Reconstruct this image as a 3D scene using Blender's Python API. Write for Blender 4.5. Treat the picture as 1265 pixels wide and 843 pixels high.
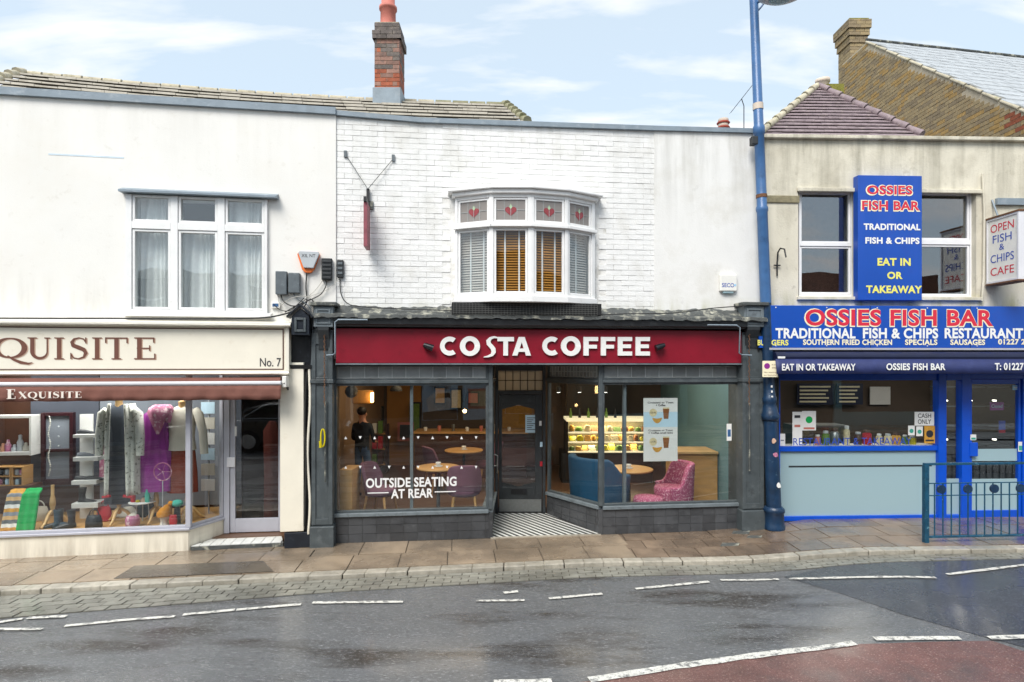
import bpy, bmesh, math, random
from mathutils import Vector, Matrix
random.seed(7)
R = math.radians
for o in list(bpy.data.objects): bpy.data.objects.remove(o)
scene = bpy.context.scene
C = scene.collection
# ------------------------------------------------------------------ camera
FL, HZ, CX, CH = 740.0, 450.0, 632.5, 2.48          # focal length in photo pixels, horizon row, centre column, eye height
cam = bpy.data.objects.new('camera', bpy.data.cameras.new('camera')); C.objects.link(cam)
cam.location = (0, 0, CH); cam.rotation_euler = (R(90), 0, 0)
cam.data.sensor_width = 36; cam.data.lens = FL/1265*36
cam.data.shift_y = (HZ-421.5)/1265; cam.data.clip_start = .05; cam.data.clip_end = 3000
scene.camera = cam
# ------------------------------------------------------------------ sky and sun
SUN_EL, SUN_AZ = 50.0, 205.0                        # elevation, compass direction the light comes from (0 = +Y, clockwise)
w = bpy.data.worlds.new('World'); scene.world = w; w.use_nodes = True
nt = w.node_tree; nt.nodes.clear()
def N(nt, typ, **kw):
    n = nt.nodes.new(typ)
    for k, v in kw.items():
        if k in n.inputs.keys() if isinstance(k, str) else False: n.inputs[k].default_value = v
        else: setattr(n, k, v)
    return n
sky = nt.nodes.new('ShaderNodeTexSky'); sky.sky_type = 'NISHITA'; sky.sun_disc = False
sky.sun_elevation = R(SUN_EL); sky.sun_rotation = R(SUN_AZ); sky.air_density = 1.0; sky.dust_density = 2.0; sky.ozone_density = 1.4
tc = nt.nodes.new('ShaderNodeTexCoord')
sep = nt.nodes.new('ShaderNodeSeparateXYZ'); nt.links.new(tc.outputs['Generated'], sep.inputs[0])
mz = N(nt, 'ShaderNodeMath', operation='MAXIMUM'); mz.inputs[1].default_value = .05; nt.links.new(sep.outputs[2], mz.inputs[0])
az = N(nt, 'ShaderNodeMath', operation='ADD'); az.inputs[1].default_value = .22; nt.links.new(mz.outputs[0], az.inputs[0])
dx = N(nt, 'ShaderNodeMath', operation='DIVIDE'); nt.links.new(sep.outputs[0], dx.inputs[0]); nt.links.new(az.outputs[0], dx.inputs[1])
dy = N(nt, 'ShaderNodeMath', operation='DIVIDE'); nt.links.new(sep.outputs[1], dy.inputs[0]); nt.links.new(az.outputs[0], dy.inputs[1])
cmb = nt.nodes.new('ShaderNodeCombineXYZ'); nt.links.new(dx.outputs[0], cmb.inputs[0]); nt.links.new(dy.outputs[0], cmb.inputs[1])
mp = nt.nodes.new('ShaderNodeMapping'); mp.inputs['Scale'].default_value = (1.15, 3.4, 1); mp.inputs['Location'].default_value = (3.1, .35, 0); nt.links.new(cmb.outputs[0], mp.inputs[0])
cn = nt.nodes.new('ShaderNodeTexNoise'); cn.inputs['Scale'].default_value = 1.7; cn.inputs['Detail'].default_value = 8; cn.inputs['Roughness'].default_value = .52; cn.inputs['Distortion'].default_value = .25
nt.links.new(mp.outputs[0], cn.inputs['Vector'])
cr = nt.nodes.new('ShaderNodeValToRGB'); cr.color_ramp.elements[0].position = .50; cr.color_ramp.elements[0].color = (0, 0, 0, 1); cr.color_ramp.elements[1].position = .68; cr.color_ramp.elements[1].color = (1,)*3+(1,)
nt.links.new(cn.outputs['Fac'], cr.inputs[0])
cn2 = nt.nodes.new('ShaderNodeTexNoise'); cn2.inputs['Scale'].default_value = 5.; cn2.inputs['Detail'].default_value = 6; nt.links.new(mp.outputs[0], cn2.inputs['Vector'])
cc = nt.nodes.new('ShaderNodeMixRGB'); cc.inputs[1].default_value = (3.9, 4.0, 4.1, 1); cc.inputs[2].default_value = (4.5, 4.5, 4.5, 1); nt.links.new(cn2.outputs['Fac'], cc.inputs[0])
veil = nt.nodes.new('ShaderNodeMixRGB'); veil.inputs[0].default_value = .72; nt.links.new(sky.outputs[0], veil.inputs[1]); veil.inputs[2].default_value = (3.15, 3.65, 3.95, 1)
mx = nt.nodes.new('ShaderNodeMixRGB'); nt.links.new(cr.outputs[0], mx.inputs[0]); nt.links.new(veil.outputs[0], mx.inputs[1]); nt.links.new(cc.outputs[0], mx.inputs[2])
bg = nt.nodes.new('ShaderNodeBackground'); bg.inputs['Strength'].default_value = .09; nt.links.new(mx.outputs[0], bg.inputs['Color'])
wo = nt.nodes.new('ShaderNodeOutputWorld'); nt.links.new(bg.outputs[0], wo.inputs[0])
sun = bpy.data.objects.new('sun', bpy.data.lights.new('sun', 'SUN')); C.objects.link(sun)
sun.data.energy = 1.35; sun.data.angle = R(30); sun.data.color = (1, .965, .91)
a_, e_ = R(SUN_AZ), R(SUN_EL)
sdir = Vector((math.sin(a_)*math.cos(e_), math.cos(a_)*math.cos(e_), math.sin(e_)))
sun.rotation_euler = (-sdir).to_track_quat('-Z', 'Y').to_euler()
scene.view_settings.view_transform = 'Standard'; scene.view_settings.look = 'None'
scene.view_settings.exposure = 1.55; scene.view_settings.gamma = 1
scene.render.engine = 'CYCLES'; cy = scene.cycles
cy.use_denoising = True; cy.max_bounces = 8; cy.diffuse_bounces = 3; cy.glossy_bounces = 4; cy.transparent_max_bounces = 24; cy.transmission_bounces = 4
cy.sample_clamp_indirect = 4; cy.caustics_reflective = False; cy.caustics_refractive = False

# ------------------------------------------------------------------ frames and pixel helpers
class Frame:
    def __init__(s, p0, p1):
        s.p0 = Vector((p0[0], p0[1], 0)); d = Vector((p1[0]-p0[0], p1[1]-p0[1], 0)); s.L = d.length
        s.t = d.normalized(); s.n = Vector((s.t.y, -s.t.x, 0))
    def pt(s, u, w, z): return s.p0+s.t*u+s.n*w+Vector((0, 0, z))
    def at(s, px, py, w=0):
        d = Vector(((px-CX)/FL, 1, (HZ-py)/FL)); o = Vector((0, 0, CH))
        k = (w-s.n.dot(o-s.p0))/s.n.dot(d); P = o+d*k
        return (P-s.p0).dot(s.t), P.z
    def u(s, px, w=0): return s.at(px, HZ, w)[0]
    def z(s, px, py, w=0): return s.at(px, py, w)[1]
    def rect(s, x0, y0, x1, y1, w=0):
        xm = (x0+x1)/2
        return s.u(x0, w), s.u(x1, w), s.z(xm, y1, w), s.z(xm, y0, w)
def XY(px, Y): return ((px-CX)*Y/FL, Y)
def XYZ(px, py, Y): return Vector(((px-CX)*Y/FL, Y, CH+(HZ-py)*Y/FL))
W0 = Frame((0, 0), (1, 0))                           # plain world axes: u = X, w = -Y
FE = Frame(XY(0, 7.62), XY(415, 8.26))
FC = Frame(XY(410, 8.28), XY(925, 8.97))
FO = Frame(XY(945, 8.985), XY(1265, 9.16))
def sm(x, a, b):
    t = max(0, min(1, (x-a)/(b-a))); return t*t*(3-2*t)
def rise(X): return .10*sm(X, 2.6, 4.8)
def ground(px, py, base=-.06):
    z = base
    for _ in range(6):
        Y = (CH-z)*FL/(py-HZ); X = (px-CX)*Y/FL; z = base+rise(X)
    return Vector((X, Y, z))

# ------------------------------------------------------------------ mesh builder
WORLD = {}
class MB:
    def __init__(s): s.v = []; s.f = []; s.m = []; s.s = []; s.cur = 0; s.sm = False
    def add(s, vs, fs, smooth=None):
        b = len(s.v); s.v += [Vector(v) for v in vs]
        for f in fs: s.f.append([i+b for i in f]); s.m.append(s.cur); s.s.append(s.sm if smooth is None else smooth)
        return s
    def box(s, fr, u0, u1, w0, w1, z0, z1):
        if u0 > u1: u0, u1 = u1, u0
        if w0 > w1: w0, w1 = w1, w0
        P = [fr.pt(u, w, z) for z in (z0, z1) for w in (w0, w1) for u in (u0, u1)]
        return s.add(P, [(0, 1, 3, 2)[::-1] if 0 else (0, 2, 3, 1)[::-1], (4, 6, 7, 5), (2, 3, 7, 6)[::-1], (0, 1, 5, 4), (0, 4, 6, 2), (1, 3, 7, 5)])
    def prism(s, fr, pts, w0, w1):
        n = len(pts)
        vs = [fr.pt(u, w1, z) for u, z in pts]+[fr.pt(u, w0, z) for u, z in pts]
        fs = [tuple(range(n)), tuple(range(2*n-1, n-1, -1))]+[(i, i+n, (i+1) % n+n, (i+1) % n) for i in range(n)]
        return s.add(vs, fs)
    def slab(s, pts, z0, z1):                        # horizontal polygon (x,y[,dz]) with thickness
        n = len(pts); g = lambda p: p[2] if len(p) > 2 else 0
        vs = [Vector((p[0], p[1], z1+g(p))) for p in pts]+[Vector((p[0], p[1], z0+g(p))) for p in pts]
        return s.add(vs, [tuple(range(n)), tuple(range(2*n-1, n-1, -1))]+[(i, i+n, (i+1) % n+n, (i+1) % n) for i in range(n)])
    def sweep(s, fr, prof, u0, u1):                  # profile (w,z) extruded along u
        n = len(prof)
        vs = [fr.pt(u0, w, z) for w, z in prof]+[fr.pt(u1, w, z) for w, z in prof]
        return s.add(vs, [tuple(range(n)), tuple(range(2*n-1, n-1, -1))]+[(i, i+n, (i+1) % n+n, (i+1) % n) for i in range(n)])
    def tube(s, pts, r, n=8, cap=True):
        pts = [Vector(p) for p in pts]; rs = r if isinstance(r, (list, tuple)) else [r]*len(pts)
        vs = []; up = None
        for i, p in enumerate(pts):
            d = (pts[min(i+1, len(pts)-1)]-pts[max(i-1, 0)]).normalized()
            if up is None: up = Vector((0, 0, 1)) if abs(d.z) < .9 else Vector((1, 0, 0))
            a = d.cross(up).normalized(); b = a.cross(d).normalized(); up = b
            vs += [p+(a*math.cos(2*math.pi*k/n)+b*math.sin(2*math.pi*k/n))*rs[i] for k in range(n)]
        fs = [(i*n+k, i*n+(k+1) % n, (i+1)*n+(k+1) % n, (i+1)*n+k) for i in range(len(pts)-1) for k in range(n)]
        s.add(vs, fs, True)
        if cap: s.add(vs[:n], [tuple(range(n))], False); s.add(vs[-n:], [tuple(range(n))], False)
        return s
    def loft(s, c, rings, n=16, fold=0, amp=0, yaw=0, tilt=(0, 0)):   # rings (z, rx, ry[, ox, oy])
        vs = []; ph = random.random()*6
        for r in rings:
            z, rx, ry = r[:3]; ox, oy = (r[3], r[4]) if len(r) > 4 else (0, 0)
            for k in range(n):
                t = 2*math.pi*k/n; q = 1+amp*math.cos(fold*t+ph+z*1.3)*(1 if fold else 0)
                x = rx*q*math.cos(t)+ox; y = ry*q*math.sin(t)+oy
                X = x*math.cos(yaw)-y*math.sin(yaw)+tilt[0]*z; Y = x*math.sin(yaw)+y*math.cos(yaw)+tilt[1]*z
                vs.append(Vector((c[0]+X, c[1]+Y, c[2]+z)))
        m = len(rings)
        fs = [(i*n+k, i*n+(k+1) % n, (i+1)*n+(k+1) % n, (i+1)*n+k) for i in range(m-1) for k in range(n)]
        s.add(vs, fs, True); s.add(vs[:n], [tuple(range(n))], False); s.add(vs[-n:], [tuple(range(n))], False)
        return s
    def lathe(s, c, prof, n=20, **k): return s.loft(c, [(z, r, r) for r, z in prof], n, **k)
    def ball(s, c, rx, ry=None, rz=None, n=14, m=9):
        ry = ry or rx; rz = rz or rx
        return s.loft(c, [(-rz*math.cos(math.pi*i/m), max(1e-4, rx*math.sin(math.pi*i/m)), max(1e-4, ry*math.sin(math.pi*i/m))) for i in range(m+1)], n)
    def perf(s, fr, U0, U1, Z0, Z1, holes, w0, w1, top=None):
        xs = sorted({U0, U1, *[h[0] for h in holes if U0 < h[0] < U1], *[h[1] for h in holes if U0 < h[1] < U1]})
        for a, b in zip(xs, xs[1:]):
            m = (a+b)/2; hs = sorted([(h[2], h[3]) for h in holes if h[0] < m < h[1]])
            z = Z0
            for h0, h1 in hs:
                if h0 > z+1e-5: s.box(fr, a, b, w0, w1, z, h0)
                z = max(z, h1)
            if top:
                seg = [(a, z), (b, z), (b, top(b))]+[(q, top(q)) for q in sorted([k for k in getattr(top, 'k', []) if a < k < b], reverse=True)]+[(a, top(a))]
                s.prism(fr, seg, w0, w1)
            elif Z1 > z+1e-5: s.box(fr, a, b, w0, w1, z, Z1)
        return s
    def build(s, name, mat, parent=None, origin=None, bev=0, kind=None, mesh_only=False):
        xs = [v.x for v in s.v]; ys = [v.y for v in s.v]; zs = [v.z for v in s.v]
        o3 = Vector(origin) if origin is not None else Vector(((min(xs)+max(xs))/2, (min(ys)+max(ys))/2, min(zs)))
        me = bpy.data.meshes.new(name); me.from_pydata([v-o3 for v in s.v], [], s.f)
        for mm in (mat if isinstance(mat, (list, tuple)) else [mat]): me.materials.append(mm)
        me.polygons.foreach_set('material_index', s.m); me.polygons.foreach_set('use_smooth', s.s)
        me.update()
        bm = bmesh.new(); bm.from_mesh(me); bmesh.ops.recalc_face_normals(bm, faces=bm.faces); bm.to_mesh(me); bm.free()
        ob = bpy.data.objects.new(name, me); C.objects.link(ob); WORLD[ob.name] = o3
        if parent is not None: ob.parent = parent; ob.location = o3-WORLD[parent.name]
        else: ob.location = o3
        if bev:
            b = ob.modifiers.new('bevel', 'BEVEL'); b.width = bev; b.segments = 2; b.limit_method = 'ANGLE'; b.angle_limit = R(40)
        if kind: ob['kind'] = kind
        return ob
def tag(o, label, cat, group=None, kind=None):
    if label: o['label'] = label
    if cat: o['category'] = cat
    if group: o['group'] = group
    if kind: o['kind'] = kind
    return o
def thing(name, label, cat, loc, group=None):
    o = bpy.data.objects.new(name, None); C.objects.link(o); o.location = loc; o.empty_display_size = .1
    WORLD[o.name] = Vector(loc); return tag(o, label, cat, group)
def copy_tree(o, parent=None, loc=None, rz=None, label=None):
    c = o.copy(); C.objects.link(c); c.parent = parent
    if loc is not None: c.location = loc
    if rz is not None: c.rotation_euler = (0, 0, rz)
    if label: c['label'] = label
    for ch in list(o.children): copy_tree(ch, c)
    return c
def clone(o, parent, wloc, rot=None, name=None):     # copy of one part at a world place
    c = o.copy(); C.objects.link(c); c.parent = parent
    c.location = Vector(wloc)-(WORLD[parent.name] if parent else Vector((0, 0, 0)))
    if rot: c.rotation_euler = rot
    WORLD[c.name] = Vector(wloc); return c

# ------------------------------------------------------------------ materials
def hx(h):
    h = h.lstrip('#'); f = lambda v: v/12.92 if v <= .04045 else ((v+.055)/1.055)**2.4
    return tuple(f(int(h[i:i+2], 16)/255) for i in (0, 2, 4))
def mat(name, col, rough=.6, var=.12, vs=4, bump=0, bs=40, rnd=0, metal=0, dirt=None, streak=None, wet=None, coat=0, emit=0, spec=None, stretch=None):
    m = bpy.data.materials.new(name); m.use_nodes = True; t = m.node_tree; n = t.nodes; L = t.links.new
    b = n['Principled BSDF']; b.inputs['Roughness'].default_value = rough; b.inputs['Metallic'].default_value = metal
    if isinstance(col, str): col = hx(col)
    if coat: b.inputs['Coat Weight'].default_value = coat; b.inputs['Coat Roughness'].default_value = .08
    if spec is not None: b.inputs['Specular IOR Level'].default_value = spec
    g = n.new('ShaderNodeNewGeometry'); pos = g.outputs['Position']
    if stretch:
        mpn = n.new('ShaderNodeMapping'); mpn.inputs['Scale'].default_value = stretch; L(pos, mpn.inputs[0]); pos = mpn.outputs[0]
    def noise(sc, det=5, src=None, ro=.55):
        q = n.new('ShaderNodeTexNoise'); q.inputs['Scale'].default_value = sc; q.inputs['Detail'].default_value = det; q.inputs['Roughness'].default_value = ro
        L(src or pos, q.inputs['Vector']); return q.outputs['Fac']
    def ramp(src, a, b_, lo=0, hi=1):
        q = n.new('ShaderNodeMapRange'); q.inputs[1].default_value = a; q.inputs[2].default_value = b_; q.inputs[3].default_value = lo; q.inputs[4].default_value = hi; L(src, q.inputs[0]); return q.outputs[0]
    hs = n.new('ShaderNodeHueSaturation'); hs.inputs['Color'].default_value = (*col, 1)
    val = ramp(noise(vs), .3, .7, 1-var, 1+var)
    if rnd:
        oi = n.new('ShaderNodeObjectInfo'); r_ = ramp(oi.outputs['Random'], 0, 1, 1-rnd, 1+rnd)
        mu = n.new('ShaderNodeMath'); mu.operation = 'MULTIPLY'; L(val, mu.inputs[0]); L(r_, mu.inputs[1]); val = mu.outputs[0]
    L(val, hs.inputs['Value']); out = hs.outputs[0]
    def mixin(out, c, fac):
        q = n.new('ShaderNodeMixRGB'); q.inputs[2].default_value = (*(hx(c) if isinstance(c, str) else c), 1); L(fac, q.inputs[0]); L(out, q.inputs[1]); return q.outputs[0]
    for d in (dirt or []):                           # (colour, scale, from, to, amount)
        out = mixin(out, d[0], ramp(noise(d[1], 7, None, .62), d[2], d[3], 0, d[4]))
    for streak in (streak if isinstance(streak, list) else [streak] if streak else []):   # (colour, z_low, z_high, amount): runs of dirt below an edge
        mp_ = n.new('ShaderNodeMapping'); mp_.inputs['Scale'].default_value = (3.4, 3.4, .35); L(g.outputs['Position'], mp_.inputs[0])
        s1 = ramp(noise(1.6, 7, mp_.outputs[0], .6), .42, .72, 0, streak[3])
        sx = n.new('ShaderNodeSeparateXYZ'); L(g.outputs['Position'], sx.inputs[0]); zz = ramp(sx.outputs[2], streak[1], streak[2], 0, 1)
        mu = n.new('ShaderNodeMath'); mu.operation = 'MULTIPLY'; L(s1, mu.inputs[0]); L(zz, mu.inputs[1])
        out = mixin(out, streak[0], mu.outputs[0])
    L(out, b.inputs['Base Color'])
    if wet:                                          # (dry roughness, wet roughness, scale, darkening)
        f = ramp(noise(wet[2], 5), .40, .58, 0, 1)
        q = n.new('ShaderNodeMapRange'); q.inputs[3].default_value = wet[0]; q.inputs[4].default_value = wet[1]; L(f, q.inputs[0]); L(q.outputs[0], b.inputs['Roughness'])
        out2 = n.new('ShaderNodeMixRGB'); out2.blend_type = 'MULTIPLY'; out2.inputs[2].default_value = (wet[3],)*3+(1,); L(f, out2.inputs[0]); L(out, out2.inputs[1]); L(out2.outputs[0], b.inputs['Base Color'])
        cw = ramp(f, 0, 1, .2, .6); L(cw, b.inputs['Coat Weight']); b.inputs['Coat Roughness'].default_value = .17
    if bump:
        bp = n.new('ShaderNodeBump'); bp.inputs['Strength'].default_value = bump; bp.inputs['Distance'].default_value = .01
        L(noise(bs, 6), bp.inputs['Height']); L(bp.outputs[0], b.inputs['Normal'])
    if emit:
        L(out, b.inputs['Emission Color']); b.inputs['Emission Strength'].default_value = emit
    return m
def glass(name, tint=(1, 1, 1), refl=.045, rough=0.0, wav=.0, film=None):
    m = bpy.data.materials.new(name); m.use_nodes = True; t = m.node_tree; n = t.nodes; n.clear(); L = t.links.new
    tr = n.new('ShaderNodeBsdfTransparent'); tr.inputs[0].default_value = (*tint, 1)
    gl = n.new('ShaderNodeBsdfGlossy'); gl.inputs['Roughness'].default_value = rough
    lw = n.new('ShaderNodeLayerWeight'); lw.inputs[0].default_value = .5
    pw = n.new('ShaderNodeMath'); pw.operation = 'POWER'; pw.inputs[1].default_value = 4.5; L(lw.outputs['Facing'], pw.inputs[0])
    ma = n.new('ShaderNodeMapRange'); ma.inputs[3].default_value = refl; ma.inputs[4].default_value = .9; L(pw.outputs[0], ma.inputs[0])
    mx = n.new('ShaderNodeMixShader'); L(ma.outputs[0], mx.inputs[0]); L(tr.outputs[0], mx.inputs[1]); L(gl.outputs[0], mx.inputs[2])
    last = mx.outputs[0]
    if wav:
        g = n.new('ShaderNodeNewGeometry'); q = n.new('ShaderNodeTexNoise'); q.inputs['Scale'].default_value = 2.2; q.inputs['Detail'].default_value = 1; L(g.outputs['Position'], q.inputs['Vector'])
        bp = n.new('ShaderNodeBump'); bp.inputs['Strength'].default_value = wav; bp.inputs['Distance'].default_value = .02; L(q.outputs['Fac'], bp.inputs['Height']); L(bp.outputs[0], gl.inputs['Normal'])
    if film:
        df = n.new('ShaderNodeBsdfDiffuse'); df.inputs[0].default_value = (*film[0], 1)
        tl = n.new('ShaderNodeBsdfTranslucent'); tl.inputs[0].default_value = (*film[0], 1)
        a = n.new('ShaderNodeMixShader'); a.inputs[0].default_value = .35; L(df.outputs[0], a.inputs[1]); L(tl.outputs[0], a.inputs[2])
        f2 = n.new('ShaderNodeMixShader'); f2.inputs[0].default_value = film[1]; L(last, f2.inputs[1]); L(a.outputs[0], f2.inputs[2]); last = f2.outputs[0]
    o = n.new('ShaderNodeOutputMaterial'); L(last, o.inputs[0]); return m
M = {}
M['render_white'] = mat('white_render', (.80, .785, .745), .85, .03, 2.2, .25, 60, dirt=[('#cdc6b8', 1.1, .52, .8, .35), ('#bcb5a6', 9, .6, .78, .3)], streak=[('#a39c8c', 4.6, 6.2, .16), ('#8f8878', 3.75, 3.0, .4)])
M['render_smooth'] = mat('smooth_white_render', (.77, .765, .74), .85, .05, 1.6, .3, 45, dirt=[('#b9b5a8', 1.6, .48, .72, .5), ('#8f8c7c', 5, .62, .8, .3)], streak=[('#8c8a80', 4.2, 6.1, .55), ('#8f8c3e', 3.5, 3.12, .8)])
M['brick_white'] = mat('white_painted_brick', (.80, .80, .785), .7, .05, 7, .5, 55, rnd=.035, dirt=[('#b7b3a6', 2.3, .54, .75, .4), ('#968f80', 14, .66, .8, .45)], streak=[('#a8a496', 4.4, 6.2, .4), ('#8f8c3e', 3.42, 3.1, .8)])
M['mortar_white'] = mat('painted_mortar', (.78, .775, .75), .9, .05, 9, .3, 80, dirt=[('#9d988a', 6, .5, .7, .5)])
M['render_cream'] = mat('weathered_cream_render', (.66, .62, .51), .9, .07, 1.8, .5, 40, dirt=[('#8e8672', 1.3, .5, .74, .55), ('#6d6754', 6, .6, .78, .5), ('#c9c2ae', 3, .55, .7, .5)], streak=[('#6e6a58', 4.0, 6.0, .75), ('#8f8c3e', 3.62, 3.36, .8)])
M['patch_render'] = mat('bare_render_patch', '#8a8268', .95, .2, 12, .8, 60, dirt=[('#5e5a48', 9, .5, .7, .6)])
M['moss'] = mat('moss', '#7d7a35', .95, .3, 20, 1, 70, dirt=[('#4c4a22', 15, .5, .7, .7)])
M['lead'] = mat('lead_grey', '#7f8c96', .55, .12, 5, .3, 30, dirt=[('#b8bec2', 8, .55, .72, .4), ('#4e565c', 4, .58, .75, .5)])
M['lead_dark'] = mat('dark_weathered_lead', '#4a4d4c', .7, .25, 9, .6, 40, dirt=[('#b9b7a6', 7, .52, .66, .75), ('#26261f', 12, .56, .7, .6)])
M['gloss_white'] = mat('white_gloss_paint', (.80, .80, .79), .35, .04, 6, .12, 50, dirt=[('#a9a798', 13, .62, .78, .45)])
M['upvc'] = mat('white_upvc', (.8, .8, .81), .3, .03, 5, dirt=[('#b3b0a4', 6, .6, .8, .3)])
M['cream'] = mat('cream_paint', (.81, .76, .64), .45, .04, 3, .1, 40, dirt=[('#b6a27d', 5, .6, .78, .35)], streak=('#7d7260', .38, .0, .75))
M['cream_trim'] = mat('cream_trim_paint', (.80, .76, .66), .4, .05, 4, dirt=[('#9c927b', 8, .6, .78, .4)])
M['brown'] = mat('brown_trim', '#5b3d33', .5, .15, 6)
M['canvas_brown'] = mat('brown_canvas', '#744a3f', .85, .1, 8, .4, 120, dirt=[('#5d3227', 5, .55, .75, .4)])
M['canvas_white'] = mat('pale_canvas_print', (.82, .74, .66), .8, .06, 20)
M['alu'] = mat('painted_aluminium', '#b4b5bf', .4, .06, 5, metal=.1, dirt=[('#85858c', 7, .6, .75, .4)])
M['alu_white'] = mat('white_aluminium', '#d8d8dc', .4, .05, 5)
M['slate_paint'] = mat('slate_grey_paint', '#4a5154', .45, .16, 6, .25, 50, dirt=[('#72787a', 9, .55, .72, .45), ('#2a2d2e', 5, .55, .7, .5)])
M['slate_light'] = mat('lighter_grey_paint', '#6c757a', .5, .14, 7, .2, 50, dirt=[('#3b4043', 8, .55, .7, .6)])
M['slate_dark'] = mat('near_black_grey_paint', '#2c3033', .45, .18, 6, .2, 50, dirt=[('#55595a', 9, .58, .72, .4)])
M['tile_dark'] = mat('dark_glazed_tile', '#45474a', .32, .22, 3, .15, 12, rnd=.22, dirt=[('#232427', 6, .5, .7, .6), ('#77787a', 9, .6, .76, .4)])
M['grout'] = mat('grey_grout', '#6b6c6b', .9, .2, 10)
M['grout_dark'] = mat('dark_grout', '#2b2b2b', .9, .2, 10)
M['costa_red'] = mat('deep_red_panel', (.225, .005, .018), .38, .1, 3, .05, 20, dirt=[('#4d0a14', 7, .58, .75, .4), ('#9a5a5e', 16, .68, .8, .25)])
M['letter_white'] = mat('white_letter', (.8, .8, .78), .4, .03, 9)
M['letter_white2'] = mat('white_vinyl', (.78, .78, .77), .5, .03, 9)
M['red_blade'] = mat('faded_red_sign', '#8a4650', .5, .2, 8)
M['black_gloss'] = mat('black_gloss_paint', '#15171b', .3, .2, 6, .2, 40, dirt=[('#3b414a', 7, .58, .72, .5)])
M['navy_gloss'] = mat('dark_navy_paint', '#1c222b', .35, .2, 6, .2, 40, dirt=[('#3e4650', 7, .58, .72, .5)])
M['ossie_blue'] = mat('bright_blue_sign', (.005, .07, .40), .35, .07, 2, dirt=[('#2a3f92', 4, .55, .75, .4)], streak=('#3a58c0', 2.5, 5.2, .25))
M['frame_blue'] = mat('bright_blue_frame', (.002, .075, .55), .32, .07, 4, dirt=[('#0d2a86', 7, .6, .75, .4)])
M['awning_blue'] = mat('navy_awning', '#26305f', .6, .1, 6, .2, 60, dirt=[('#3f4a80', 5, .55, .75, .4)])
M['cassette_navy'] = mat('dark_navy_cassette', '#141a38', .35, .15, 6)
M['red_letter'] = mat('red_vinyl', (.62, .02, .05), .45, .05, 6)
M['yellow_letter'] = mat('yellow_vinyl', (.78, .74, .16), .45, .05, 6)
M['cream_letter'] = mat('cream_vinyl', (.85, .78, .55), .45, .05, 6)
M['blue_letter'] = mat('blue_vinyl', (.03, .08, .42), .45, .05, 6)
M['brown_letter'] = mat('brown_vinyl', '#6d4538', .45, .08, 6)
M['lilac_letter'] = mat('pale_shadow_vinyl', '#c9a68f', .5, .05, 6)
M['ink'] = mat('dark_ink', '#2c2c30', .6, .1, 9)
M['post_blue'] = mat('mid_blue_post_paint', '#3e6594', .35, .12, 7, .15, 50, dirt=[('#23405f', 6, .56, .72, .5)])
M['post_navy'] = mat('navy_post_paint', '#16324f', .35, .22, 9, .35, 45, dirt=[('#6e8ea2', 16, .63, .74, .6), ('#0b1826', 7, .52, .7, .5)])
M['rail_blue'] = mat('chipped_blue_rail_paint', '#174a63', .35, .25, 15, .3, 60, dirt=[('#7fb0bd', 24, .62, .72, .8), ('#0d2230', 10, .52, .7, .6)])
M['iron'] = mat('black_iron', '#1d1d1f', .5, .2, 20, .3, 80)
M['rust'] = mat('rusty_metal', '#6d4b33', .85, .3, 20, .5, 70)
M['pipe'] = mat('grey_pipe', '#8c8f8c', .5, .15, 10)
M['cable'] = mat('black_cable', '#262626', .6, .2, 10)
M['cable_w'] = mat('white_cable', '#b9b6ad', .6, .15, 10)
M['plastic_grey'] = mat('grey_plastic_box', '#5b6368', .55, .15, 12, .2, 50, dirt=[('#9aa0a2', 12, .58, .7, .5)])
M['plastic_dark'] = mat('dark_louvred_box', '#26292c', .5, .2, 12)
M['plastic_white'] = mat('white_plastic', (.78, .77, .72), .45, .05, 8)
M['orange'] = mat('orange_plastic', (.85, .19, .03), .4, .06, 8)
M['silver'] = mat('silver_plastic', '#b7bcc0', .35, .06, 8)
M['yellow'] = mat('yellow_plastic', '#c9b900', .45, .1, 8)
M['granite'] = mat('granite_kerb', '#aaa497', .6, .16, 9, .5, 55, rnd=.12, dirt=[('#75705f', 14, .5, .7, .5), ('#6f6a5c', 3, .55, .72, .5)], wet=(.65, 0.3, 1.3, .82))
M['slab'] = mat('tan_paving', '#998874', .55, .12, 3, .45, 70, rnd=.15, dirt=[('#4a443c', 11, .67, .70, .7), ('#5d564c', 2.2, .52, .72, .5), ('#a79f92', 25, .58, .7, .5)], wet=(.46, .10, .8, .7))
M['slab_brown'] = mat('brown_block_paving', '#82705f', .6, .16, 5, .6, 50, rnd=.13, dirt=[('#574536', 3, .5, .7, .5), ('#a3907c', 22, .6, .72, .5)], wet=(.46, .12, .8, .72))
M['slab_wet'] = mat('dark_wet_paving', '#5e564b', .4, .15, 4, .4, 60, wet=(.4, 0.1, 1.5, .8))
M['joint'] = mat('dark_joint', '#4a443c', .8, .2, 10, .4, 80)
M['sett'] = mat('grey_setts', '#84837a', .6, .14, 6, .5, 60, rnd=.13, dirt=[('#5f5d54', 9, .5, .7, .5)], wet=(.6, 0.28, 1.1, .8))
M['asphalt'] = mat('wet_asphalt', '#67696b', .5, .12, 1.2, 1.0, 75, stretch=(.45, 1.7, 1), dirt=[('#2b231b', 1.05, .50, .62, .85), ('#a9aaac', 60, .56, .66, .8), ('#2c2c2e', 48, .56, .68, .7), ('#74777c', 2.4, .5, .7, .5)], wet=(.42, .17, 1.2, .9))
M['asphalt_new'] = mat('dark_new_asphalt', '#42454b', .45, .1, 2, 1.0, 80, dirt=[('#85898f', 60, .56, .66, .75), ('#26282b', 45, .56, .68, .6)], wet=(.40, .18, 1.4, .88))
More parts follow.
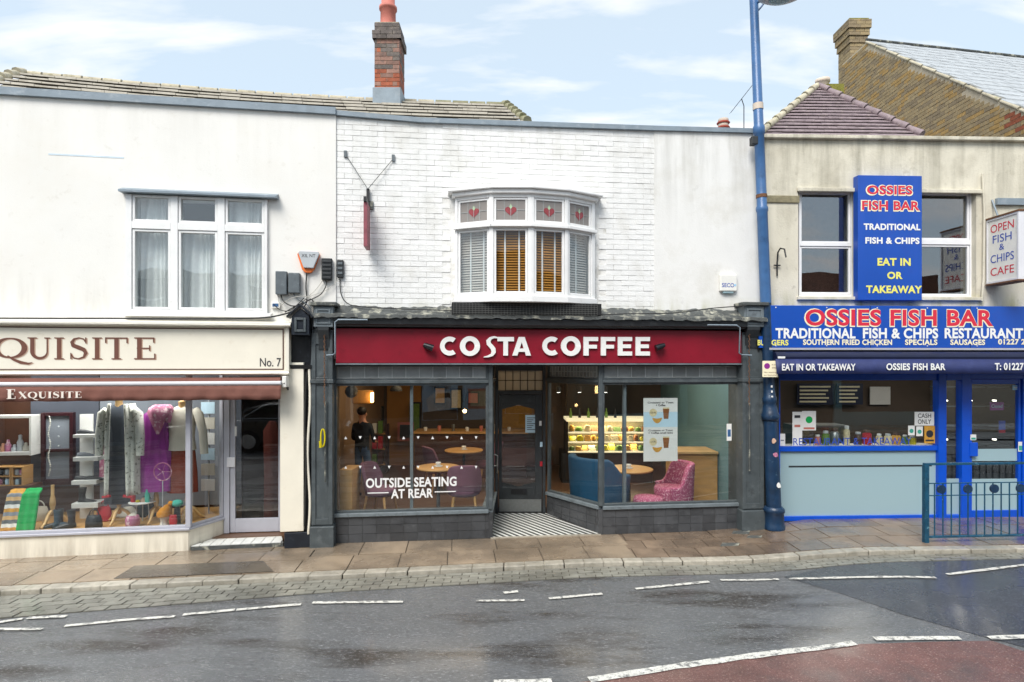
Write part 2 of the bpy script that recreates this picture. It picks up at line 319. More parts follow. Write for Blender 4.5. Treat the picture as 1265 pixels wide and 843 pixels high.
M['asphalt_red'] = mat('red_road_surface', '#72524d', .5, .16, 5, 1.0, 80, dirt=[('#b59a92', 60, .56, .66, .75), ('#3f2f2d', 48, .56, .68, .6), ('#55504f', 2, .5, .68, .55)], wet=(.52, 0.28, 1.3, .88))
M['road_paint'] = mat('worn_road_paint', (.66, .65, .6), .6, .1, 10, .5, 80, dirt=[('#5c5d5f', 17, .52, .6, .85), ('#8a8a86', 60, .5, .62, .6)])
M['stain_blue'] = mat('faint_blue_paint_stain', (.60, .70, .76), .85, .1, 9)
M['soil'] = mat('ground', '#6b665b', .9, .2, 3)
M['rooftile'] = mat('weathered_roof_tile', '#b4aea2', .8, .1, 9, .5, 40, dirt=[('#7d7466', 4, .5, .68, .5), ('#c6c1b2', 14, .56, .7, .5)])
M['ridgetile'] = mat('lichened_ridge_tile', '#b5ad98', .85, .15, 7, .5, 50, rnd=.12, dirt=[('#6e6848', 9, .52, .68, .6), ('#8a8a4e', 5, .56, .7, .4)])
M['rooftile_mossy'] = mat('mossy_ridge_tile', '#8d8a70', .9, .15, 7, .6, 50, rnd=.1, dirt=[('#5c6034', 8, .48, .64, .7)])
M['rooftile_plum'] = mat('plum_clay_tile', '#85767a', .75, .2, 8, .4, 40, dirt=[('#a89a94', 12, .54, .68, .55), ('#463634', 7, .54, .7, .5)])
M['slate'] = mat('pale_wet_slate', '#a3a7aa', .62, .14, 5, .4, 30, dirt=[('#c4c9cc', 6, .5, .7, .5), ('#6b737a', 11, .56, .7, .5)])
M['brick_yellow'] = mat('stock_brick', '#988766', .85, .2, 14, .5, 60, dirt=[('#6b5a40', 7, .5, .7, .5), ('#b3843f', 12, .56, .7, .5), ('#cbb98d', 17, .6, .72, .5)])
M['brick_red'] = mat('orange_red_brick', '#9c563c', .85, .2, 12, .5, 60, rnd=.25, dirt=[('#7a3a2a', 14, .5, .68, .6)])
M['brick_mid'] = mat('sooty_mixed_brick', '#86665a', .85, .22, 12, .5, 60, rnd=.3, dirt=[('#544c4a', 14, .5, .68, .6)])
M['brick_soot'] = mat('sooty_brick', '#625a56', .85, .22, 12, .5, 60, rnd=.25, dirt=[('#857b70', 14, .52, .68, .6)])
M['mortar'] = mat('pale_mortar', '#b3a892', .9, .15, 12, .4, 60)
M['pot'] = mat('pink_clay_pot', '#c07366', .7, .12, 6, .2, 30)
M['pot_red'] = mat('red_clay_pot', '#a04a3a', .7, .12, 6)
M['pot_band'] = mat('pale_band', '#cfc0b0', .7, .1, 6)
M['wood_light'] = mat('light_wood', '#b98d55', .5, .14, 3, .1, 60, stretch=(1, 1, 6))
M['wood_pale'] = mat('pale_turned_wood', '#cda873', .5, .12, 6, .1, 60)
M['wood_dark'] = mat('dark_wood', '#4a2d1f', .5, .2, 5, .1, 60)
M['maroon'] = mat('dark_maroon_wood', '#331018', .4, .15, 6)
M['mauve'] = mat('mauve_wool', '#6f4a5c', .9, .08, 12, .5, 160)
M['blue_velvet'] = mat('teal_blue_velvet', '#144a6b', .75, .14, 6, .3, 90)
M['pink_fleck'] = mat('pink_flecked_fabric', '#a04668', .9, .1, 30, .4, 120, dirt=[('#e0b0bd', 45, .53, .6, .85)])
M['warm_wall'] = mat('warm_plaster', '#7d6248', .9, .08, 2, .1, 30)
M['tan_wall'] = mat('tan_plaster', '#b07f45', .9, .08, 2, .1, 30)
M['dim_wall'] = mat('taupe_plaster', '#5e5045', .9, .1, 2, .1, 30)
M['teal_wall'] = mat('duck_egg_wall', '#6a8f98', .8, .06, 2)
M['ceiling'] = mat('pale_ceiling', '#8d8880', .9, .05, 2)
M['soffit'] = mat('white_soffit', '#c8c8c4', .7, .05, 4)
M['floor_wood'] = mat('interior_wood_floor', '#5f4634', .4, .16, 3, .1, 40)
M['black_matt'] = mat('matt_black', '#141414', .6, .15, 8)
M['steel'] = mat('brushed_steel', '#8f9292', .35, .1, 20, metal=.8)
M['warm_white_lit'] = mat('lit_shelf_strip', (1, .86, .55), .5, .02, 5, emit=.25)
M['bulb'] = mat('lit_bulb', (1, .62, .25), .4, .01, 5, emit=6)
M['spot_glint_lit'] = mat('lit_spotlight_and_glint', (1, .93, .8), .4, .01, 5, emit=3)
M['food_y'] = mat('golden_pastry', '#c99437', .7, .2, 30, .5, 60)
M['food_b'] = mat('brown_pastry', '#8a5426', .7, .2, 30, .5, 60)
M['food_w'] = mat('pale_sandwich', '#d8c9a0', .7, .2, 30, .4, 60)
M['food_g'] = mat('green_salad', '#5d7d2e', .7, .3, 30, .4, 60)
M['paper'] = mat('white_paper', (.76, .76, .74), .7, .03, 8)
M['paper_blue'] = mat('pale_blue_paper', '#bcd8e8', .6, .05, 3)
M['green'] = mat('bright_green_knit', '#0ba453', .9, .08, 10, .4, 150)
M['sky_poster'] = mat('blue_poster', '#a5cfe8', .5, .1, 2)
M['grey_panel'] = mat('blue_grey_panel', '#4d525e', .7, .08, 3)
M['grey_light'] = mat('mid_grey_panel', '#7f8690', .6, .06, 3)
M['white_shelf'] = mat('white_shelf', (.72, .72, .7), .5, .04, 6)
M['leather_black'] = mat('black_leather', '#1e2228', .4, .2, 12)
M['leather_blue'] = mat('blue_suede', '#2c4454', .8, .15, 12)
M['white_lace'] = mat('white_patterned_knit', '#cfd0c8', .9, .1, 14, .5, 60, dirt=[('#5a5c50', 26, .56, .62, .8)])
M['charcoal'] = mat('charcoal_jersey', '#363c46', .9, .08, 10, .3, 80)
M['purple'] = mat('magenta_satin', '#8a2a86', .45, .1, 8, .1, 40)
M['pink_scarf'] = mat('pink_patterned_scarf', '#b06a88', .8, .1, 10, .3, 60, dirt=[('#e6cdd2', 18, .52, .6, .8)])
M['cream_wool'] = mat('cream_wool', '#c4bfb2', .9, .06, 9, .3, 90)
M['rust_cloth'] = mat('rust_fabric', '#7c3320', .8, .1, 9, .2, 70)
M['mustard'] = mat('mustard_knit', '#c47f17', .9, .1, 12, .5, 120)
M['red_cloth'] = mat('red_cloth', '#b01c2c', .8, .1, 9)
M['teal_cloth'] = mat('teal_knit', '#3fa08e', .9, .1, 12, .4, 120)
M['skin'] = mat('skin', '#b98468', .55, .06, 8)
M['hair'] = mat('dark_hair', '#1b1512', .6, .15, 30)
M['denim'] = mat('blue_denim', '#3d5675', .85, .12, 20, .3, 120)
M['black_shirt'] = mat('black_shirt', '#17181b', .9, .1, 12)
M['tile_white'] = mat('white_floor_tile', (.68, .69, .66), .3, .06, 6, rnd=.05, dirt=[('#9c9a8e', 8, .55, .72, .5)])
M['tile_black'] = mat('black_floor_tile', '#2b2c2c', .3, .15, 6)
M['mesh_grey'] = mat('galvanised_mesh', '#6e6f6b', .6, .15, 20, metal=.3)
M['glass'] = glass('window_glass', (.95, .97, .965), .075, wav=.02)
M['glass_old'] = glass('old_rippled_glass', (.95, .97, .97), .10, wav=.12)
M['glass_dark'] = glass('dark_window_glass', (.75, .78, .8), .20, wav=.06)
M['glass_door'] = glass('tinted_door_glass', (.72, .74, .76), .11, wav=.03)
M['leaded'] = mat('grey_leaded_glass', '#8d9190', .22, .1, 9, rnd=.2, spec=.8)
M['leaded_warm'] = glass('milky_leaded_glass', (.8, .8, .75), .06, .1, film=((.62, .56, .46), .8))
M['frosted'] = glass('frosted_glass', (.7, .78, .78), .07, .12, film=((.52, .70, .76), .80))
M['glass_bow'] = glass('bow_window_glass', (.96, .97, .97), .03, wav=.1)
M['stained'] = glass('stained_glass', (.7, .62, .58), .06, .1, film=((.44, .41, .39), .85))
M['net'] = mat('net_curtain_cloth', (.88, .89, .88), .9, .05, 20)
M['pale_teal_paint'] = mat('pale_teal_shop_paint', '#7ba6ac', .5, .06, 3)
M['opp_brick'] = mat('opposite_brick', '#6d4636', .85, .25, 9, .4, 30)
M['opp_sign'] = mat('opposite_cream_sign', '#b9b8a2', .5, .05, 3)
M['opp_glass'] = mat('opposite_window_dark', '#15181a', .15, .1, 3)
M['car_black'] = mat('black_car_paint', '#08090b', .18, .05, 3, coat=.6)
M['chrome'] = mat('chrome', '#c9ccd0', .15, .03, 3, metal=1)
M['tyre'] = mat('tyre_rubber', '#111111', .8, .1, 30)

# ------------------------------------------------------------------ text
TX = {}
def text_geom(s, bold=0, ext=0):
    k = (s, bold, ext)
    if k not in TX:
        cu = bpy.data.curves.new('t', 'FONT'); cu.body = s; cu.size = 1; cu.offset = bold; cu.resolution_u = 4; cu.extrude = ext; cu.align_x = 'LEFT'
        if bold > .02: cu.space_character = 1.0+bold*1.6
        ob = bpy.data.objects.new('t', cu); C.objects.link(ob); bpy.context.view_layer.update()
        me = bpy.data.meshes.new_from_object(ob.evaluated_get(bpy.context.evaluated_depsgraph_get()))
        TX[k] = ([v.co.copy() for v in me.vertices], [tuple(p.vertices) for p in me.polygons])
        bpy.data.objects.remove(ob); bpy.data.curves.remove(cu); bpy.data.meshes.remove(me)
    return TX[k]
def put_text(mb, fr, s, rect, w, bold=.02, ext=0, shear=0, flip=False):
    """letters fitted into rect = (u0,u1,z0,z1) of the frame, front face at offset w"""
    vs, fs = text_geom(s, bold, 1 if ext else 0)
    x0 = min(v.x for v in vs); x1 = max(v.x for v in vs); y0 = min(v.y for v in vs); y1 = max(v.y for v in vs)
    u0, u1, z0, z1 = rect; out = []
    for v in vs:
        a = (v.x-x0)/(x1-x0); b = (v.y-y0)/(y1-y0)
        if flip: a = 1-a
        u = u0+(u1-u0)*a+shear*b*(z1-z0)
        out.append(fr.pt(u, w-(ext if v.z < 0 else 0), z0+(z1-z0)*b))
    mb.add(out, fs, False); return mb
def prect(fr, x0, y0, x1, y1, w): return fr.rect(x0, y0, x1, y1, w)
def text_part(fr, s, px, w, m, parent, name='lettering', bold=.02, **k):
    return put_text(MB(), fr, s, prect(fr, *px, w), w, bold, **k).build(name, m, parent)
# serif capitals drawn as strokes (unit height); thick stems, hair lines, bracketless serifs
def serif_glyph(ch, S=.17, H=.05):
    q = []
    def rc(a, b, c, d): q.append([(a, b), (c, b), (c, d), (a, d)])
    def sf(x, y): rc(x-.11, y-(.0 if y < .5 else .045), x+S+.11, y+(.045 if y < .5 else 0))
    def band(path, ths):
        L = len(path)
        for i in range(L-1):
            def nn(j):
                a = path[max(j-1, 0)]; b = path[min(j+1, L-1)]; d = math.hypot(b[0]-a[0], b[1]-a[1]); return (-(b[1]-a[1])/d, (b[0]-a[0])/d)
            n0, n1 = nn(i), nn(i+1); t0, t1 = ths[i]/2, ths[i+1]/2; p, r = path[i], path[i+1]
            q.append([(p[0]-n0[0]*t0, p[1]-n0[1]*t0), (r[0]-n1[0]*t1, r[1]-n1[1]*t1), (r[0]+n1[0]*t1, r[1]+n1[1]*t1), (p[0]+n0[0]*t0, p[1]+n0[1]*t0)])
    if ch == 'I': rc(.11, 0, .11+S, 1); sf(.11, 0); sf(.11, 1); wd = .22+S
    elif ch == 'E':
        rc(.11, 0, .11+S, 1); rc(0, 0, .8, H); rc(0, 1-H, .76, 1); rc(.1, .48, .6, .48+H)
        rc(.75, 0, .80, .26); rc(.71, .76, .76, 1); rc(.56, .38, .60, .64); wd = .82
    elif ch == 'T': rc(.45-S/2, 0, .45+S/2, 1); rc(.45-S/2-.11, 0, .45+S/2+.11, .045); rc(0, 1-H, .9, 1); rc(0, .74, .05, 1); rc(.85, .74, .9, 1); wd = .9
    elif ch == 'U':
        rc(.11, .32, .11+S, 1); sf(.11, 1); rc(.80, .32, .80+H, 1); rc(.70, .955, .95, 1)
        P = [(.11+S/2+(.825-.11-S/2)*(1-math.cos(math.pi*i/12))/2, .33-.30*math.sin(math.pi*i/12)) for i in range(13)]
        band(P, [S*(1-i/12)+H*(i/12) for i in range(13)]); wd = .95
    elif ch == 'X':
        band([(.12, 1), (.80, 0)], [S, S]); band([(.78, 1), (.14, 0)], [H, H]); rc(0, .955, .34, 1); rc(.62, .955, .9, 1); rc(0, 0, .28, .045); rc(.62, 0, .95, .045); wd = .95
    elif ch in 'OQ':
        P = [(.5+.43*math.cos(t), .5+.46*math.sin(t)) for t in [2*math.pi*i/28 for i in range(29)]]
        band(P, [H+(S-H)*abs(math.cos(2*math.pi*i/28))**1.3 for i in range(29)])
        if ch == 'Q': band([(.42, .12), (.6, -.06), (.82, -.2), (1.05, -.26), (1.18, -.2)], [H, .10, .13, .09, .02])
        wd = 1.0
    elif ch == 'S':
        P = [(.60, .80), (.54, .93), (.36, .985), (.18, .93), (.09, .78), (.14, .63), (.34, .54), (.54, .44), (.62, .28), (.54, .09), (.34, .012), (.14, .06), (.06, .22)]
        band(P, [H, H, H, H*1.6, S*.8, S, S*1.05, S, S*.85, H*1.6, H, H, H]); rc(.60, .72, .645, 1); rc(.03, 0, .075, .28); wd = .68
    return q, wd
def serif_text(mb, fr, s, rect, w, gap=.16, S=.17):
    x = 0; polys = []
    for ch in s:
        q, wd = serif_glyph(ch, S); polys += [[(a+x, b) for a, b in p] for p in q]; x += wd+gap
    x -= gap; u0, u1, z0, z1 = rect
    for k, p in enumerate(polys): mb.add([fr.pt(u0+(u1-u0)*a/x, w+k*.00004, z0+(z1-z0)*b) for a, b in p], [tuple(range(len(p)))])
    return mb
# ================================================================== GROUND
def lerp_pl(P, x):
    if x <= P[0][0]: a, b = P[0], P[1]
    elif x >= P[-1][0]: a, b = P[-2], P[-1]
    else:
        for a, b in zip(P, P[1:]):
            if a[0] <= x <= b[0]: break
    return a[1]+(b[1]-a[1])*(x-a[0])/(b[0]-a[0])
KERB = [(-5.6, 6.55), (-2.21, 7.03), (1.04, 7.49), (3.77, 7.60), (6.6, 7.72)]
SETT = [(-5.1, 5.97), (-2.09, 6.64), (.99, 7.13), (3.63, 7.30), (6.48, 7.50)]
def Yk(x): return lerp_pl(KERB, x)
def Ys(x): return min(lerp_pl(SETT, x), Yk(x)-.1)
EX0, EX1 = FE.pt(0, 0, 0), FE.pt(FE.L, 0, 0)
FRONT = [(-12, FE.pt(-5.56, 0, 0).y), (EX1.x, EX1.y), (FC.pt(FC.L, 0, 0).x, FC.pt(FC.L, 0, 0).y), (4.0, 8.99), (4.6, 9.2), (14, 9.6)]
def Yf(x): return lerp_pl(FRONT, x)
def zr(x, base): return base+rise(x)
g = MB(); g.slab([(-400, -400), (400, -400), (400, 900), (-400, 900)], -.6, -.5).build('ground', M['soil'], kind='structure')
def strip(name, m, X0, X1, ya, yb, base, thick=.1, kind='structure', step=.4):
    b = MB(); n = int((X1-X0)/step)
    for i in range(n):
        a, c = X0+(X1-X0)*i/n, X0+(X1-X0)*(i+1)/n
        b.slab([(a, ya(a), rise(a)), (c, ya(c), rise(c)), (c, yb(c), rise(c)), (a, yb(a), rise(a))], base-thick, base)
    return b.build(name, m, kind=kind)
def sheet(name, m, X0, X1, ya, yb, base, parent=None, kind='structure', step=.35, ny=1):
    b = MB(); n = int((X1-X0)/step); vs = []
    for i in range(n+1):
        x = X0+(X1-X0)*i/n
        for j in range(ny+1):
            y = ya(x)+(yb(x)-ya(x))*j/ny; vs.append((x, y, base+rise(x)))
    b.add(vs, [(i*(ny+1)+j, (i+1)*(ny+1)+j, (i+1)*(ny+1)+j+1, i*(ny+1)+j+1) for i in range(n) for j in range(ny)], True)
    return b.build(name, m, parent, kind=kind)
road = sheet('road', M['asphalt'], -24, 26, lambda x: -2.2, lambda x: Ys(x)+.02, -.06)
def flat_poly(px, m, name, base, parent=road, wob=0):
    """ground sheet whose outline runs through photo points on the ground"""
    pts = [ground(x, y, base) for x, y in px]
    b = MB(); b.add(pts, [tuple(range(len(pts)))]); return b.build(name, m, parent)
def tess_poly(P, base, m, name, parent=road):
    bm = bmesh.new(); vs = [bm.verts.new((x, y, 0)) for x, y in P]; f = bm.faces.new(vs)
    for xx in [-3+.3*k for k in range(50)]:
        bmesh.ops.bisect_plane(bm, geom=bm.verts[:]+bm.edges[:]+bm.faces[:], plane_co=(xx, 0, 0), plane_no=(1, 0, 0))
    bm.verts.ensure_lookup_table(); bm.verts.index_update()
    b = MB(); b.add([(v.co.x, v.co.y, base+rise(v.co.x)) for v in bm.verts], [tuple(v.index for v in f.verts) for f in bm.faces]); bm.free()
    return b.build(name, m, parent)
def gxy(px, py, base=-.06): p = ground(px, py, base); return (p.x, p.y)
# darker, newer asphalt patch on the right, red surfacing in the foreground
A = [gxy(968, 713), gxy(1040, 734), gxy(1120, 761), gxy(1200, 783)]
tess_poly(A+[gxy(1265, 800), (6.2, 4.4), (14, 4.4), (14, Ys(14)+.0), (10, Ys(10)), (6.5, Ys(6.5)), (4.6, Ys(4.6)), (3.9, Ys(3.9)-.0)], -.056, M['asphalt_new'], 'asphalt_patch')
red_edge = [(560, 870), (640, 852), (735, 842), (850, 824), (950, 810), (1057, 797), (1150, 794), (1226, 793), (1265, 806)]
RE = [gxy(*p) for p in red_edge]
tess_poly(RE+[(6.2, 3.9), (7, 1.5), (-1.5, 1.5), (-1.2, 4.0)][:], -.052, M['asphalt_red'], 'red_surfacing')
def marking(pts, wd, base=-.046, seg=.12):
    P = [Vector(gxy(*p)) for p in pts]; b = MB(); L = []; R_ = []
    q = []
    for a, c in zip(P, P[1:]):
        n = max(1, int((c-a).length/seg)); q += [a.lerp(c, i/n) for i in range(n)]
    q.append(P[-1])
    for i, p in enumerate(q):
        d = (q[min(i+1, len(q)-1)]-q[max(i-1, 0)]).normalized(); nn = Vector((-d.y, d.x)); k = wd/2*(1+random.uniform(-.13, .13))
        L.append(p+nn*k); R_.append(p-nn*k*(1+random.uniform(-.1, .1)))
    vs = [(v.x, v.y, base+rise(v.x)) for v in L]+[(v.x, v.y, base+rise(v.x)) for v in R_]; n = len(q)
    b.add(vs, [(i, i+1, n+i+1, n+i) for i in range(n-1)]); return b.build('road_marking', M['road_paint'], road)
for pts in ([(-40, 779), (52, 779)], [(-5, 771), (28, 766)], [(34, 765), (82, 763)], [(80, 775), (150, 768), (216, 763)], [(226, 761), (290, 755)], [(292, 755), (372, 748)], [(386, 746), (498, 745)], [(588, 744), (648, 743)], [(622, 734), (640, 732)],
            [(678, 741), (744, 735)], [(785, 729), (876, 720)], [(890, 718), (962, 717)], [(975, 716.5), (1156, 715)], [(1170, 711), (1268, 699)]):
    marking(pts, .055)
marking([(-150, 781), (-60, 779)], .05)
marking([(610, 846), (682, 844)], .09); marking([(728, 842), (850, 823), (960, 808), (1056, 796)], .085); marking([(1080, 790.5), (1186, 790)], .075); marking([(1222, 790), (1300, 788)], .075)
# manhole lines in the road, opposite pavement
sheet('far_pavement', M['slab'], -24, 26, lambda x: -4.2, lambda x: -2.2, .0)
# pavement: joint bed, slabs, kerb stones, setts
pave = sheet('pavement', M['joint'], -16, 18, lambda x: Yk(x)+.02, lambda x: Yf(x)+1.3, -.012)
KW = .16
def quad_piece(name, m, xa, xb, ta, tb, fa, fb, base, thick, parent, skew=0, jit=0):
    """pavement piece between the curves fa (t=0) and fb (t=1)"""
    P = []
    for x, t in ((xa, ta), (xb, ta), (xb+skew*(tb-ta), tb), (xa+skew*(tb-ta), tb)):
        P.append((x, fa(x)+(fb(x)-fa(x))*t, rise(x)))
    j = random.uniform(-jit, jit)
    return MB().slab(P, base-thick, base+j).build(name, m, parent)
fa = lambda x: Yk(x)+KW+.012; fb = lambda x: Yf(x)+.04
G = .006
x = -9.2; was_brown = False
while x < 8.9:
    brown = x > 1.25
    wd = .43 if brown else .60
    rows = [(0, .34), (.34, .67), (.67, 1)] if brown else [(0, .5), (.5, 1)]
    if x < -3.2: rows = [(0, .40), (.40, .78), (.78, 1)]
    if brown and not was_brown:
        was_brown = True
        for ta, tb, x0_ in ((0, .34, x-.09), (.34, .67, x-.10), (.67, 1, x-.13)): quad_piece('paving_slab', M['slab_brown'], x0_, x+(.5*wd if ta == .34 else 0)-G, ta+.006, tb-.006, fa, fb, -.003, .03, pave)
    for k, (ta, tb) in enumerate(rows):
        off = (k % 2)*(.5 if brown else .0)*wd; gt = .006
        quad_piece('paving_slab', M['slab_brown' if brown else 'slab'], x+off+G, x+off+wd-G, ta+gt, tb-gt, fa, fb, 0, .03, pave, skew=(.28 if brown else .10)*-1 if not brown else 0, jit=.0022)
    x += wd
ks = -9.0
while ks < 9.5:
    L_ = random.choice([.75, .9, 1.15, .6])
    n = 3; b = MB()
    for i in range(n):
        a = ks+.006+(L_-.012)*i/n; c = ks+.006+(L_-.012)*(i+1)/n
        b.slab([(a, Yk(a), rise(a)), (c, Yk(c), rise(c)), (c, Yk(c)+KW, rise(c)), (a, Yk(a)+KW, rise(a))], -.12, .004)
    b.build('kerb_stone', M['granite'], pave, bev=.012); ks += L_
bed = sheet('gutter_bed', M['joint'], -9.5, 10, lambda x: Ys(x), lambda x: Yk(x)+.03, -.058)
# setts: the largest in the picture as parts, the rest joined
rowsN = 5; cand = []
for r_ in range(rowsN):
    x = -8.8+(.09 if r_ % 2 else 0)
    while x < 9.2:
        t0, t1 = r_/rowsN, (r_+1)/rowsN
        if Yk(x)-Ys(x) > .2 or r_ < 4:
            ym = Ys(x)+(Yk(x)-Ys(x))*(t0+t1)/2; cand.append((abs(x)*FL/ym > 640, ym, x, t0, t1))
        x += .2
cand.sort(); more = MB()
for i, (_, ym, x, t0, t1) in enumerate(cand):
    P = []; j = random.uniform(-.0035, .0035)
    for xx, t in ((x+.006, t0+.05*(t1-t0)), (x+.194, t0+.05*(t1-t0)), (x+.194, t1-.05*(t1-t0)), (x+.006, t1-.05*(t1-t0))):
        P.append((xx, Ys(xx)+(Yk(xx)-.008-Ys(xx))*t, rise(xx)))
    if i < 290: MB().slab(P, -.07, -.049+j).build('sett', M['sett'], bed)
    else: more.slab(P, -.07, -.049+j)
more.build('sett_rest', M['sett'], bed, kind='stuff')
for (x0, y0, x1, y1) in ((890, 671, 912, 675), (904, 656, 925, 660), (922, 662, 940, 665)):
    P = [gxy(x0, y1, .0), gxy(x1, y1, 0), gxy(x1+2, y0, 0), gxy(x0+2, y0, 0)]
    o = MB().slab([(p[0], p[1], rise(p[0])) for p in P], -.01, .004).build('drain_cover', M['lead_dark'])
    tag(o, {890: 'small oblong iron cover in the brown paving nearest the kerb', 904: 'small iron cover in the brown paving close to the blue lamp post', 922: 'round-edged dark cover in the brown paving between the other two'}[x0], 'drain cover')
o = flat_poly([(166, 699), (325, 693), (338, 706), (140, 715)], M['slab_wet'], 'manhole_cover', .007, None)
tag(o, 'long dark wet inspection cover set in the paving outside the cream shop', 'manhole cover')

# ================================================================== BUILDINGS
UPT = 5.97
def mk_top(fr, pts, w=0):
    K = [fr.at(x, y, w) for x, y in pts]
    f = lambda u: lerp_pl(K, u); f.k = [k[0] for k in K]; f.K = K; return f
topE = mk_top(FE, [(0, 116), (415, 141)]); topC = mk_top(FC, [(415, 141), (520, 150), (810, 160), (925, 163)]); topO = mk_top(FO, [(945, 172), (1110, 174), (1265, 176)])
ue0, ue1 = FE.u(-420), FE.u(415)
uc0, uc1 = FC.u(415.2), FC.u(938)
uo0, uo1 = FO.u(938)+.01, FO.u(1480)
BE = thing('shop_building', 'cream rendered shop building with brown awning and three-light upstairs window', 'building', FE.pt(2, 0, 0))
BC = thing('shop_building', 'white painted brick building with bow window above a red fascia coffee shop', 'building', FC.pt(3, 0, 0))
BO = thing('shop_building', 'weathered cream building with two upper windows above a bright blue shopfront', 'building', FO.pt(2, 0, 0))
# --- cream building, upper wall
zfE = 2.55
wE = FE.rect(152, 243, 332, 389); 
MB().perf(FE, ue0, ue1, zfE, 0, [(wE[0]+.03, wE[1]-.03, wE[2]+.03, wE[3]-.02)], -.3, 0, topE).build('wall', M['render_white'], BE)
capE = MB(); 
capE.add([FE.pt(u, w_, topE(u)+z) for u in (ue0, ue1+.0) for w_, z in ((.05, -.02), (.05, .075), (-.32, .085), (-.32, -.02))], [(0, 1, 5, 4), (1, 2, 6, 5), (2, 3, 7, 6), (3, 0, 4, 7), (0, 3, 2, 1), (4, 5, 6, 7)]).build('parapet_capping', M['lead'], BE)
MB().box(FE, FE.u(60), FE.u(153), -.01, .003, FE.z(100, 193.5), FE.z(100, 191.5)).build('wall_stain_strip', M['stain_blue'], BE)
def frame_window(fr, cols, rows, outer, w0, w1, parent, m, gm, sash=.035, skip=()):
    """rows: list of (ytop,ybot); cols: (x0,x1) photo px of the glass"""
    win = MB(); holes = []; U0, U1, Z0, Z1 = fr.rect(*outer, w1)
    for (x0, x1) in cols:
        for (ya, yb) in rows:
            holes.append((fr.u(x0, w1), fr.u(x1, w1), fr.z((outer[0]+outer[2])/2, yb, w1), fr.z((outer[0]+outer[2])/2, ya, w1)))
    big = [(a-sash, b+sash, c-sash, d+sash) for a, b, c, d in holes]
    win.perf(fr, U0, U1, Z0, Z1, big, w0, w1)
    f = win.build('window_frame', m, parent, bev=.004)
    for a, b, c, d in holes:
        MB().perf(fr, a-sash+.004, b+sash-.004, c-sash+.004, d+sash-.004, [(a, b, c, d)], w0+.01, w1-.014).build('sash', m, f, bev=.004)
        MB().box(fr, a-.005, b+.005, (w0+w1)/2-.004, (w0+w1)/2+.002, c-.005, d+.005).build('pane', gm, f)
    return f, holes
f1, hE = frame_window(FE, [(166, 207), (223, 265), (281, 323)], [(246, 273), (288, 380)], (155, 243, 330, 388), -.06, .045, BE, M['gloss_white'], M['glass_old'])
MB().sweep(FE, [(.0, FE.z(245, 243)), (.13, FE.z(245, 243)-.005), (.13, FE.z(245, 241)), (0, FE.z(245, 236))], FE.u(147, .1), FE.u(342, .1)).build('drip_flashing', M['lead'], f1)
MB().sweep(FE, [(.0, FE.z(245, 392)), (.10, FE.z(245, 392)), (.10, FE.z(245, 388)), (0, FE.z(245, 386))], FE.u(150, .1), FE.u(334, .1)).build('sill', M['gloss_white'], f1)
# curtains behind the upper window
for i, (x0, x1) in enumerate([(158, 214), (216, 272), (274, 330)]):
    for a, (ya, yb, nm) in enumerate([(244, 279, 'short'), (280, 388, 'long')]):
        if a == 0 and i == 1: continue
        u0, u1, z0, z1 = FE.rect(x0, ya, x1, yb, -.15); n = 64; b = MB(); vs = []
        for k in range(n+1):
            t = k/n; u = u0+(u1-u0)*t; ww = -.17+.022*math.sin(t*46+i*2+math.sin(t*9)*2)+.012*math.sin(t*17+a)
            gather = .02*math.sin(t*11+i)
            vs += [FE.pt(u, ww-.012, z1), FE.pt(u+gather, ww+.008, (z0+z1)/2), FE.pt(u+gather*1.6, ww+.02, z0)]
        b.add(vs, [(k*3+j, k*3+3+j, k*3+4+j, k*3+1+j) for k in range(n) for j in range(2)], True)
        o = b.build('net_curtain', M['net'])
        tag(o, '%s white net curtain in the %s light above the cream shop' % ({'short': 'short upper', 'long': 'long'}[nm], ['left', 'middle', 'right'][i]), 'curtain')
# --- white brick building, upper wall with real bricks
zfC = 3.02
uB0, uB1 = FC.u(556), FC.u(738); zB0, zB1 = FC.z(640, 384), FC.z(640, 240)
seg_split = FC.u(808)
MB().perf(FC, uc0, uc1, zfC, 0, [(uB0+.12, uB1-.12, zB0+.1, zB1-.02)], -.3, -.002, topC).build('wall', M['mortar_white'], BC)
MB().perf(FC, seg_split, uc1-.0, zfC+.08, 0, [], -.006, .012, topC).build('render_panel', M['render_smooth'], BC)
capC = MB(); ks_ = [uc0]+[k for k in topC.k if uc0 < k < uc1]+[uc1]
for a, b_ in zip(ks_, ks_[1:]):
    capC.add([FC.pt(u, w_, topC(u)+z) for u in (a, b_) for w_, z in ((.05, -.03), (.05, .035), (-.32, .045), (-.32, -.03))], [(0, 1, 5, 4), (1, 2, 6, 5), (2, 3, 7, 6), (3, 0, 4, 7), (0, 3, 2, 1), (4, 5, 6, 7)])
capC.build('parapet_capping', M['lead'], BC)
MB().box(FC, uc0+.01, FC.u(520), .05, .085, topC(uc0)-.0, topC(uc0)+.06) and None
cand = []; z = zfC+.08; r_ = 0; BWd, BHt = .225, .075
while z < 6.0:
    x = uc0+(.0 if r_ % 2 else -.1125)
    while x < seg_split:
        a, b_ = max(x+.003, uc0), min(x+BWd-.003, seg_split)
        if b_-a > .04 and z+BHt < min(topC(a), topC(b_))-.02 and not (b_ > uB0+.04 and a < uB1-.04 and z+BHt > zB0-.02 and z < zB1+.03):
            cand.append((x, a, b_, z))
        x += BWd
    z += BHt; r_ += 1
cand.sort(key=lambda c: FC.pt(c[1], 0, c[3]).y+random.random()*.01)
rest = MB(); proto = None
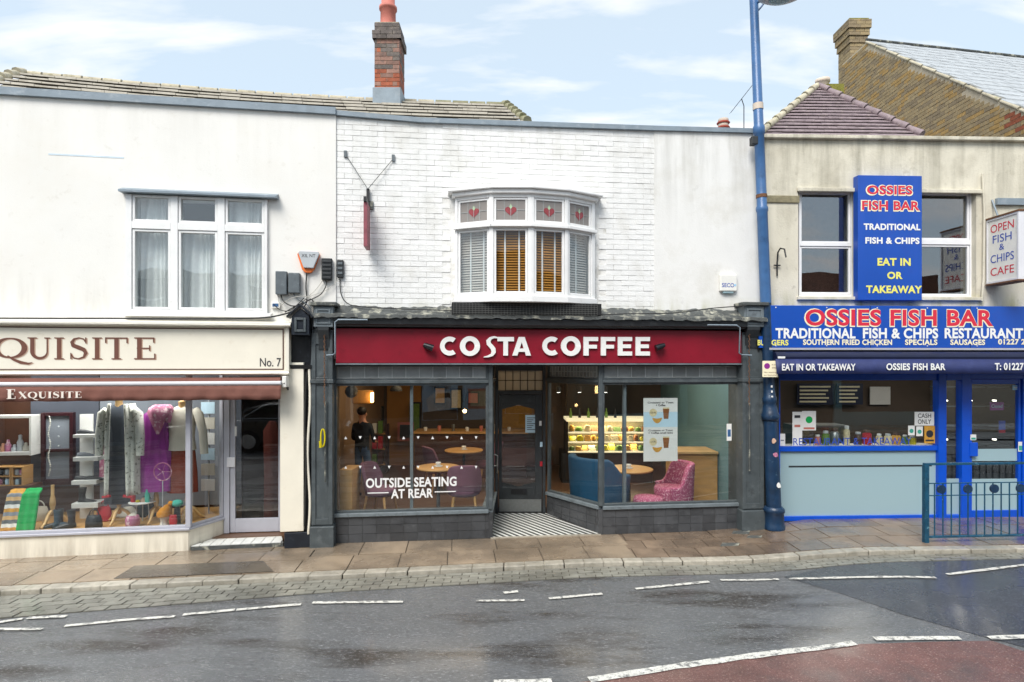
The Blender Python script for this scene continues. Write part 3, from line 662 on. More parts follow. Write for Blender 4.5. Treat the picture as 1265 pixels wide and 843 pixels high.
for i, (x, a, b_, z) in enumerate(cand):
    j = random.uniform(-.0025, .004)
    if i < 295:
        if b_-a > .2:
            if proto is None: proto = MB().box(FC, a, b_, -.03, .004, z+.003, z+BHt-.003).build('brick', M['brick_white'], BC)
            else: clone(proto, BC, FC.pt((a+b_)/2, -.013+j, z+.003))
        else: MB().box(FC, a, b_, -.03, .004+j, z+.003, z+BHt-.003).build('brick', M['brick_white'], BC)
    else: rest.box(FC, a, b_, -.03, .004+j, z+.003, z+BHt-.003)
rest.build('brickwork', M['brick_white'], BC, kind='stuff')
# --- bow window
bw = [(562, .10), (607, .36), (657, .42), (701, .34), (735, .10)]
BP = [FC.pt(FC.u(px, w_), w_, 0) for px, w_ in bw]
win = thing('bow_window', None, None, FC.pt((uB0+uB1)/2, 0, zB0)); win.parent = BC; win.location = WORLD[win.name]-WORLD[BC.name]; del_ = [win.pop(k) for k in ('label', 'category') if k in win]
zc = lambda y: FC.z(657, y, .4)
Zs = dict(bot=zc(373.5), sill=zc(366), g0=zc(360), g1=zc(285), tr0=zc(281), tr1=zc(277), t0=zc(272), t1=zc(247), top=zc(240), cor=zc(235))
M['slat'] = mat('honey_wood_slat', '#b98237', .5, .1, 8, rnd=.12); M['slat_pale'] = mat('pale_grey_slat', '#d6ccc2', .5, .06, 8, rnd=.08)
lights = [(568, 601), (613, 649), (663, 695), (705, 729)]
for i in range(4):
    fr = Frame(BP[i].xy, BP[i+1].xy); L_ = fr.L
    m_ = {0: (.055, .05), 1: (.045, .06), 2: (.055, .045), 3: (.04, .07)}[i]
    a, b_ = fr.u(lights[i][0]), fr.u(lights[i][1])
    hs = [(a, b_, Zs['g0'], Zs['g1']), (a, b_, Zs['t0'], Zs['t1'])]
    MB().perf(fr, .0, L_, Zs['sill'], Zs['top'], [(h[0]-.035, h[1]+.035, h[2]-.03, h[3]+.03) for h in hs], -.06, .0).build('window_frame', M['gloss_white'], win, bev=.004)
    for k, h in enumerate(hs):
        MB().perf(fr, h[0]-.032, h[1]+.032, h[2]-.027, h[3]+.027, [h], -.05, -.014).build('sash', M['gloss_white'], win, bev=.004)
        MB().box(fr, h[0]-.004, h[1]+.004, -.036, -.0305, h[2]-.004, h[3]+.004).build('pane', (M['glass_bow'] if i in (1, 2) else M['glass_old']) if k == 0 else M['stained'], win)
    MB().box(fr, -.004, L_+.004, .002, .045, Zs['tr0'], Zs['tr1']).build('transom', M['gloss_white'], win, bev=.006)
    # stained glass hearts: red lobes under a pale bud, lead lines
    u0, u1, z0, z1 = hs[1]; cu, cz = (u0+u1)/2, (z0+z1)/2; s_ = min((u1-u0)*.5, .1)
    hp = [(cu+s_*.75*1.06*math.sin(t)**3, cz-.012+s_*.046*(13*math.cos(t)-5*math.cos(2*t)-2*math.cos(3*t)-math.cos(4*t))) for t in [2*math.pi*k/26 for k in range(26)]]
    M.setdefault('heart', mat('red_stained_glass', '#8e3a3f', .3, .15, 20)); M.setdefault('bud', mat('green_stained_glass', '#a9c2a0', .3, .1, 20)); M.setdefault('came', mat('lead_came', '#a9adad', .5, .1, 20))
    MB().prism(fr, hp, -.030, -.026).build('heart_motif', M['heart'], win)
    MB().prism(fr, [(cu-s_*.22, cz+s_*.42), (cu, cz+s_*.12), (cu+s_*.22, cz+s_*.42), (cu, cz+s_*.85)], -.026, -.023).build('bud_motif', M['bud'], win)
    lead = MB()
    for q in (.28, .72): lead.box(fr, u0+(u1-u0)*q-.003, u0+(u1-u0)*q+.003, -.030, -.024, z0, z1)
    lead.box(fr, u0, cu-s_*.8, -.030, -.024, cz-.003, cz+.003); lead.box(fr, cu+s_*.8, u1, -.030, -.024, cz-.003, cz+.003); lead.box(fr, cu-.003, cu+.003, -.0225, -.0205, z0, cz+s_*.1)
    lead.build('lead_came', M['came'], win)
    # venetian blind
    wooden = i in (1, 2)
    bl = thing('venetian_blind', ['pale slatted blind in the far left light of the bow window', 'honey wooden blind in the left centre light of the bow window', 'honey wooden blind in the right centre light of the bow window', 'pale slatted blind in the far right light of the bow window'][i], 'blind', fr.pt((a+b_)/2, -.12, Zs['g0']-.05))
    n = 27; z0, z1 = Zs['g0']-.04, Zs['g1']+.05; p0 = None
    mm = M['slat'] if wooden else M['slat_pale']
    for k in range(n):
        z = z0+(z1-z0)*k/(n-1)
        if p0 is None:
            p0 = MB().add([fr.pt(u, w_, z+dz) for u in (a-.03, b_+.03) for w_, dz in ((-.135, .026), (-.105, -.004), (-.1065, -.007), (-.1365, .023))], [(0, 1, 5, 4), (1, 2, 6, 5), (2, 3, 7, 6), (3, 0, 4, 7), (0, 3, 2, 1), (4, 5, 6, 7)]).build('slat', mm, bl)
            b0 = WORLD[p0.name]
        else: clone(p0, bl, b0+Vector((0, 0, z-z0)))
    for q in ((.30, .79) if i != 3 else (.5,)):
        MB().box(fr, a+(b_-a)*q-.011, a+(b_-a)*q+.011, -.101, -.099, z0, z1).build('ladder_tape', M['paper'], bl)
outl = lambda off, ex=0: [FC.pt(FC.u(px, w_)+(ex if k == 4 else -ex if k == 0 else 0), w_+off, 0).to_2d() for k, (px, w_) in enumerate(bw)]
def ring(off, ex=0): 
    P = outl(off, ex); a = FC.pt((P[0]-FC.p0.xy).dot(FC.t.xy), 0.0, 0).xy; b_ = FC.pt((P[-1]-FC.p0.xy).dot(FC.t.xy), .0, 0).xy
    return [tuple(a)]+[tuple(p) for p in P]+[tuple(b_)]
MB().slab(ring(.04, .02), Zs['bot'], Zs['sill']+.002).build('sill', M['gloss_white'], win, bev=.008)
MB().slab(ring(.05, .04), Zs['top'], Zs['cor']).build('cornice', M['gloss_white'], win, bev=.01)
MB().slab(ring(.09, .10), Zs['cor'], Zs['cor']+.035).build('window_roof', M['gloss_white'], win, bev=.01)
MB().slab([tuple(FC.pt(u, w_, 0).xy) for u, w_ in ((uB0+.02, -.02), (uB0+.02, .30), (uB1-.02, .30), (uB1-.02, -.02))], Zs['bot']-.16, Zs['bot']-.002).build('soffit_box', M['black_matt'], win)
for s_ in (0, 1):                                    # side cheeks
    i = 0 if s_ == 0 else 4; P = BP[i]; q = FC.pt((P-FC.p0).dot(FC.t), 0, 0)
    fr = Frame(q.xy, P.xy) if s_ == 0 else Frame(P.xy, q.xy)
    MB().box(fr, 0, fr.L, -.05, .0, Zs['sill'], Zs['top']).build('cheek', M['gloss_white'], win)
# bird mesh under the bow
b = MB(); u0, u1 = FC.u(560, .32), FC.u(738, .32)
n = 46
for k in range(n+1): 
    u = u0+(u1-u0)*k/n; b.box(FC, u-.0015, u+.0015, .316, .319, Zs['bot']-.17, Zs['bot']+.0)
for k in range(7): z = Zs['bot']-.17+.17*k/6; b.box(FC, u0, u1, .319, .322, z-.0015, z+.0015)
b.build('bird_mesh', M['mesh_grey'], win)
# --- weathered cream building, upper wall
zfO = 3.2
wl = FO.rect(986, 236, 1057, 368); wr = FO.rect(1130, 237, 1206, 368)
MB().perf(FO, uo0, uo1, zfO, 0, [wl, wr], -.3, 0, topO).build('wall', M['render_cream'], BO)
b = MB(); ks_ = [uo0, uo1]
b.add([FO.pt(u, w_, topO(u)+z) for u in ks_ for w_, z in ((.07, -.0), (.07, .055), (-.34, .06), (-.34, -.0))], [(0, 1, 5, 4), (1, 2, 6, 5), (2, 3, 7, 6), (3, 0, 4, 7), (0, 3, 2, 1), (4, 5, 6, 7)])
b.build('coping', M['render_cream'], BO, bev=.01)
MB().box(FO, uo0+.0, FO.u(988, 0)-.01, .0, .02, FO.z(965, 251), FO.z(965, 242)).build('exposed_render_patch', M['patch_render'], BO, bev=.008)
fL, _ = frame_window(FO, [(991, 1049)], [(240, 298), (307, 361)], (987, 237, 1056, 367), -.16, -.09, BO, M['upvc'], M['glass_dark'])
fR, _ = frame_window(FO, [(1138, 1196)], [(241, 294), (305, 363)], (1131, 238, 1205, 367), -.16, -.09, BO, M['upvc'], M['glass_dark'])
for (x0, x1) in ((984, 1060), (1128, 1210)): MB().box(FO, FO.u(x0), FO.u(x1), -.15, .05, FO.z(1050, 371), FO.z(1050, 367)).build('sill', M['render_cream'], BO, bev=.006)
for (x0, x1, y) in ((984, 1057, 238), (1130, 1213, 238)): MB().box(FO, FO.u(x0), FO.u(x1), .0, .04, FO.z(1050, y), FO.z(1050, y-5)).build('lintel', M['render_cream'], BO, bev=.01)
# --- shared shell behind the fronts (party walls, floors, backs)
YB = 15.2
def shell(fr, u0, u1, B, zf):
    a, b_ = fr.pt(u0, -.3, 0), fr.pt(u1, -.3, 0)
    MB().slab([(a.x, a.y), (b_.x, b_.y), (b_.x, YB), (a.x, YB)], zf+.0, zf+.14).build('upper_floor', M['dim_wall'], B)
    MB().slab([(a.x, a.y), (b_.x, b_.y), (b_.x, YB), (a.x, YB)], 5.55, 5.62).build('roof_deck', M['lead_dark'], B)
    MB().box(W0, a.x, b_.x, -YB-.2, -YB, -.2, 6.0).build('rear_wall', M['dim_wall'], B)
    for q in (a, b_): MB().box(W0, q.x-.06, q.x+.06, -YB, -q.y-.0, zf+.15, 5.9).build('party_wall', M['dim_wall'], B)
    MB().slab([(a.x+.1, a.y+1.6), (b_.x-.1, b_.y+1.6), (b_.x-.1, a.y+1.7), (a.x+.1, a.y+1.7)], zf+.15, 5.54).build('upstairs_partition', M['dim_wall'], B)
shell(FE, ue0+.1, ue1-.12, BE, 2.62); shell(FC, uc0+.14, uc1-.12, BC, 2.95); shell(FO, uo0+.14, uo1-.1, BO, 2.9)

# ================================================================== ROOFS
def ray_pt(px, py, Y): return XYZ(px, py, Y)
# long tiled roof behind the parapets
r0, r1 = ray_pt(30, 92, 10.2), ray_pt(622, 131, 11.25)
rd = (r1-r0); rdir = Vector((rd.x, rd.y, 0)).normalized(); perp = Vector((rdir.y, -rdir.x, 0))      # towards the street
pitch = .60; run = 1.75; NC = 6
def roof_course(b, k, mlen, hipL=-.25, hipR=.1):
    d0, d1 = run*k/NC, run*(k+1)/NC+.03
    t0, t1 = -hipL*d0, rd.length+hipR*d0
    x = t0; i = 0
    while x < t1:
        xe = min(x+mlen, t1); zj = random.uniform(-.006, .008)
        def P(s, d, dz): 
            f = s/rd.length; return Vector((r0.x, r0.y, 0))+rdir*s+perp*d+Vector((0, 0, r0.z+(r1.z-r0.z)*max(0, min(1, f))-pitch*d+dz-.09*math.sin(math.pi*max(0, min(1, f)))))
        sa, sb = x+.004, xe-.004
        vs = [P(sa, d0, .0+zj), P(sb, d0, .0+zj), P(sb, d1, .085+zj), P(sa, d1, .085+zj), P(sa, d0, -.03), P(sb, d0, -.03), P(sb, d1, .055), P(sa, d1, .055)]
        b.add(vs, [(0, 1, 2, 3), (4, 7, 6, 5), (0, 4, 5, 1), (1, 5, 6, 2), (2, 6, 7, 3), (3, 7, 4, 0)]); x = xe; i += 1
rf = MB()
for k in range(NC): roof_course(rf, k, .33)
rf.build('roof_tiles', M['rooftile'], BE, kind='stuff')
n = 26
for k in range(n):
    a, b_ = k/n, (k+1)/n-.004; 
    P = [r0.lerp(r1, t)+Vector((0, 0, .01-.09*math.sin(math.pi*t))) for t in (a, (a+b_)/2, b_)]
    MB().tube(P, [.055+random.uniform(-.004, .006)]*3, 9).build('ridge_tile', M['rooftile_mossy'] if k > 21 else M['ridgetile'], BE)
for side, s0, hip in ((0, r0, .25), (1, r1, .1)):
    for k in range(NC):
        d0, d1 = run*k/NC, run*(k+1)/NC+.04; q = []
        for d in (d0, d1): q.append(s0+rdir*(hip*d)+perp*d+Vector((0, 0, -pitch*d+(.05 if d == d0 else .09))))
        MB().tube(q, [.05, .07], 8).build('hip_tile', M['rooftile_mossy'] if side else M['ridgetile'], BE)
b = MB()                                             # rear and end slopes
B0, B1 = r0-perp*3+Vector((-.5, 0, -1.9)), r1-perp*3+Vector((.5, 0, -1.9)); Fl, Fr = r0+rdir*(.25*run)+perp*run+Vector((0, 0, -pitch*run-.05)), r1+rdir*(.1*run)+perp*run+Vector((0, 0, -pitch*run-.05))
dn = Vector((0, 0, -.05)); b.add([r0+dn, r1+dn, B1, B0, Fl, Fr], [(0, 1, 2, 3), (0, 3, 4), (1, 5, 2)]); b.build('rear_slope', M['rooftile'], BE)
# small hipped plum-tiled roof behind the right building
HR = thing('hipped_roof_house', 'small hipped roof of plum clay tiles rising behind the blue sign shop', 'building', (5.9, 11, 0))
ap = ray_pt(1010, 108, 11.4); run2 = 2.5; pt2 = .75; NC2 = 16; b = MB()
eL, eR = ray_pt(938, 168, 9.9), ray_pt(1140, 170, 9.9)
for k in range(NC2):
    f0, f1 = k/NC2, (k+1)/NC2+.012
    def P(f, s, dz): a_, c_ = ap.lerp(eL, f), ap.lerp(eR, f); q = a_.lerp(c_, s); return q+Vector((0, 0, dz))
    n = max(1, int((eR-eL).length*f1/.17))
    for i in range(n):
        sa, sb = i/n+.01/n, (i+1)/n-.01/n; j = random.uniform(-.003, .004)
        b.add([P(f0, sa, j), P(f0, sb, j), P(f1, sb, .045+j), P(f1, sa, .045+j), P(f0, sa, -.03), P(f0, sb, -.03), P(f1, sb, .028), P(f1, sa, .028)], [(0, 1, 2, 3), (4, 7, 6, 5), (0, 4, 5, 1), (1, 5, 6, 2), (2, 6, 7, 3), (3, 7, 4, 0)])
b.build('roof_tiles', M['rooftile_plum'], HR, kind='stuff')
back = Vector((ap.x+.2, 14.5, eL.z)); 
MB().add([ap+Vector((0, 0, -.02)), eL+Vector((0, 0, -.02)), back+Vector((-2, 0, 0)), back+Vector((2.2, 0, 0)), eR+Vector((0, 0, -.02))], [(0, 1, 2), (0, 2, 3), (0, 3, 4)]).build('rear_slope', M['rooftile_plum'], HR)
MB().slab([(eL.x, 9.95), (eR.x, 9.95), (eR.x, 14.4), (eL.x, 14.4)], 3, eL.z-.05).build('wall', M['brick_mid'], HR)
for e, nm in ((eL, 0), (eR, 1)):
    n = 8
    for k in range(n):
        a, c_ = ap.lerp(e, k/n), ap.lerp(e, (k+1)/n-.005); MB().tube([a+Vector((0, 0, .035)), c_+Vector((0, 0, .05))], [.055, .066], 9).build('hip_tile', M['ridgetile'] if nm == 0 else M['rooftile_plum'], HR)
# big gabled stock-brick house on the right
GX = 8.5; Gy = lambda px: GX*FL/(px-CX)
GH = thing('gable_house', 'yellow stock brick gable house with pale slate roof far right', 'building', (GX, 12, 0))
apx = XYZ(1070, 52, Gy(1070)); nr = XYZ(1265, 138, Gy(1265)); slope = (apx.z-nr.z)/(apx.y-nr.y)
yb = Gy(1041); 
FG = Frame((GX, 16), (GX, 0))                        # u runs towards the street, normal -X
gz = lambda u: apx.z-slope*max(0, (16-apx.y)*-1+u) if u > 16-apx.y else apx.z
ug0, ugA, ug1 = 16-yb, 16-apx.y, 16-8.6
MB().prism(FG, [(ug0, 3), (ug1, 3), (ug1, gz(ug1)-.02), (ugA, apx.z-.02), (ug0, apx.z-.02)], -.3, .0).build('gable_wall', M['mortar'], GH)
cand = []; z = 6.0; r_ = 0
while z < apx.z:
    u = ug0+(0 if r_ % 2 else -.1)
    while u < ug1:
        a, c_ = max(u+.006, ug0), min(u+.214, ug1)
        if c_-a > .03 and gz(c_) > z+.065: cand.append((a, c_, z))
        u += .22
    z += .077; r_ += 1
M['b_soot2'] = mat('dark_header_brick', '#85765d', .85, .2, 14, .5, 60); M['b_red2'] = mat('reddish_brick', '#8c4d34', .85, .2, 14, .5, 60); M['b_or'] = mat('orange_stock_brick', '#a08350', .85, .2, 14, .5, 60)
bb = MB()
for a, c_, z in cand:
    r = random.random(); bb.cur = 2 if (a > ug1-1.75 and r < .5 and z < 6.8) else (0 if r < .55 else 1 if r < .8 else 3)
    bb.box(FG, a, c_, -.02, .008+random.uniform(-.003, .004), z, z+.067)
bb.build('brickwork', [M['brick_yellow'], M['b_soot2'], M['b_red2'], M['b_or']], GH, kind='stuff')
n = 14                                               # verge tiles on the rake, slates behind
for k in range(n):
    a, c_ = apx.lerp(nr, k/n*1.25), apx.lerp(nr, (k+1)/n*1.25-.004)
    MB().tube([a+Vector((0, 0, .0)), c_+Vector((0, 0, .015))], [.026, .034], 6).build('verge_tile', M['ridgetile'], GH)
b = MB(); rr = apx+Vector((7.5, 1.2, -.1)); NR = 20
for k in range(NR):
    f0, f1 = k/NR*1.25, (k+1)/NR*1.25+.01
    def P(f, s, dz): a_ = apx.lerp(nr, f); return a_+Vector((7.5*s, 1.2*s, -.1*s+dz))
    m_ = 26
    for i in range(m_):
        sa, sb = (i+(.5 if k % 2 else 0))/m_+.0005, (i+1+(.5 if k % 2 else 0))/m_-.0005; j = random.uniform(-.004, .006)
        b.add([P(f0, sa, .03+j), P(f0, sb, .03+j), P(f1, sb, .05+j), P(f1, sa, .05+j), P(f0, sa, .0), P(f0, sb, .0), P(f1, sb, .02), P(f1, sa, .02)], [(0, 1, 2, 3), (4, 7, 6, 5), (0, 4, 5, 1), (1, 5, 6, 2), (2, 6, 7, 3), (3, 7, 4, 0)])
b.build('roof_slates', M['slate'], GH, kind='stuff')
MB().tube([apx+Vector((0, 0, .06)), rr+Vector((0, 0, .06))], .032, 8).build('ridge', M['lead_dark'], GH)
MB().slab([(GX+.3, 8.6), (GX+8, 8.6), (GX+8, 15.5), (GX+.3, 15.5)], 3, 5.9).build('wall', M['brick_yellow'], GH)
MB().add([apx+Vector((0, .0, 0)), rr, rr+Vector((0, 4, -3.2)), apx+Vector((0, 4, -3.2))], [(0, 1, 2, 3)]).build('rear_slope', M['slate'], GH)

def chimney(nm, label, c, wx, wy, z0, z1, bricks, cap, mats, pots, tilt=0, flash=None, sooty=None, bh=.075, bl=.215, band=None, yaw=0):
    t = thing(nm, label, 'chimney', (c[0], c[1], z0)); H = z1-z0
    ca, sa_ = math.cos(yaw), math.sin(yaw)
    fx = Frame((c[0]-ca*wx/2+sa_*wy/2, c[1]-sa_*wx/2-ca*wy/2), (c[0]+ca*wx/2+sa_*wy/2, c[1]+sa_*wx/2-ca*wy/2))
    MB().box(fx, .008, wx-.008, -wy+.008, -.008, z0, z1).build('core', M['mortar'], t)
    faces = [fx, Frame(fx.pt(wx, 0, 0).xy, fx.pt(wx, -wy, 0).xy), Frame(fx.pt(0, -wy, 0).xy, fx.pt(0, 0, 0).xy)]
    for fi, f in enumerate(faces):
        L_ = f.L; z = z0; r_ = 0
        while z < z1-.02:
            oz = max([bd[2] for bd in (band or []) if bd[0] <= z < bd[1]], default=0)
            u = 0 if r_ % 2 == 0 else -bl/2
            while u < L_-.02:
                a, b_ = max(u+.004, -oz), min(u+bl-.004, L_+oz)
                if u+bl > L_-.03: b_ = L_+oz
                if u <= 0: a = -oz
                if b_-a > .03:
                    mm = bricks(z, random.random())
                    MB().box(f, a, b_, -.04, oz+random.uniform(-.002, .004), z+.004, min(z+bh-.004, z1)).build('brick', mm, t)
                u += bl
            z += bh; r_ += 1
    if cap: MB().box(fx, -cap, wx+cap, -wy-cap, cap, z1, z1+.05).build('cap', mats, t, bev=.01)
    if flash: MB().box(fx, -.03, wx+.03, -wy-.03, .03, z0-.3, z0+flash).build('flashing', M['lead'], t, bev=.01)
    for p in pots: p(t)
    return t
CY = 10.6; p0 = XYZ(461, 122, CY); p1 = XYZ(495, 27, CY)
def brickmix(z, r):
    f = (z-p0.z)/(p1.z-p0.z)
    if f < .38: return M['brick_red'] if r < .8 else M['brick_mid']
    if f < .72: return M['brick_mid'] if r < .5 else (M['brick_red'] if r < .72 else M['brick_soot'])
    return M['brick_soot']
def potA(t):
    c = XYZ(479.5, 27, CY+.25)
    MB().lathe((c.x, c.y, p1.z+.04), [(.14, 0), (.135, .30), (.16, .31), (.16, .36), (.12, .37), (.12, .8), (.15, .82), (.15, .9), (.1, .9)], 22).build('chimney_pot', M['pot'], t)
    MB().box(W0, c.x-.19, c.x+.19, -c.y-.17, -c.y+.17, p1.z, p1.z+.05).build('flaunching', M['mortar'], t, bev=.02)
wch = p1.x-p0.x
tb = p1.z-.0
chimney('chimney_stack', 'orange and sooty brick chimney with pink clay pot and grey lead flashing', ((p0.x+p1.x)/2, CY+.25), wch-.05, .5, p0.z, p1.z, brickmix, 0, M['brick_soot'], [potA], flash=.19, band=[(tb-.36, tb-.18, .035), (tb-.18, tb, .0)])
g0, g1 = XYZ(1043, 130, yb-.25), XYZ(1070, 33, yb-.25)
gzb = g1.z
chimney('chimney_stack', 'tall yellow stock brick chimney with mossy corbelled head on the gable', ((g0.x+g1.x)/2+.03, yb-.05), g1.x-g0.x-.16, .55, g0.z, XYZ(1050, 28, yb-.25).z, lambda z, r: M['brick_yellow'] if r < .7 else M['b_soot2'], .05, M['moss'], [], bh=.085, band=[(gzb-.2, gzb+.3, .09), (gzb-.36, gzb-.2, .06), (gzb-.52, gzb-.36, .03)])
c = XYZ(1018, 108, 12.3); o = thing('chimney_pot', 'pink clay pot on mossy yellow block behind the plum tiled roof', 'chimney pot', (c.x, c.y, c.z-.4))
MB().lathe((c.x-.03, c.y, c.z-.02), [(.12, -.2), (.12, .1), (.14, .11), (.14, .18), (.09, .18)], 16).build('pot', M['pot_band'], o); MB().box(W0, c.x-.05, c.x+.3, -c.y-.2, -c.y+.2, c.z-.4, c.z-.02).build('block', M['moss'], o)
c = XYZ(893.5, 162, 11); o = thing('chimney_pot', 'red and white banded louvred pot peeping over the white parapet', 'chimney pot', (c.x, c.y, c.z-.5))
for k in range(7): MB().lathe((c.x, c.y, c.z-.1+k*.045), [(.105, 0), (.12, .018), (.105, .036)] if k % 2 else [(.09, 0), (.095, .022), (.09, .045)], 16).build('pot_ring', M['pot_red'] if k % 2 else M['pot_band'], o)
MB().box(W0, c.x-.2, c.x+.2, -c.y-.2, -c.y+.2, c.z-1.3, c.z-.1).build('stack', M['brick_mid'], o)
c = XYZ(903, 139, 11); d_ = XYZ(929, 106, 11); o = thing('tv_aerial', 'thin tilted tv aerial behind the parapet left of the lamp post', 'aerial', (c.x, c.y, 6.0))
MB().tube([c, d_], .006, 6).build('boom', M['iron'], o)
MB().tube([XYZ(916, 122, 11), XYZ(919, 131, 11), XYZ(919, 170, 11)], .008, 6).build('mast', M['iron'], o)
for k in range(8):
    q = c.lerp(d_, k/8+.05); MB().tube([q+Vector((0, -.13, 0)), q+Vector((0, .13, 0))], .003, 5).build('element', M['iron'], o)
# ================================================================== SHOPFRONT: cream clothes shop
uL = FE.u(-330)
zE = dict(sill=FE.z(110, 657), floor=FE.z(110, 660))
A_ = FE.pt(FE.u(233), 0, 0); B_ = Vector((*XY(277, 8.52), 0)); C_ = Vector((*XY(346.5, 8.60), 0))
FER = Frame(A_.xy, B_.xy); FED = Frame(B_.xy, C_.xy)
uA = FE.u(233)
def framed_glass(fr, u0, u1, z0, z1, parent, m, gm, t=.045, w0=-.06, w1=.0, mull=(), name='window_frame', bars=()):
    xs = [u0]+sorted(mull)+[u1]; hs = []; mw = t*.5
    for i, (a, b_) in enumerate(zip(xs, xs[1:])):
        hs.append((a+(t if i == 0 else mw), b_-(t if i == len(xs)-2 else mw), z0+t, z1-t))
    f = MB().perf(fr, u0, u1, z0, z1, hs, w0, w1).build(name, m, parent, bev=.004)
    for h in hs: MB().box(fr, h[0]-.006, h[1]+.006, (w0+w1)/2-.004, (w0+w1)/2+.003, h[2]-.006, h[3]+.006).build('pane', gm, f)
    return f, hs
MB().box(FE, uL, uA, -.12, .0, 0-.05, zE['sill']-.03).build('stall_riser', M['cream'], BE, bev=.005)
MB().box(FE, uL, uA+.02, -.12, .03, zE['sill']-.03, zE['sill']).build('sill', M['alu'], BE, bev=.005)
MB().box(FER, 0.01, FER.L, -.08, .0, -.05, zE['sill']-.03).build('stall_riser', M['cream'], BE, bev=.005)
MB().box(FER, .0, FER.L, -.08, .025, zE['sill']-.03, zE['sill']).build('sill', M['alu'], BE, bev=.005)
framed_glass(FE, uL, uA-.005, zE['sill'], 2.40, BE, M['alu'], M['glass'], .035)
framed_glass(FER, .03, FER.L, zE['sill'], 2.40, BE, M['alu'], M['glass'], .03)
MB().box(FE, uA-.012, uA+.028, -.045, .012, zE['sill']+.001, 2.41).build('corner_post', M['alu'], BE, bev=.006)
# door in the recess
dz0 = .075; dz1 = 2.2
dr = MB().perf(FED, .0, FED.L, dz0, 2.42, [(.075, FED.L-.0, dz0, 2.3)], -.06, .02).build('door_frame', M['alu'], BE, bev=.004)
door = MB().perf(FED, .08, FED.L-.005, dz0+.005, 2.29, [(.15, FED.L-.03, dz0+.20, 2.2)], -.045, .0).build('door', M['alu'], BE, bev=.004)
MB().box(FED, .14, FED.L-.02, -.026, -.019, dz0+.19, 2.21).build('pane', M['glass_door'], door)
u0, u1, z0, z1 = FED.rect(281, 565, 291, 577, .0); MB().box(FED, u0, u1+.0, .002, .03, z0, z1).build('door_pull', M['alu_white'], door, bev=.005)
u0, u1, z0, z1 = FED.rect(290, 527, 292.5, 539, .0); MB().box(FED, u0, u1+.0, .002, .01, z0, z1).build('sticker', M['paper'], door)
# tiled entrance floor
ent = [A_+Vector((.03, -.0, 0)), B_, C_, FE.pt(FE.u(350), 0, 0)]
def clip_poly(poly, a, b, keep):                      # half-plane clip
    out = []; n = len(poly)
    for i in range(n):
        p, q = poly[i], poly[(i+1) % n]; dp = (p[0]-a[0])*b[0]+(p[1]-a[1])*b[1]; dq = (q[0]-a[0])*b[0]+(q[1]-a[1])*b[1]
        if not keep: dp, dq = -dp, -dq
        if dp >= 0: out.append(p)
        if (dp >= 0) != (dq >= 0): t = dp/(dp-dq); out.append((p[0]+(q[0]-p[0])*t, p[1]+(q[1]-p[1])*t))
    return out
def area(p): return abs(sum(p[i][0]*p[(i+1) % len(p)][1]-p[(i+1) % len(p)][0]*p[i][1] for i in range(len(p))))/2
EN = [(p.x, p.y) for p in ent]
ef = MB().slab(EN, -.05, .05).build('entrance_floor', M['grout'], BE)
d0 = FE.t.xy; d1 = Vector((-d0.y, d0.x))
for i in range(-2, 14):
    for j in range(-2, 9):
        s_ = .13; o_ = A_.xy+d0*(i*s_)+d1*(j*s_); P = EN
        for (q, nn) in ((o_+d0*.004, d0), (o_+d0*(s_-.004), -d0), (o_+d1*.004, d1), (o_+d1*(s_-.004), -d1)):
            P = clip_poly(P, q, nn, True)
            if len(P) < 3: break
        if len(P) >= 3 and area(P) > .002: MB().slab(P, .045, .058).build('floor_tile', M['tile_white'], ef)
MB().box(FE, FE.u(236), FE.u(350), -.02, .012, .0, .048).build('entrance_step', M['lead_dark'], BE)
MB().slab([tuple(FE.pt(u, w_, 0).xy) for u, w_ in ((uA-.1, .0), (FE.u(350), .0), (FE.u(350), -.75), (uA-.1, -.75))], 2.40, 2.46).build('entrance_soffit', M['soffit'], BE)
# side pier (cream) and black pilaster with gabled head
u0, u1, z0, z1 = FE.rect(346, 459, 375, 657, .12)
MB().box(FE, u0, u1, -.35, .12, z0, 2.5).build('pilaster', M['cream'], BE, bev=.006)
pb = MB().box(FE, FE.u(353, .06)-.0, FE.u(384.5, .06), -.35, .06, -.05, 3.05).build('black_pilaster', M['black_gloss'], BE, bev=.006)
u0, u1, z0, z1 = FE.rect(351, 658, 384, 674, .11)
MB().box(FE, u0, u1, .05, .11, .0, z1).build('plinth', M['navy_gloss'], pb, bev=.008)
MB().sweep(FE, [(.06, FE.z(372, 456, .1)), (.12, FE.z(372, 456, .1)), (.16, FE.z(372, 451, .1)), (.06, FE.z(372, 451, .1))], FE.u(357, .1), FE.u(385, .1)).build('moulding', M['navy_gloss'], pb)
u0, u1, z0, z1 = FE.rect(360, 391, 382, 414, .24)
hd = MB().prism(FE, [(u0, z0), (u1, z0), (u1, z1), ((u0+u1)/2, z1+.11), (u0, z1)], .05, .24).build('pilaster_head', M['navy_gloss'], pb, bev=.006)
MB().perf(FE, u0+.04, u1-.04, z0+.04, z1-.02, [(u0+.07, u1-.07, z0+.07, z1-.05)], .24, .26).build('head_panel', M['slate_paint'], pb, bev=.004)
um = (u0+u1)/2
for s_ in (-1, 1):
    MB().add([FE.pt(um, w_, z1+.14+d) if k == 0 else FE.pt(um+s_*.17, w_, z1-.02+d) for w_ in (.03, .28) for d in (0, .025) for k in (0, 1)], [(0, 1, 3, 2), (4, 6, 7, 5), (0, 4, 5, 1), (2, 3, 7, 6), (0, 2, 6, 4), (1, 5, 7, 3)]).build('gablet_roof', M['navy_gloss'], pb)
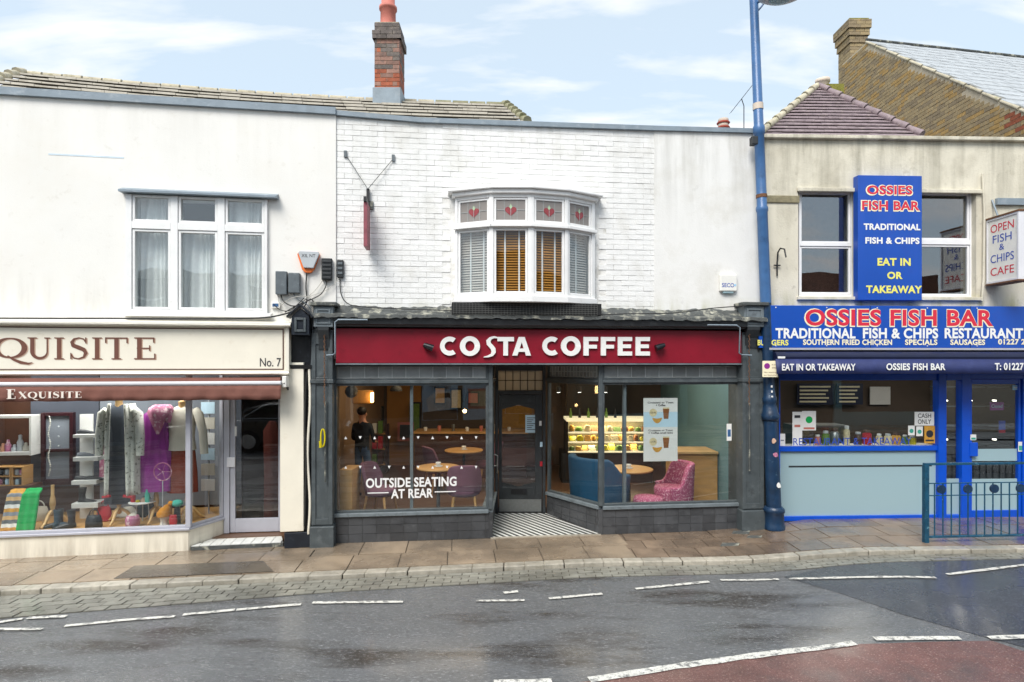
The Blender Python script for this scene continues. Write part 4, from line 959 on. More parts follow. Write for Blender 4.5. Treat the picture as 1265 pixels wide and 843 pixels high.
# cream fascia sign
zs0, zs1 = FE.z(200, 459, .2), FE.z(200, 403, .2)
sg = thing('shop_sign', 'cream fascia board with brown serif lettering and No. 7', 'shop sign', FE.pt(2, .1, zs0))
ur = FE.u(357, .2)
MB().box(FE, uL, ur, -.02, .18, zs0-.0, zs1).build('board', M['cream'], sg)
MB().sweep(FE, [(-.0, zs1+.001), (.26, zs1+.001), (.28, zs1+.02), (.24, zs1+.05), (.0, zs1+.09)], uL, ur+.03).build('cornice', M['cream_trim'], sg, bev=.004)
b = MB(); 
for (a, c_, d, e) in ((uL, ur-.07, zs1-.035, zs1-.02), (uL, ur-.07, zs0+.02, zs0+.032), (ur-.085, ur-.07, zs0+.0321, zs1-.0351)): b.box(FE, a, c_, .18, .186, d, e)
b.build('inset_line', M['brown'], sg)
MB().box(FE, ur-.045, ur, .18, .20, zs0+.001, zs1).build('end_trim', M['cream_trim'], sg, bev=.004)
b = MB(); b.sweep(FE, [(.0, zs0-.001), (.20, zs0-.001), (.22, zs0-.03), (.19, zs0-.05), (.0, zs0-.05)], uL, ur).build('lower_moulding', M['cream_trim'], sg, bev=.003)
for x0, x1, ch in ((-112, -92, 'E'), (-78, -46, 'X'), (-9, 32, 'Q'), (33, 61, 'U'), (66, 78, 'I'), (85, 107, 'S'), (113, 125, 'I'), (129, 157, 'T'), (165, 192, 'E')):
    ya, yb = 417, 444
    if ch == 'Q': yb = 450.5
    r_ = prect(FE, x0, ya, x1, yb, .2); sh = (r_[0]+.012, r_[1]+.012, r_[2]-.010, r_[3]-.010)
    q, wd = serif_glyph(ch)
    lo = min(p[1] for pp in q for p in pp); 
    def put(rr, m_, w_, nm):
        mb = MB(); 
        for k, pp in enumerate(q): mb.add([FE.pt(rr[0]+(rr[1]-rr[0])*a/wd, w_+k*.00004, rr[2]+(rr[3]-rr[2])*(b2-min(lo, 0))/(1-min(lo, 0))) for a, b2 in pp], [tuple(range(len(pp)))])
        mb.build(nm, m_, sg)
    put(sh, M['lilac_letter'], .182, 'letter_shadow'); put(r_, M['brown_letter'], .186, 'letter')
text_part(FE, 'No. 7', (321, 442.5, 347, 453), .184, M['ink'], sg, bold=.005)
# brown awning
zv0, zv1 = FE.z(180, 495, .34), FE.z(180, 477, .3)
aw = thing('awning', 'rolled brown canvas awning with valance over the clothes shop window', 'awning', FE.pt(2, .2, zv0))
uR = FE.u(347, .34)
MB().sweep(FE, [(.10, zv1+.0), (.33, zv1+.0), (.35, zv1+.02), (.35, zv1+.045), (.33, zv1+.055), (.10, zv1+.055)], uL, uR).build('front_bar', M['alu_white'], aw, bev=.004)
MB().sweep(FE, [(.06, zv1+.057), (.26, zv1+.057), (.24, zv1+.10), (.06, zv1+.10)], uL, uR-.03).build('canvas_roll', M['canvas_brown'], aw)
b = MB(); n = 150; vs = []
for k in range(n+1):
    u = uL+(uR-uL)*k/n
    for j in range(4):
        z = zv1-(zv1-zv0)*j/3; w_ = .335+.02*j/3+.004*math.sin(u*23+j)*j+.003*math.sin(u*51); vs.append(FE.pt(u, w_, z+(.003*math.sin(u*13) if j == 3 else 0)))
b.add(vs, [(k*4+j, k*4+4+j, k*4+5+j, k*4+1+j) for k in range(n) for j in range(3)], True)
o = b.build('valance', M['canvas_brown'], aw); sl = o.modifiers.new('thick', 'SOLIDIFY'); sl.thickness = .004
u0, u1, z0, z1 = FE.rect(8, 481, 24, 494, .365); serif_text(MB(), FE, 'E', (u0, u0+.10, z0+.01, z1), .364, S=.3).build('lettering', M['canvas_white'], aw)
serif_text(MB(), FE, 'XQUISITE', prect(FE, 23, 484, 101, 492, .364), .364, S=.26).build('lettering', M['canvas_white'], aw)
MB().box(FE, uR+.005, uR+.06, .02, .30, zv1-.03, zv1+.12).build('end_bracket', M['plastic_white'], aw, bev=.01)
MB().tube([FE.pt(uR+.03, .30, zv1+.03), FE.pt(uR+.06, .2, zv1-.06), FE.pt(uR+.03, .06, zv1-.02)], .012, 6).build('arm', M['iron'], aw)

# ------------------------------------------------------------------ inside the clothes shop window
zf = zE['floor']
iE = MB()
MB().slab([tuple(FE.pt(u, w_, 0).xy) for u, w_ in ((uL, -.12), (uA-.10, -.12))]+[tuple(FER.pt(u, -.09, 0).xy) for u in (.12, FER.L+.0)]+[tuple(FE.pt(u, -1.35, 0).xy) for u in (uA+.3, uL)], .0, zf).build('display_floor', M['wood_light'], BE)
MB().slab([tuple(FE.pt(u, w_, 0).xy) for u, w_ in ((uL, -.06), (ue1, -.06), (ue1, -4), (uL, -4))], 2.47, 2.55).build('ceiling', M['ceiling'], BE)
MB().box(FE, uL, uA+.30, -1.42, -1.35, -.05, 2.46).build('display_back', M['wood_dark'], BE)
MB().box(FE, FE.u(38, -1.3), FE.u(122, -1.3), -1.349, -1.30, FE.z(80, 601, -1.3), 2.44).build('display_panel', M['grey_panel'], BE)
MB().box(FE, FE.u(122, -1.3)+.01, uA+.30, -1.349, -1.31, FE.z(80, 630, -1.3), 2.44).build('display_panel', M['grey_light'], BE)
MB().slab([tuple(FE.pt(u, w_, 0).xy) for u, w_ in ((uA+.2, -.3), (ue1-.02, -.3), (ue1-.02, -4), (uA+.2, -4))], -.05, .07).build('shop_floor', M['floor_wood'], BE)
MB().box(FE, uL, ue1, -4.1, -4.0, 0, 2.6).build('rear_partition', M['dim_wall'], BE)
MB().box(FE, ue1-.10, ue1-.04, -4.0, -.36, 0, 2.6).build('side_partition', M['dim_wall'], BE) if 0 else None
def area_light(name, p, sx, sy, watts, col):
    l = bpy.data.lights.new(name, 'AREA'); l.shape = 'RECTANGLE'; l.size = sx; l.size_y = sy; l.energy = watts; l.color = col
    o = bpy.data.objects.new(name, l); C.objects.link(o); o.location = p; return o
area_light('display_fill_light', FE.pt(FE.u(110, -.6), -.55, 2.42), 3.2, .35, 26, (1, .97, .93))  # area lamp added to brighten the display, no fitting modelled
def EP(px, py, w_): u, z = FE.at(px, py, w_); return FE.pt(u, w_, z)
def garment(name, label, cat, px, ytop, ybot, w_, widths, m, fold=9, amp=.07, depth=.45, n=40, extra=None):
    c = EP(px, ybot, w_); H = FE.z(px, ytop, w_)-c.z; t = thing(name, label, cat, c)
    rings = [(H*f, wd, wd*depth) for f, wd in widths]
    MB().loft(c, rings, n, fold, amp, yaw=.15).build('body', m, t)
    if extra: extra(t, c, H)
    return t
def sleeves(m, L_, spread, r=.055):
    def f(t, c, H):
        for s_ in (-1, 1):
            sh = c+Vector((s_*.19, -.0, H*.93)); MB().tube([sh, sh+Vector((s_*.05, -.02, -.06)), sh+Vector((s_*spread, -.05, -L_*.5)), sh+Vector((s_*(spread+.03), -.07, -L_))], [r*.8, r*1.15, r, r*.95], 10).build('sleeve', m, t)
    return f
DW = -.55
def neckpost(m):
    def f(t, c, H): MB().lathe((c.x, c.y, c.z+H), [(.05, -.03), (.045, .05), (.055, .06), (.01, .09)], 12).build('neck_cap', m, t)
    return f
def comb(*fs):
    def f(t, c, H):
        for g_ in fs: g_(t, c, H)
    return f
garment('dress', 'long charcoal button front dress under a white cardigan in the display window', 'dress', 147, 500, 622, DW, [(0, .19), (.3, .17), (.6, .15), (.72, .13), (.85, .17), (.96, .16), (1, .06)], M['charcoal'], 8, .05, .45, 40, neckpost(M['wood_pale']))
def cardigan():
    c = EP(147, 612, DW+.2); H = FE.z(147, 499, DW+.2)-c.z; t = thing('cardigan', 'long white patterned cardigan hanging open over the charcoal dress', 'cardigan', c)
    for s_ in (-1, 1):
        b = MB(); vs = []; n = 12
        for i in range(13):
            f = i/12; z = H*f
            for k in range(n+1):
                q = k/n; inn = .085+.03*(1-f); out = (.23 if f < .8 else .23-(f-.8)*.35)
                x = s_*(inn+(out-inn)*q); y = .015*math.sin(q*14+s_)-.05*(1-abs(q-.4))+(.10*q*q)
                vs.append(c+Vector((x, y, z)))
        b.add(vs, [(i*(n+1)+k, i*(n+1)+k+1, (i+1)*(n+1)+k+1, (i+1)*(n+1)+k) for i in range(12) for k in range(n)], True)
        o = b.build('front_panel', M['white_lace'], t); sl = o.modifiers.new('t', 'SOLIDIFY'); sl.thickness = .012
        sh = c+Vector((s_*.19, .03, H*.93)); MB().tube([sh, sh+Vector((s_*.05, 0, -.05)), sh+Vector((s_*.085, -.01, -.35)), sh+Vector((s_*.09, -.02, -.62))], [.05, .065, .058, .05], 10).build('sleeve', M['white_lace'], t)
        MB().tube([c+Vector((s_*.09, -.05, .0)), c+Vector((s_*.2, -.03, -.02))], .02, 6).build('hem', M['red_cloth'], t)
cardigan()
garment('dress', 'sleeveless magenta satin dress with full skirt in the display window', 'dress', 193, 506, 606, DW, [(0, .26), (.15, .27), (.4, .22), (.62, .17), (.8, .17), (.93, .17), (1, .07)], M['purple'], 13, .07, .5, 52)
c = EP(195, 537, DW+.22); t = thing('scarf', 'pink patterned scarf knotted at the neck of the magenta dress', 'scarf', c); H = .42
MB().loft(c, [(0, .015, .01), (.08, .05, .025), (.2, .10, .05), (.3, .16, .10, 0, .05), (.36, .15, .11, 0, .08), (.4, .10, .09, 0, .10)], 24, 5, .14).build('scarf_body', M['pink_scarf'], t)
MB().loft(c+Vector((.13, .02, .16)), [(0, .03, .012), (.1, .055, .02), (.2, .035, .02)], 14, 4, .1).build('scarf_end', M['pink_scarf'], t)
garment('skirt', 'rust red skirt below the cream jacket near the corner post', 'skirt', 226, 546, 608, DW, [(0, .20), (.4, .19), (.8, .16), (1, .13)], M['rust_cloth'], 9, .06, .5)
garment('jacket', 'cream wool jacket on a form beside the window corner post', 'jacket', 225, 502, 556, DW, [(0, .19), (.3, .165), (.6, .18), (.88, .18), (1, .07)], M['cream_wool'], 5, .03, .5, 40, comb(sleeves(M['cream_wool'], .62, .13), neckpost(M['wood_pale'])))
def tripod(px, py, label, w_=DW, s=1):
    c = EP(px, py, w_); c.z = zf; t = thing('display_stand', label, 'display stand', c, 'turned wooden stands in the clothes window')
    MB().lathe((c.x, c.y, c.z+.13*s), [(.02, 0), (.035, .02), (.022, .08), (.038, .16), (.03, .24), (.02, .28), (.02, .42)], 12).build('post', M['wood_pale'], t)
    for k in range(3):
        a = k*2.1+.6; d = Vector((math.cos(a), math.sin(a), 0))
        MB().tube([c+d*.02+Vector((0, 0, .2*s)), c+d*.09+Vector((0, 0, .15*s)), c+d*.15+Vector((0, 0, .06*s)), c+d*.22+Vector((0, 0, .018))], [.02, .022, .02, .014], 8).build('leg', M['wood_pale'], t)
    return t
tripod(65, 657, 'pale turned wooden stand foot below the maroon framed mirror cabinet')
tripod(147, 655, 'pale turned wooden stand foot under the charcoal dress', DW+.02)
tripod(193, 655, 'pale turned wooden stand foot under the magenta dress', DW)
tripod(232, 655, 'pale turned wooden stand foot behind the corner post', DW)
# maroon cabinet frame with blue grey panels and a hanging necklace
u0, u1, z0, z1 = FE.rect(50, 510, 90, 600, -1.0)
t = thing('hanging_cabinet', 'maroon framed grey panelled cabinet door hanging in the clothes window', 'cabinet', FE.pt((u0+u1)/2, -1.05, z0))
zm = z0+(z1-z0)*.48
MB().perf(FE, u0, u1, z0, z1, [(u0+.05, u1-.05, z0+.09, zm-.02), (u0+.05, u1-.05, zm+.02, z1-.05)], -1.08, -1.0).build('frame', M['maroon'], t, bev=.006)
for a, b2 in ((z0+.09, zm-.02), (zm+.02, z1-.05)): MB().box(FE, u0+.04, u1-.04, -1.06, -1.04, a-.01, b2+.01).build('panel', M['grey_light'], t)
for k in range(3): MB().ball(FE.pt((u0+u1)/2+.03, -.99, z1-.2-k*.14), .012).build('knob', M['silver'], t)
t = thing('necklace_string', 'long string of pale beads hanging before the maroon cabinet', 'necklace', EP(62, 590, -.9)); b = MB()
for k in range(34): b.ball(EP(61+1.2*math.sin(k*.5), 515+k*2.2, -.9), .009+.005*random.random(), n=6, m=4)
b.build('beads', M['white_lace'], t)
# white shoe shelves with shoes and boots
def shoe(p, kind, m, rz, lab, s=1):
    t = thing('shoe' if kind != 'boot' else 'boot', lab, kind, p)
    ca, sa_ = math.cos(rz), math.sin(rz); V = lambda x, y, z: Vector(p)+Vector((x*ca-y*sa_, x*sa_+y*ca, z))*s
    b = MB(); L_ = .25
    sec = [(0, .03, .005, .06), (.04, .035, .0, .075), (.1, .035, .0, .07), (.16, .042, .0, .055), (.22, .038, .0, .035), (.25, .015, .002, .02)]
    vs = []; n = 8
    for x, hw, zb, h in sec:
        for k in range(n):
            a = 2*math.pi*k/n; vs.append(V(x, hw*math.cos(a), zb+h/2+h/2*math.sin(a)))
    b.add(vs, [(i*n+k, i*n+(k+1) % n, (i+1)*n+(k+1) % n, (i+1)*n+k) for i in range(len(sec)-1) for k in range(n)]+[tuple(range(n)), tuple(range(len(vs)-n, len(vs)))], True)
    b.build('upper', m, t)
    if kind == 'boot': MB().tube([V(.05, 0, .05), V(.045, 0, .12), V(.05, 0, .2), V(.05, 0, .23)], [.045, .04, .05, .052], 12).build('shaft', m, t)
    if kind == 'heeled shoe': MB().tube([V(.02, 0, .0), V(.02, 0, .05)], [.01, .025], 6).build('heel', m, t)
    return t
su = thing('shoe_shelf', 'white stepped shelf stand holding shoes in the clothes window', 'shelf', EP(106, 655, -.75))
for i, (ya, yb, xa, xb) in enumerate([(537, 541, 90, 121), (565, 570, 90, 121), (594, 599, 88, 119), (622, 628, 88, 121)]):
    u0, u1, z0, z1 = FE.rect(xa, ya, xb, yb, -.62); MB().box(FE, u0, u1, -.86, -.62, z0, z1).build('shelf_board', M['white_shelf'], su, bev=.003)
u0, u1, z0, z1 = FE.rect(98, 512, 114, 656, -.86); MB().box(FE, u0, u1, -.90, -.87, zf, z1).build('back_board', M['white_shelf'], su)
for i, (px, py, kd, m_, lb) in enumerate([(96, 537, 'heeled shoe', 'leather_black', 'dark heeled shoe on the top white shelf'), (96, 565, 'heeled shoe', 'grey_light', 'grey heeled shoe on the second white shelf'),
        (93, 594, 'shoe', 'leather_black', 'black flat shoe on the left of the third white shelf'), (106, 594, 'shoe', 'leather_black', 'black flat shoe on the right of the third white shelf'), (97, 622, 'boot', 'leather_black', 'black ankle boot on the lowest white shelf')]):
    p = EP(px, py, -.72); shoe(p, kd, M[m_], .2, lb, .95)
for px, w_, m_, lb in ((66, -.4, 'leather_blue', 'blue suede ankle boot beside the wooden stand foot'), (79, -.45, 'leather_black', 'black lace boot standing second from the blue boot'), (94, -.38, 'leather_black', 'black ankle boot at the foot of the white shelf stand')):
    p = EP(px, 655, w_); p.z = zf; shoe(p, 'boot', M[m_], math.pi+.5 if px > 70 else .3, lb, 1.05)
# left corner: wire shelf with jars, wooden crates with tins, folded scarves
ws = thing('wall_shelf', 'white edged shelf with small jars at the far left of the clothes window', 'shelf', EP(15, 563, -.9))
for (ya, yb) in ((514, 517), (559, 563)):
    u0, u1, z0, z1 = FE.rect(-20, ya, 38, yb, -.8); MB().box(FE, u0, u1, -1.05, -.8, z0, z1).build('shelf_board', M['white_shelf'], ws)
u0, u1, z0, z1 = FE.rect(36, 514, 38.5, 563, -.8); MB().box(FE, u0, u1, -1.05, -.8, z0, z1).build('side', M['white_shelf'], ws)
for k, (px, h, m_) in enumerate([(4, .12, 'skin'), (10, .17, 'pink_scarf'), (18, .10, 'silver'), (25, .24, 'silver'), (32, .13, 'cream_wool')]):
    p = EP(px, 559, -.9); o = MB().lathe(p, [(.035, 0), (.04, h*.6), (.02, h*.8), (.022, h), (.01, h+.01)], 10).build('jar', M[m_]); tag(o, ['small tan jar leftmost on the white edged shelf', 'pink patterned jar on the white edged shelf', 'short silver jar in the middle of the white edged shelf', 'tall slim silver bottle on the white edged shelf', 'cream jar rightmost on the white edged shelf'][k], 'jar')
for k, (xa, ya, xb, yb) in enumerate([(-10, 577, 13, 601), (14, 577, 28, 601)]):
    u0, u1, z0, z1 = FE.rect(xa, ya, xb, yb, -.7); ct = thing('wooden_crate', ['light wooden box at the extreme left edge above the striped scarf', 'light wooden box with two compartments of tins beside the grey panel'][k], 'crate', FE.pt((u0+u1)/2, -.8, z0))
    MB().perf(FE, u0, u1, z0, z1, [(u0+.015, u1-.015, z0+.015, (z0+z1)/2-.008), (u0+.015, u1-.015, (z0+z1)/2+.008, z1-.015)], -.92, -.7).build('box', M['wood_light'], ct)
    MB().box(FE, u0, u1, -.93, -.921, z0, z1).build('back', M['wood_light'], ct)
    for r_ in range(2):
        for q in range(2):
            o = MB().lathe(FE.pt(u0+(u1-u0)*(.3+.4*q), -.76, z0+.016+r_*(z1-z0)/2), [(.03, 0), (.032, .06), (.02, .075)], 10).build('tin', M[['pink_scarf', 'paper_blue', 'leather_black', 'silver'][(r_*2+q+k) % 4]]); 
            tag(o, '%s tin in the %s compartment of the %s wooden box' % (['left', 'right'][q], ['lower', 'upper'][r_], ['edge', 'inner'][k]), 'tin')
u0, u1, z0, z1 = FE.rect(-30, 601, 38, 606, -.68); MB().box(FE, u0, u1, -.95, -.68, z0, z1).build('display_ledge', M['wood_dark'], BE)
def drape(name, label, px0, px1, y0, m_, stripes=None, w_=-.3):
    u0, u1, z0, z1 = FE.rect(px0, y0, px1, 657, w_); t = thing(name, label, 'scarf', FE.pt((u0+u1)/2, w_, zf)); n = 14; K = 22
    b = MB(); vs = []
    for i in range(K+1):
        f = i/K
        for k in range(n+1):
            q = k/n; vs.append(FE.pt(u0+(u1-u0)*q-.05*(1-f)*.6, w_-.12+.12*(1-f)+.012*math.sin(q*13+f*2)-(.05*(1 if f > .93 else 0)), zf+(z1-zf)*f-(.015*(abs(q-.5)*2)**4 if f > .9 else 0)))
    for i in range(K):
        b.cur = 0 if not stripes else (i*len(stripes)//4 % len(stripes) if False else (i//2) % len(stripes))
        for k in range(n): b.f.append([len(b.v)*0+i*(n+1)+k, i*(n+1)+k+1, (i+1)*(n+1)+k+1, (i+1)*(n+1)+k]); b.m.append(b.cur); b.s.append(True)
    b.v = vs
    o = b.build('cloth', m_ if not stripes else [M[s_] for s_ in stripes], t); sl = o.modifiers.new('t', 'SOLIDIFY'); sl.thickness = .03; return t
drape('scarf', 'striped tan white and grey scarf draped at the left of the window', 3, 22, 607, M['green'], ['food_y', 'paper', 'plastic_grey', 'wood_pale', 'grey_light'])
drape('scarf', 'bright green knitted scarf draped beside the striped one', 22, 43, 606, M['green'])
# hat heads and small accessories
p = EP(203, 655, -.3); p.z = zf; t = thing('foam_mannequin', 'white foam display head wearing the mustard hat', 'display head', p)
MB().loft(p, [(0, .06, .06), (.05, .045, .045), (.08, .05, .055), (.13, .065, .08), (.18, .07, .085), (.22, .05, .06), (.24, .01, .01)], 14).build('head', M['plastic_white'], t)
t = thing('bobble_hat', 'mustard knitted bobble hat tilted on the white display head', 'hat', p+Vector((0, 0, .14)))
MB().loft(p+Vector((0.0, 0, .13)), [(0, .085, .10), (.03, .092, .105), (.05, .088, .10), (.10, .075, .085, .02, 0), (.14, .045, .05, .035, 0), (.16, .01, .01, .04, 0)], 20, 10, .03).build('hat_body', M['mustard'], t)
MB().ball(p+Vector((.085, 0, .30)), .035).build('bobble', M['mustard'], t)
p = EP(219, 630, -.32); t = thing('soft_hat', 'pale teal knitted hat with spotted scarf near the corner post', 'hat', p); MB().ball(p+Vector((0, 0, .09)), .075, .07, .05).build('hat_body', M['teal_cloth'], t); MB().loft(p, [(-.2, .05, .03), (0, .04, .03), (.06, .03, .03)], 12, 5, .1).build('scarf', M['leather_black'], t)
p = EP(164, 655, -.28); p.z = zf; t = thing('storage_basket', 'pink knitted pot with a pale cloth tucked inside', 'basket', p); MB().lathe(p, [(.06, 0), (.085, .03), (.09, .1), (.075, .15), (.06, .16)], 16).build('pot', M['pink_scarf'], t); MB().ball(p+Vector((0, 0, .15)), .055, .05, .035).build('cloth', M['cream_wool'], t)
p = EP(176, 655, -.5); p.z = zf; t = thing('display_table', 'small white round display table with accessories in the window', 'table', p); MB().lathe((p.x, p.y, p.z+.28), [(.16, 0), (.17, .008), (.17, .016), (.01, .02)], 20).build('table_top', M['white_shelf'], t)
for k in range(3): MB().tube([p+Vector((.1*math.cos(k*2.1), .1*math.sin(k*2.1), 0)), p+Vector((.08*math.cos(k*2.1), .08*math.sin(k*2.1), .28))], .007, 6).build('leg', M['silver'], t)
for k, (dx_, m_, h, lb) in enumerate([(-.1, 'red_cloth', .14, 'red folded glove upright on the round display table'), (-.03, 'yellow', .03, 'yellow purse lying on the round display table'), (.04, 'lilac_letter', .06, 'pink soft purse on the round display table'), (.10, 'teal_cloth', .18, 'teal rolled scarf upright on the round display table')]):
    q = p+Vector((dx_, -.05, .298)); o = MB().loft(q, [(0, .03, .02), (h*.5, .035, .025), (h, .015, .012)], 10, 3, .08).build('accessory', M[m_]); tag(o, lb, 'accessory')
p = EP(214, 655, -.25); p.z = zf; o = MB().loft(p, [(0, .05, .03), (.08, .06, .03), (.15, .05, .02)], 12, 4, .1).build('red_glove', M['red_cloth']); tag(o, 'red woollen glove standing on the floor by the corner post', 'glove')
# sunglasses hoop display and rack of cards by the door
t = thing('card_rack', 'tall slim rack of small cards beside the clothes shop door', 'rack', EP(258, 640, -.9)); c = EP(258, 640, -.9)
MB().tube([Vector((c.x, c.y, .07)), Vector((c.x, c.y, 2.2))], .012, 6).build('pole', M['silver'], t)
for k in range(6):
    z = EP(258, 606-k*19, -.9).z; MB().box(W0, c.x-.10, c.x+.10, -c.y+.015, -c.y+.03, z, z+.17).build('card', [M['paper'], M['cream_wool'], M['paper_blue']][k % 3], t)
# maroon coat seen through the door
garment('coat', 'dark rust coat hanging inside behind the clothes shop door', 'coat', 337, 520, 640, -1.4, [(0, .14), (.5, .13), (.9, .14), (1, .05)], M['rust_cloth'], 6, .05, .5)

def handbag(px, w_, m_, lab, wd=.22, h=.17, rz=.2):
    p = EP(px, 655, w_); p.z = zf; t = thing('handbag', lab, 'handbag', p)
    MB().loft(p, [(0, wd*.45, .05), (.01, wd*.5, .06), (h*.6, wd*.47, .05), (h, wd*.38, .02)], 20, 4, .03, yaw=rz).build('bag_body', M[m_], t)
    ca, sa_ = math.cos(rz), math.sin(rz); MB().tube([p+Vector((wd*.28*math.cos(k*math.pi/8)*ca, wd*.28*math.cos(k*math.pi/8)*sa_, h-.02+.10*math.sin(k*math.pi/8))) for k in range(9)], .008, 6).build('handle', M[m_], t)
handbag(116, -.32, 'leather_black', 'small black handbag on the window floor right of the shoe shelves'); handbag(129, -.7, 'red_cloth', 'red handbag standing behind the wooden stand foot', .24, .2, -.2)
handbag(48, -.85, 'cream_wool', 'cream handbag standing behind the blue suede boot', .26, .2); handbag(181, -.85, 'leather_blue', 'blue grey handbag at the back under the magenta dress', .26, .22, .1)
t = thing('sunhat', 'wide white straw hat leaning at the back of the clothes window', 'hat', EP(158, 640, -1.0)); p = EP(158, 636, -1.0); MB().loft(p, [(0, .20, .17), (.012, .20, .17), (.02, .10, .09), (.09, .085, .08), (.11, .05, .05)], 26).build('hat_body', M['cream_wool'], t)
for k, (px, m_, lb) in enumerate([(128, 'pink_scarf', 'pink patterned scarf hanging on the back panel left of the cardigan'), (172, 'teal_cloth', 'teal scarf hanging on the back panel between the cardigan and the magenta dress'), (214, 'white_lace', 'white patterned scarf hanging on the back panel near the corner post')]):
    p = EP(px, 590, -1.25); H = FE.z(px, 515, -1.25)-p.z; t = thing('scarf', lb, 'scarf', p); MB().loft(p, [(0, .07, .02), (H*.4, .06, .02), (H*.8, .05, .02), (H, .025, .02)], 20, 5, .14).build('cloth', M[m_], t)
t = thing('wire_hoop', 'pale wire hoop stand with spokes in front of the magenta dress', 'display hoop', EP(201, 606, -.25)); q = EP(201, 583, -.25)
MB().tube([q+Vector((.12*math.cos(k*math.pi/12), 0, .12*math.sin(k*math.pi/12))) for k in range(25)], .007, 6).build('rim', M['pink_scarf'], t)
for k in range(5): MB().tube([q, q+Vector((.12*math.cos(k*1.257), 0, .12*math.sin(k*1.257)))], .004, 5).build('spoke', M['pink_scarf'], t)
MB().tube([q-Vector((0, 0, .12)), Vector((q.x, q.y, zf))], .006, 6).build('stem', M['silver'], t)
# ================================================================== SHOPFRONT: coffee shop
P1, P2 = FC.pt(FC.u(606), 0, 0), FC.pt(FC.u(742), 0, 0)
Q1, Q2 = Vector((*XY(611.5, 9.75), 0)), Vector((*XY(674, 9.75), 0))
FRL, FRR, FDC = Frame(P1.xy, Q1.xy), Frame(Q2.xy, P2.xy), Frame(Q1.xy, Q2.xy)
zc_s = FC.z(510, 632); zt0, zt1, ztp = FC.z(510, 474), FC.z(510, 470), 2.475
def tiled(fr, u0, u1, z0, z1, rows, tw, parent, m=None, w=0, nm='tile', backm=None, ext=0, bond=True):
    bk = MB().box(fr, u0, u1, w-.13, w-.004, z0-.05, z1).build('stall_riser', backm or M['grout_dark'], parent)
    h = (z1-z0)/rows; pr = {}
    for r_ in range(rows):
        x = u0-(tw/2 if (bond and r_ % 2) else 0)
        while x < u1-.01:
            a, b_ = max(x+.0025, u0), min(x+tw-.0025, u1)
            if b_-a > .02:
                k = round(b_-a, 3)
                if k not in pr: pr[k] = MB().box(fr, a, b_, w-.006, w+.004, z0+r_*h+.0025, z0+(r_+1)*h-.0025).build(nm, m or M['tile_dark'], bk)
                else: clone(pr[k], bk, fr.pt((a+b_)/2, w-.001+random.uniform(-.0006, .001), z0+r_*h+.0025))
            x += tw
    return bk
uLp0, uLp1 = FC.u(385, .14), FC.u(411, .14)
def pilaster(x0, x1, yb, base_y, side):
    u0, u1 = FC.u(x0, .14), FC.u(x1, .14); w_ = .14
    p = MB().box(FC, u0, u1, -.3, w_, -.05, 2.95).build('pilaster', M['slate_paint'], BC, bev=.006)
    zb = FC.z((x0+x1)/2, base_y, .18)
    MB().box(FC, u0-.02, u1+.02, .0, w_+.04, -.05, zb).build('plinth', M['slate_paint'], p, bev=.012)
    MB().perf(FC, u0+.0, u1-.0, zb+.02, 2.9, [(u0+.055, u1-.055, zb+.10, 2.2), (u0+.055, u1-.055, 2.3, 2.75)], w_+.0005, w_+.018).build('raised_border', M['slate_paint'], p, bev=.004)
    MB().box(FC, u0-.015, u1+.015, .0, w_+.035, 2.22, 2.27).build('band', M['slate_paint'], p, bev=.005)
    c0, c1, z0, z1 = FC.rect(x0+(2 if side else 0), 404, x1+(2 if side else 0), 376, .26)
    z0, z1 = min(z0, z1), max(z0, z1)
    cp = MB().box(FC, c0+.02, c1-.0, .0, .24, z0, z1-.02).build('capital', M['slate_light'], p, bev=.008)
    MB().perf(FC, c0+.05, c1-.03, z0+.04, z1-.06, [(c0+.075, c1-.055, z0+.065, z1-.085)], .24, .255).build('capital_panel', M['slate_light'], p, bev=.004)
    MB().box(FC, c0-.03, c1+.05, -.1, .29, z1-.02, z1+.03).build('capital_slab', M['lead_dark'], p, bev=.01)
    MB().sweep(FC, [(.14, z0-.30), (.155, z0-.30), (.17, z0-.16), (.235, z0-.04), (.235, z0), (.14, z0)], c0+.07, c1-.06).build('corbel', M['slate_dark'], p)
    return p
pilaster(385, 411, 671, 651, 0); pilaster(917, 943, 653, 631, 1)
ua, ub = FC.u(413), FC.u(606); uc_, ud = FC.u(742), FC.u(917)
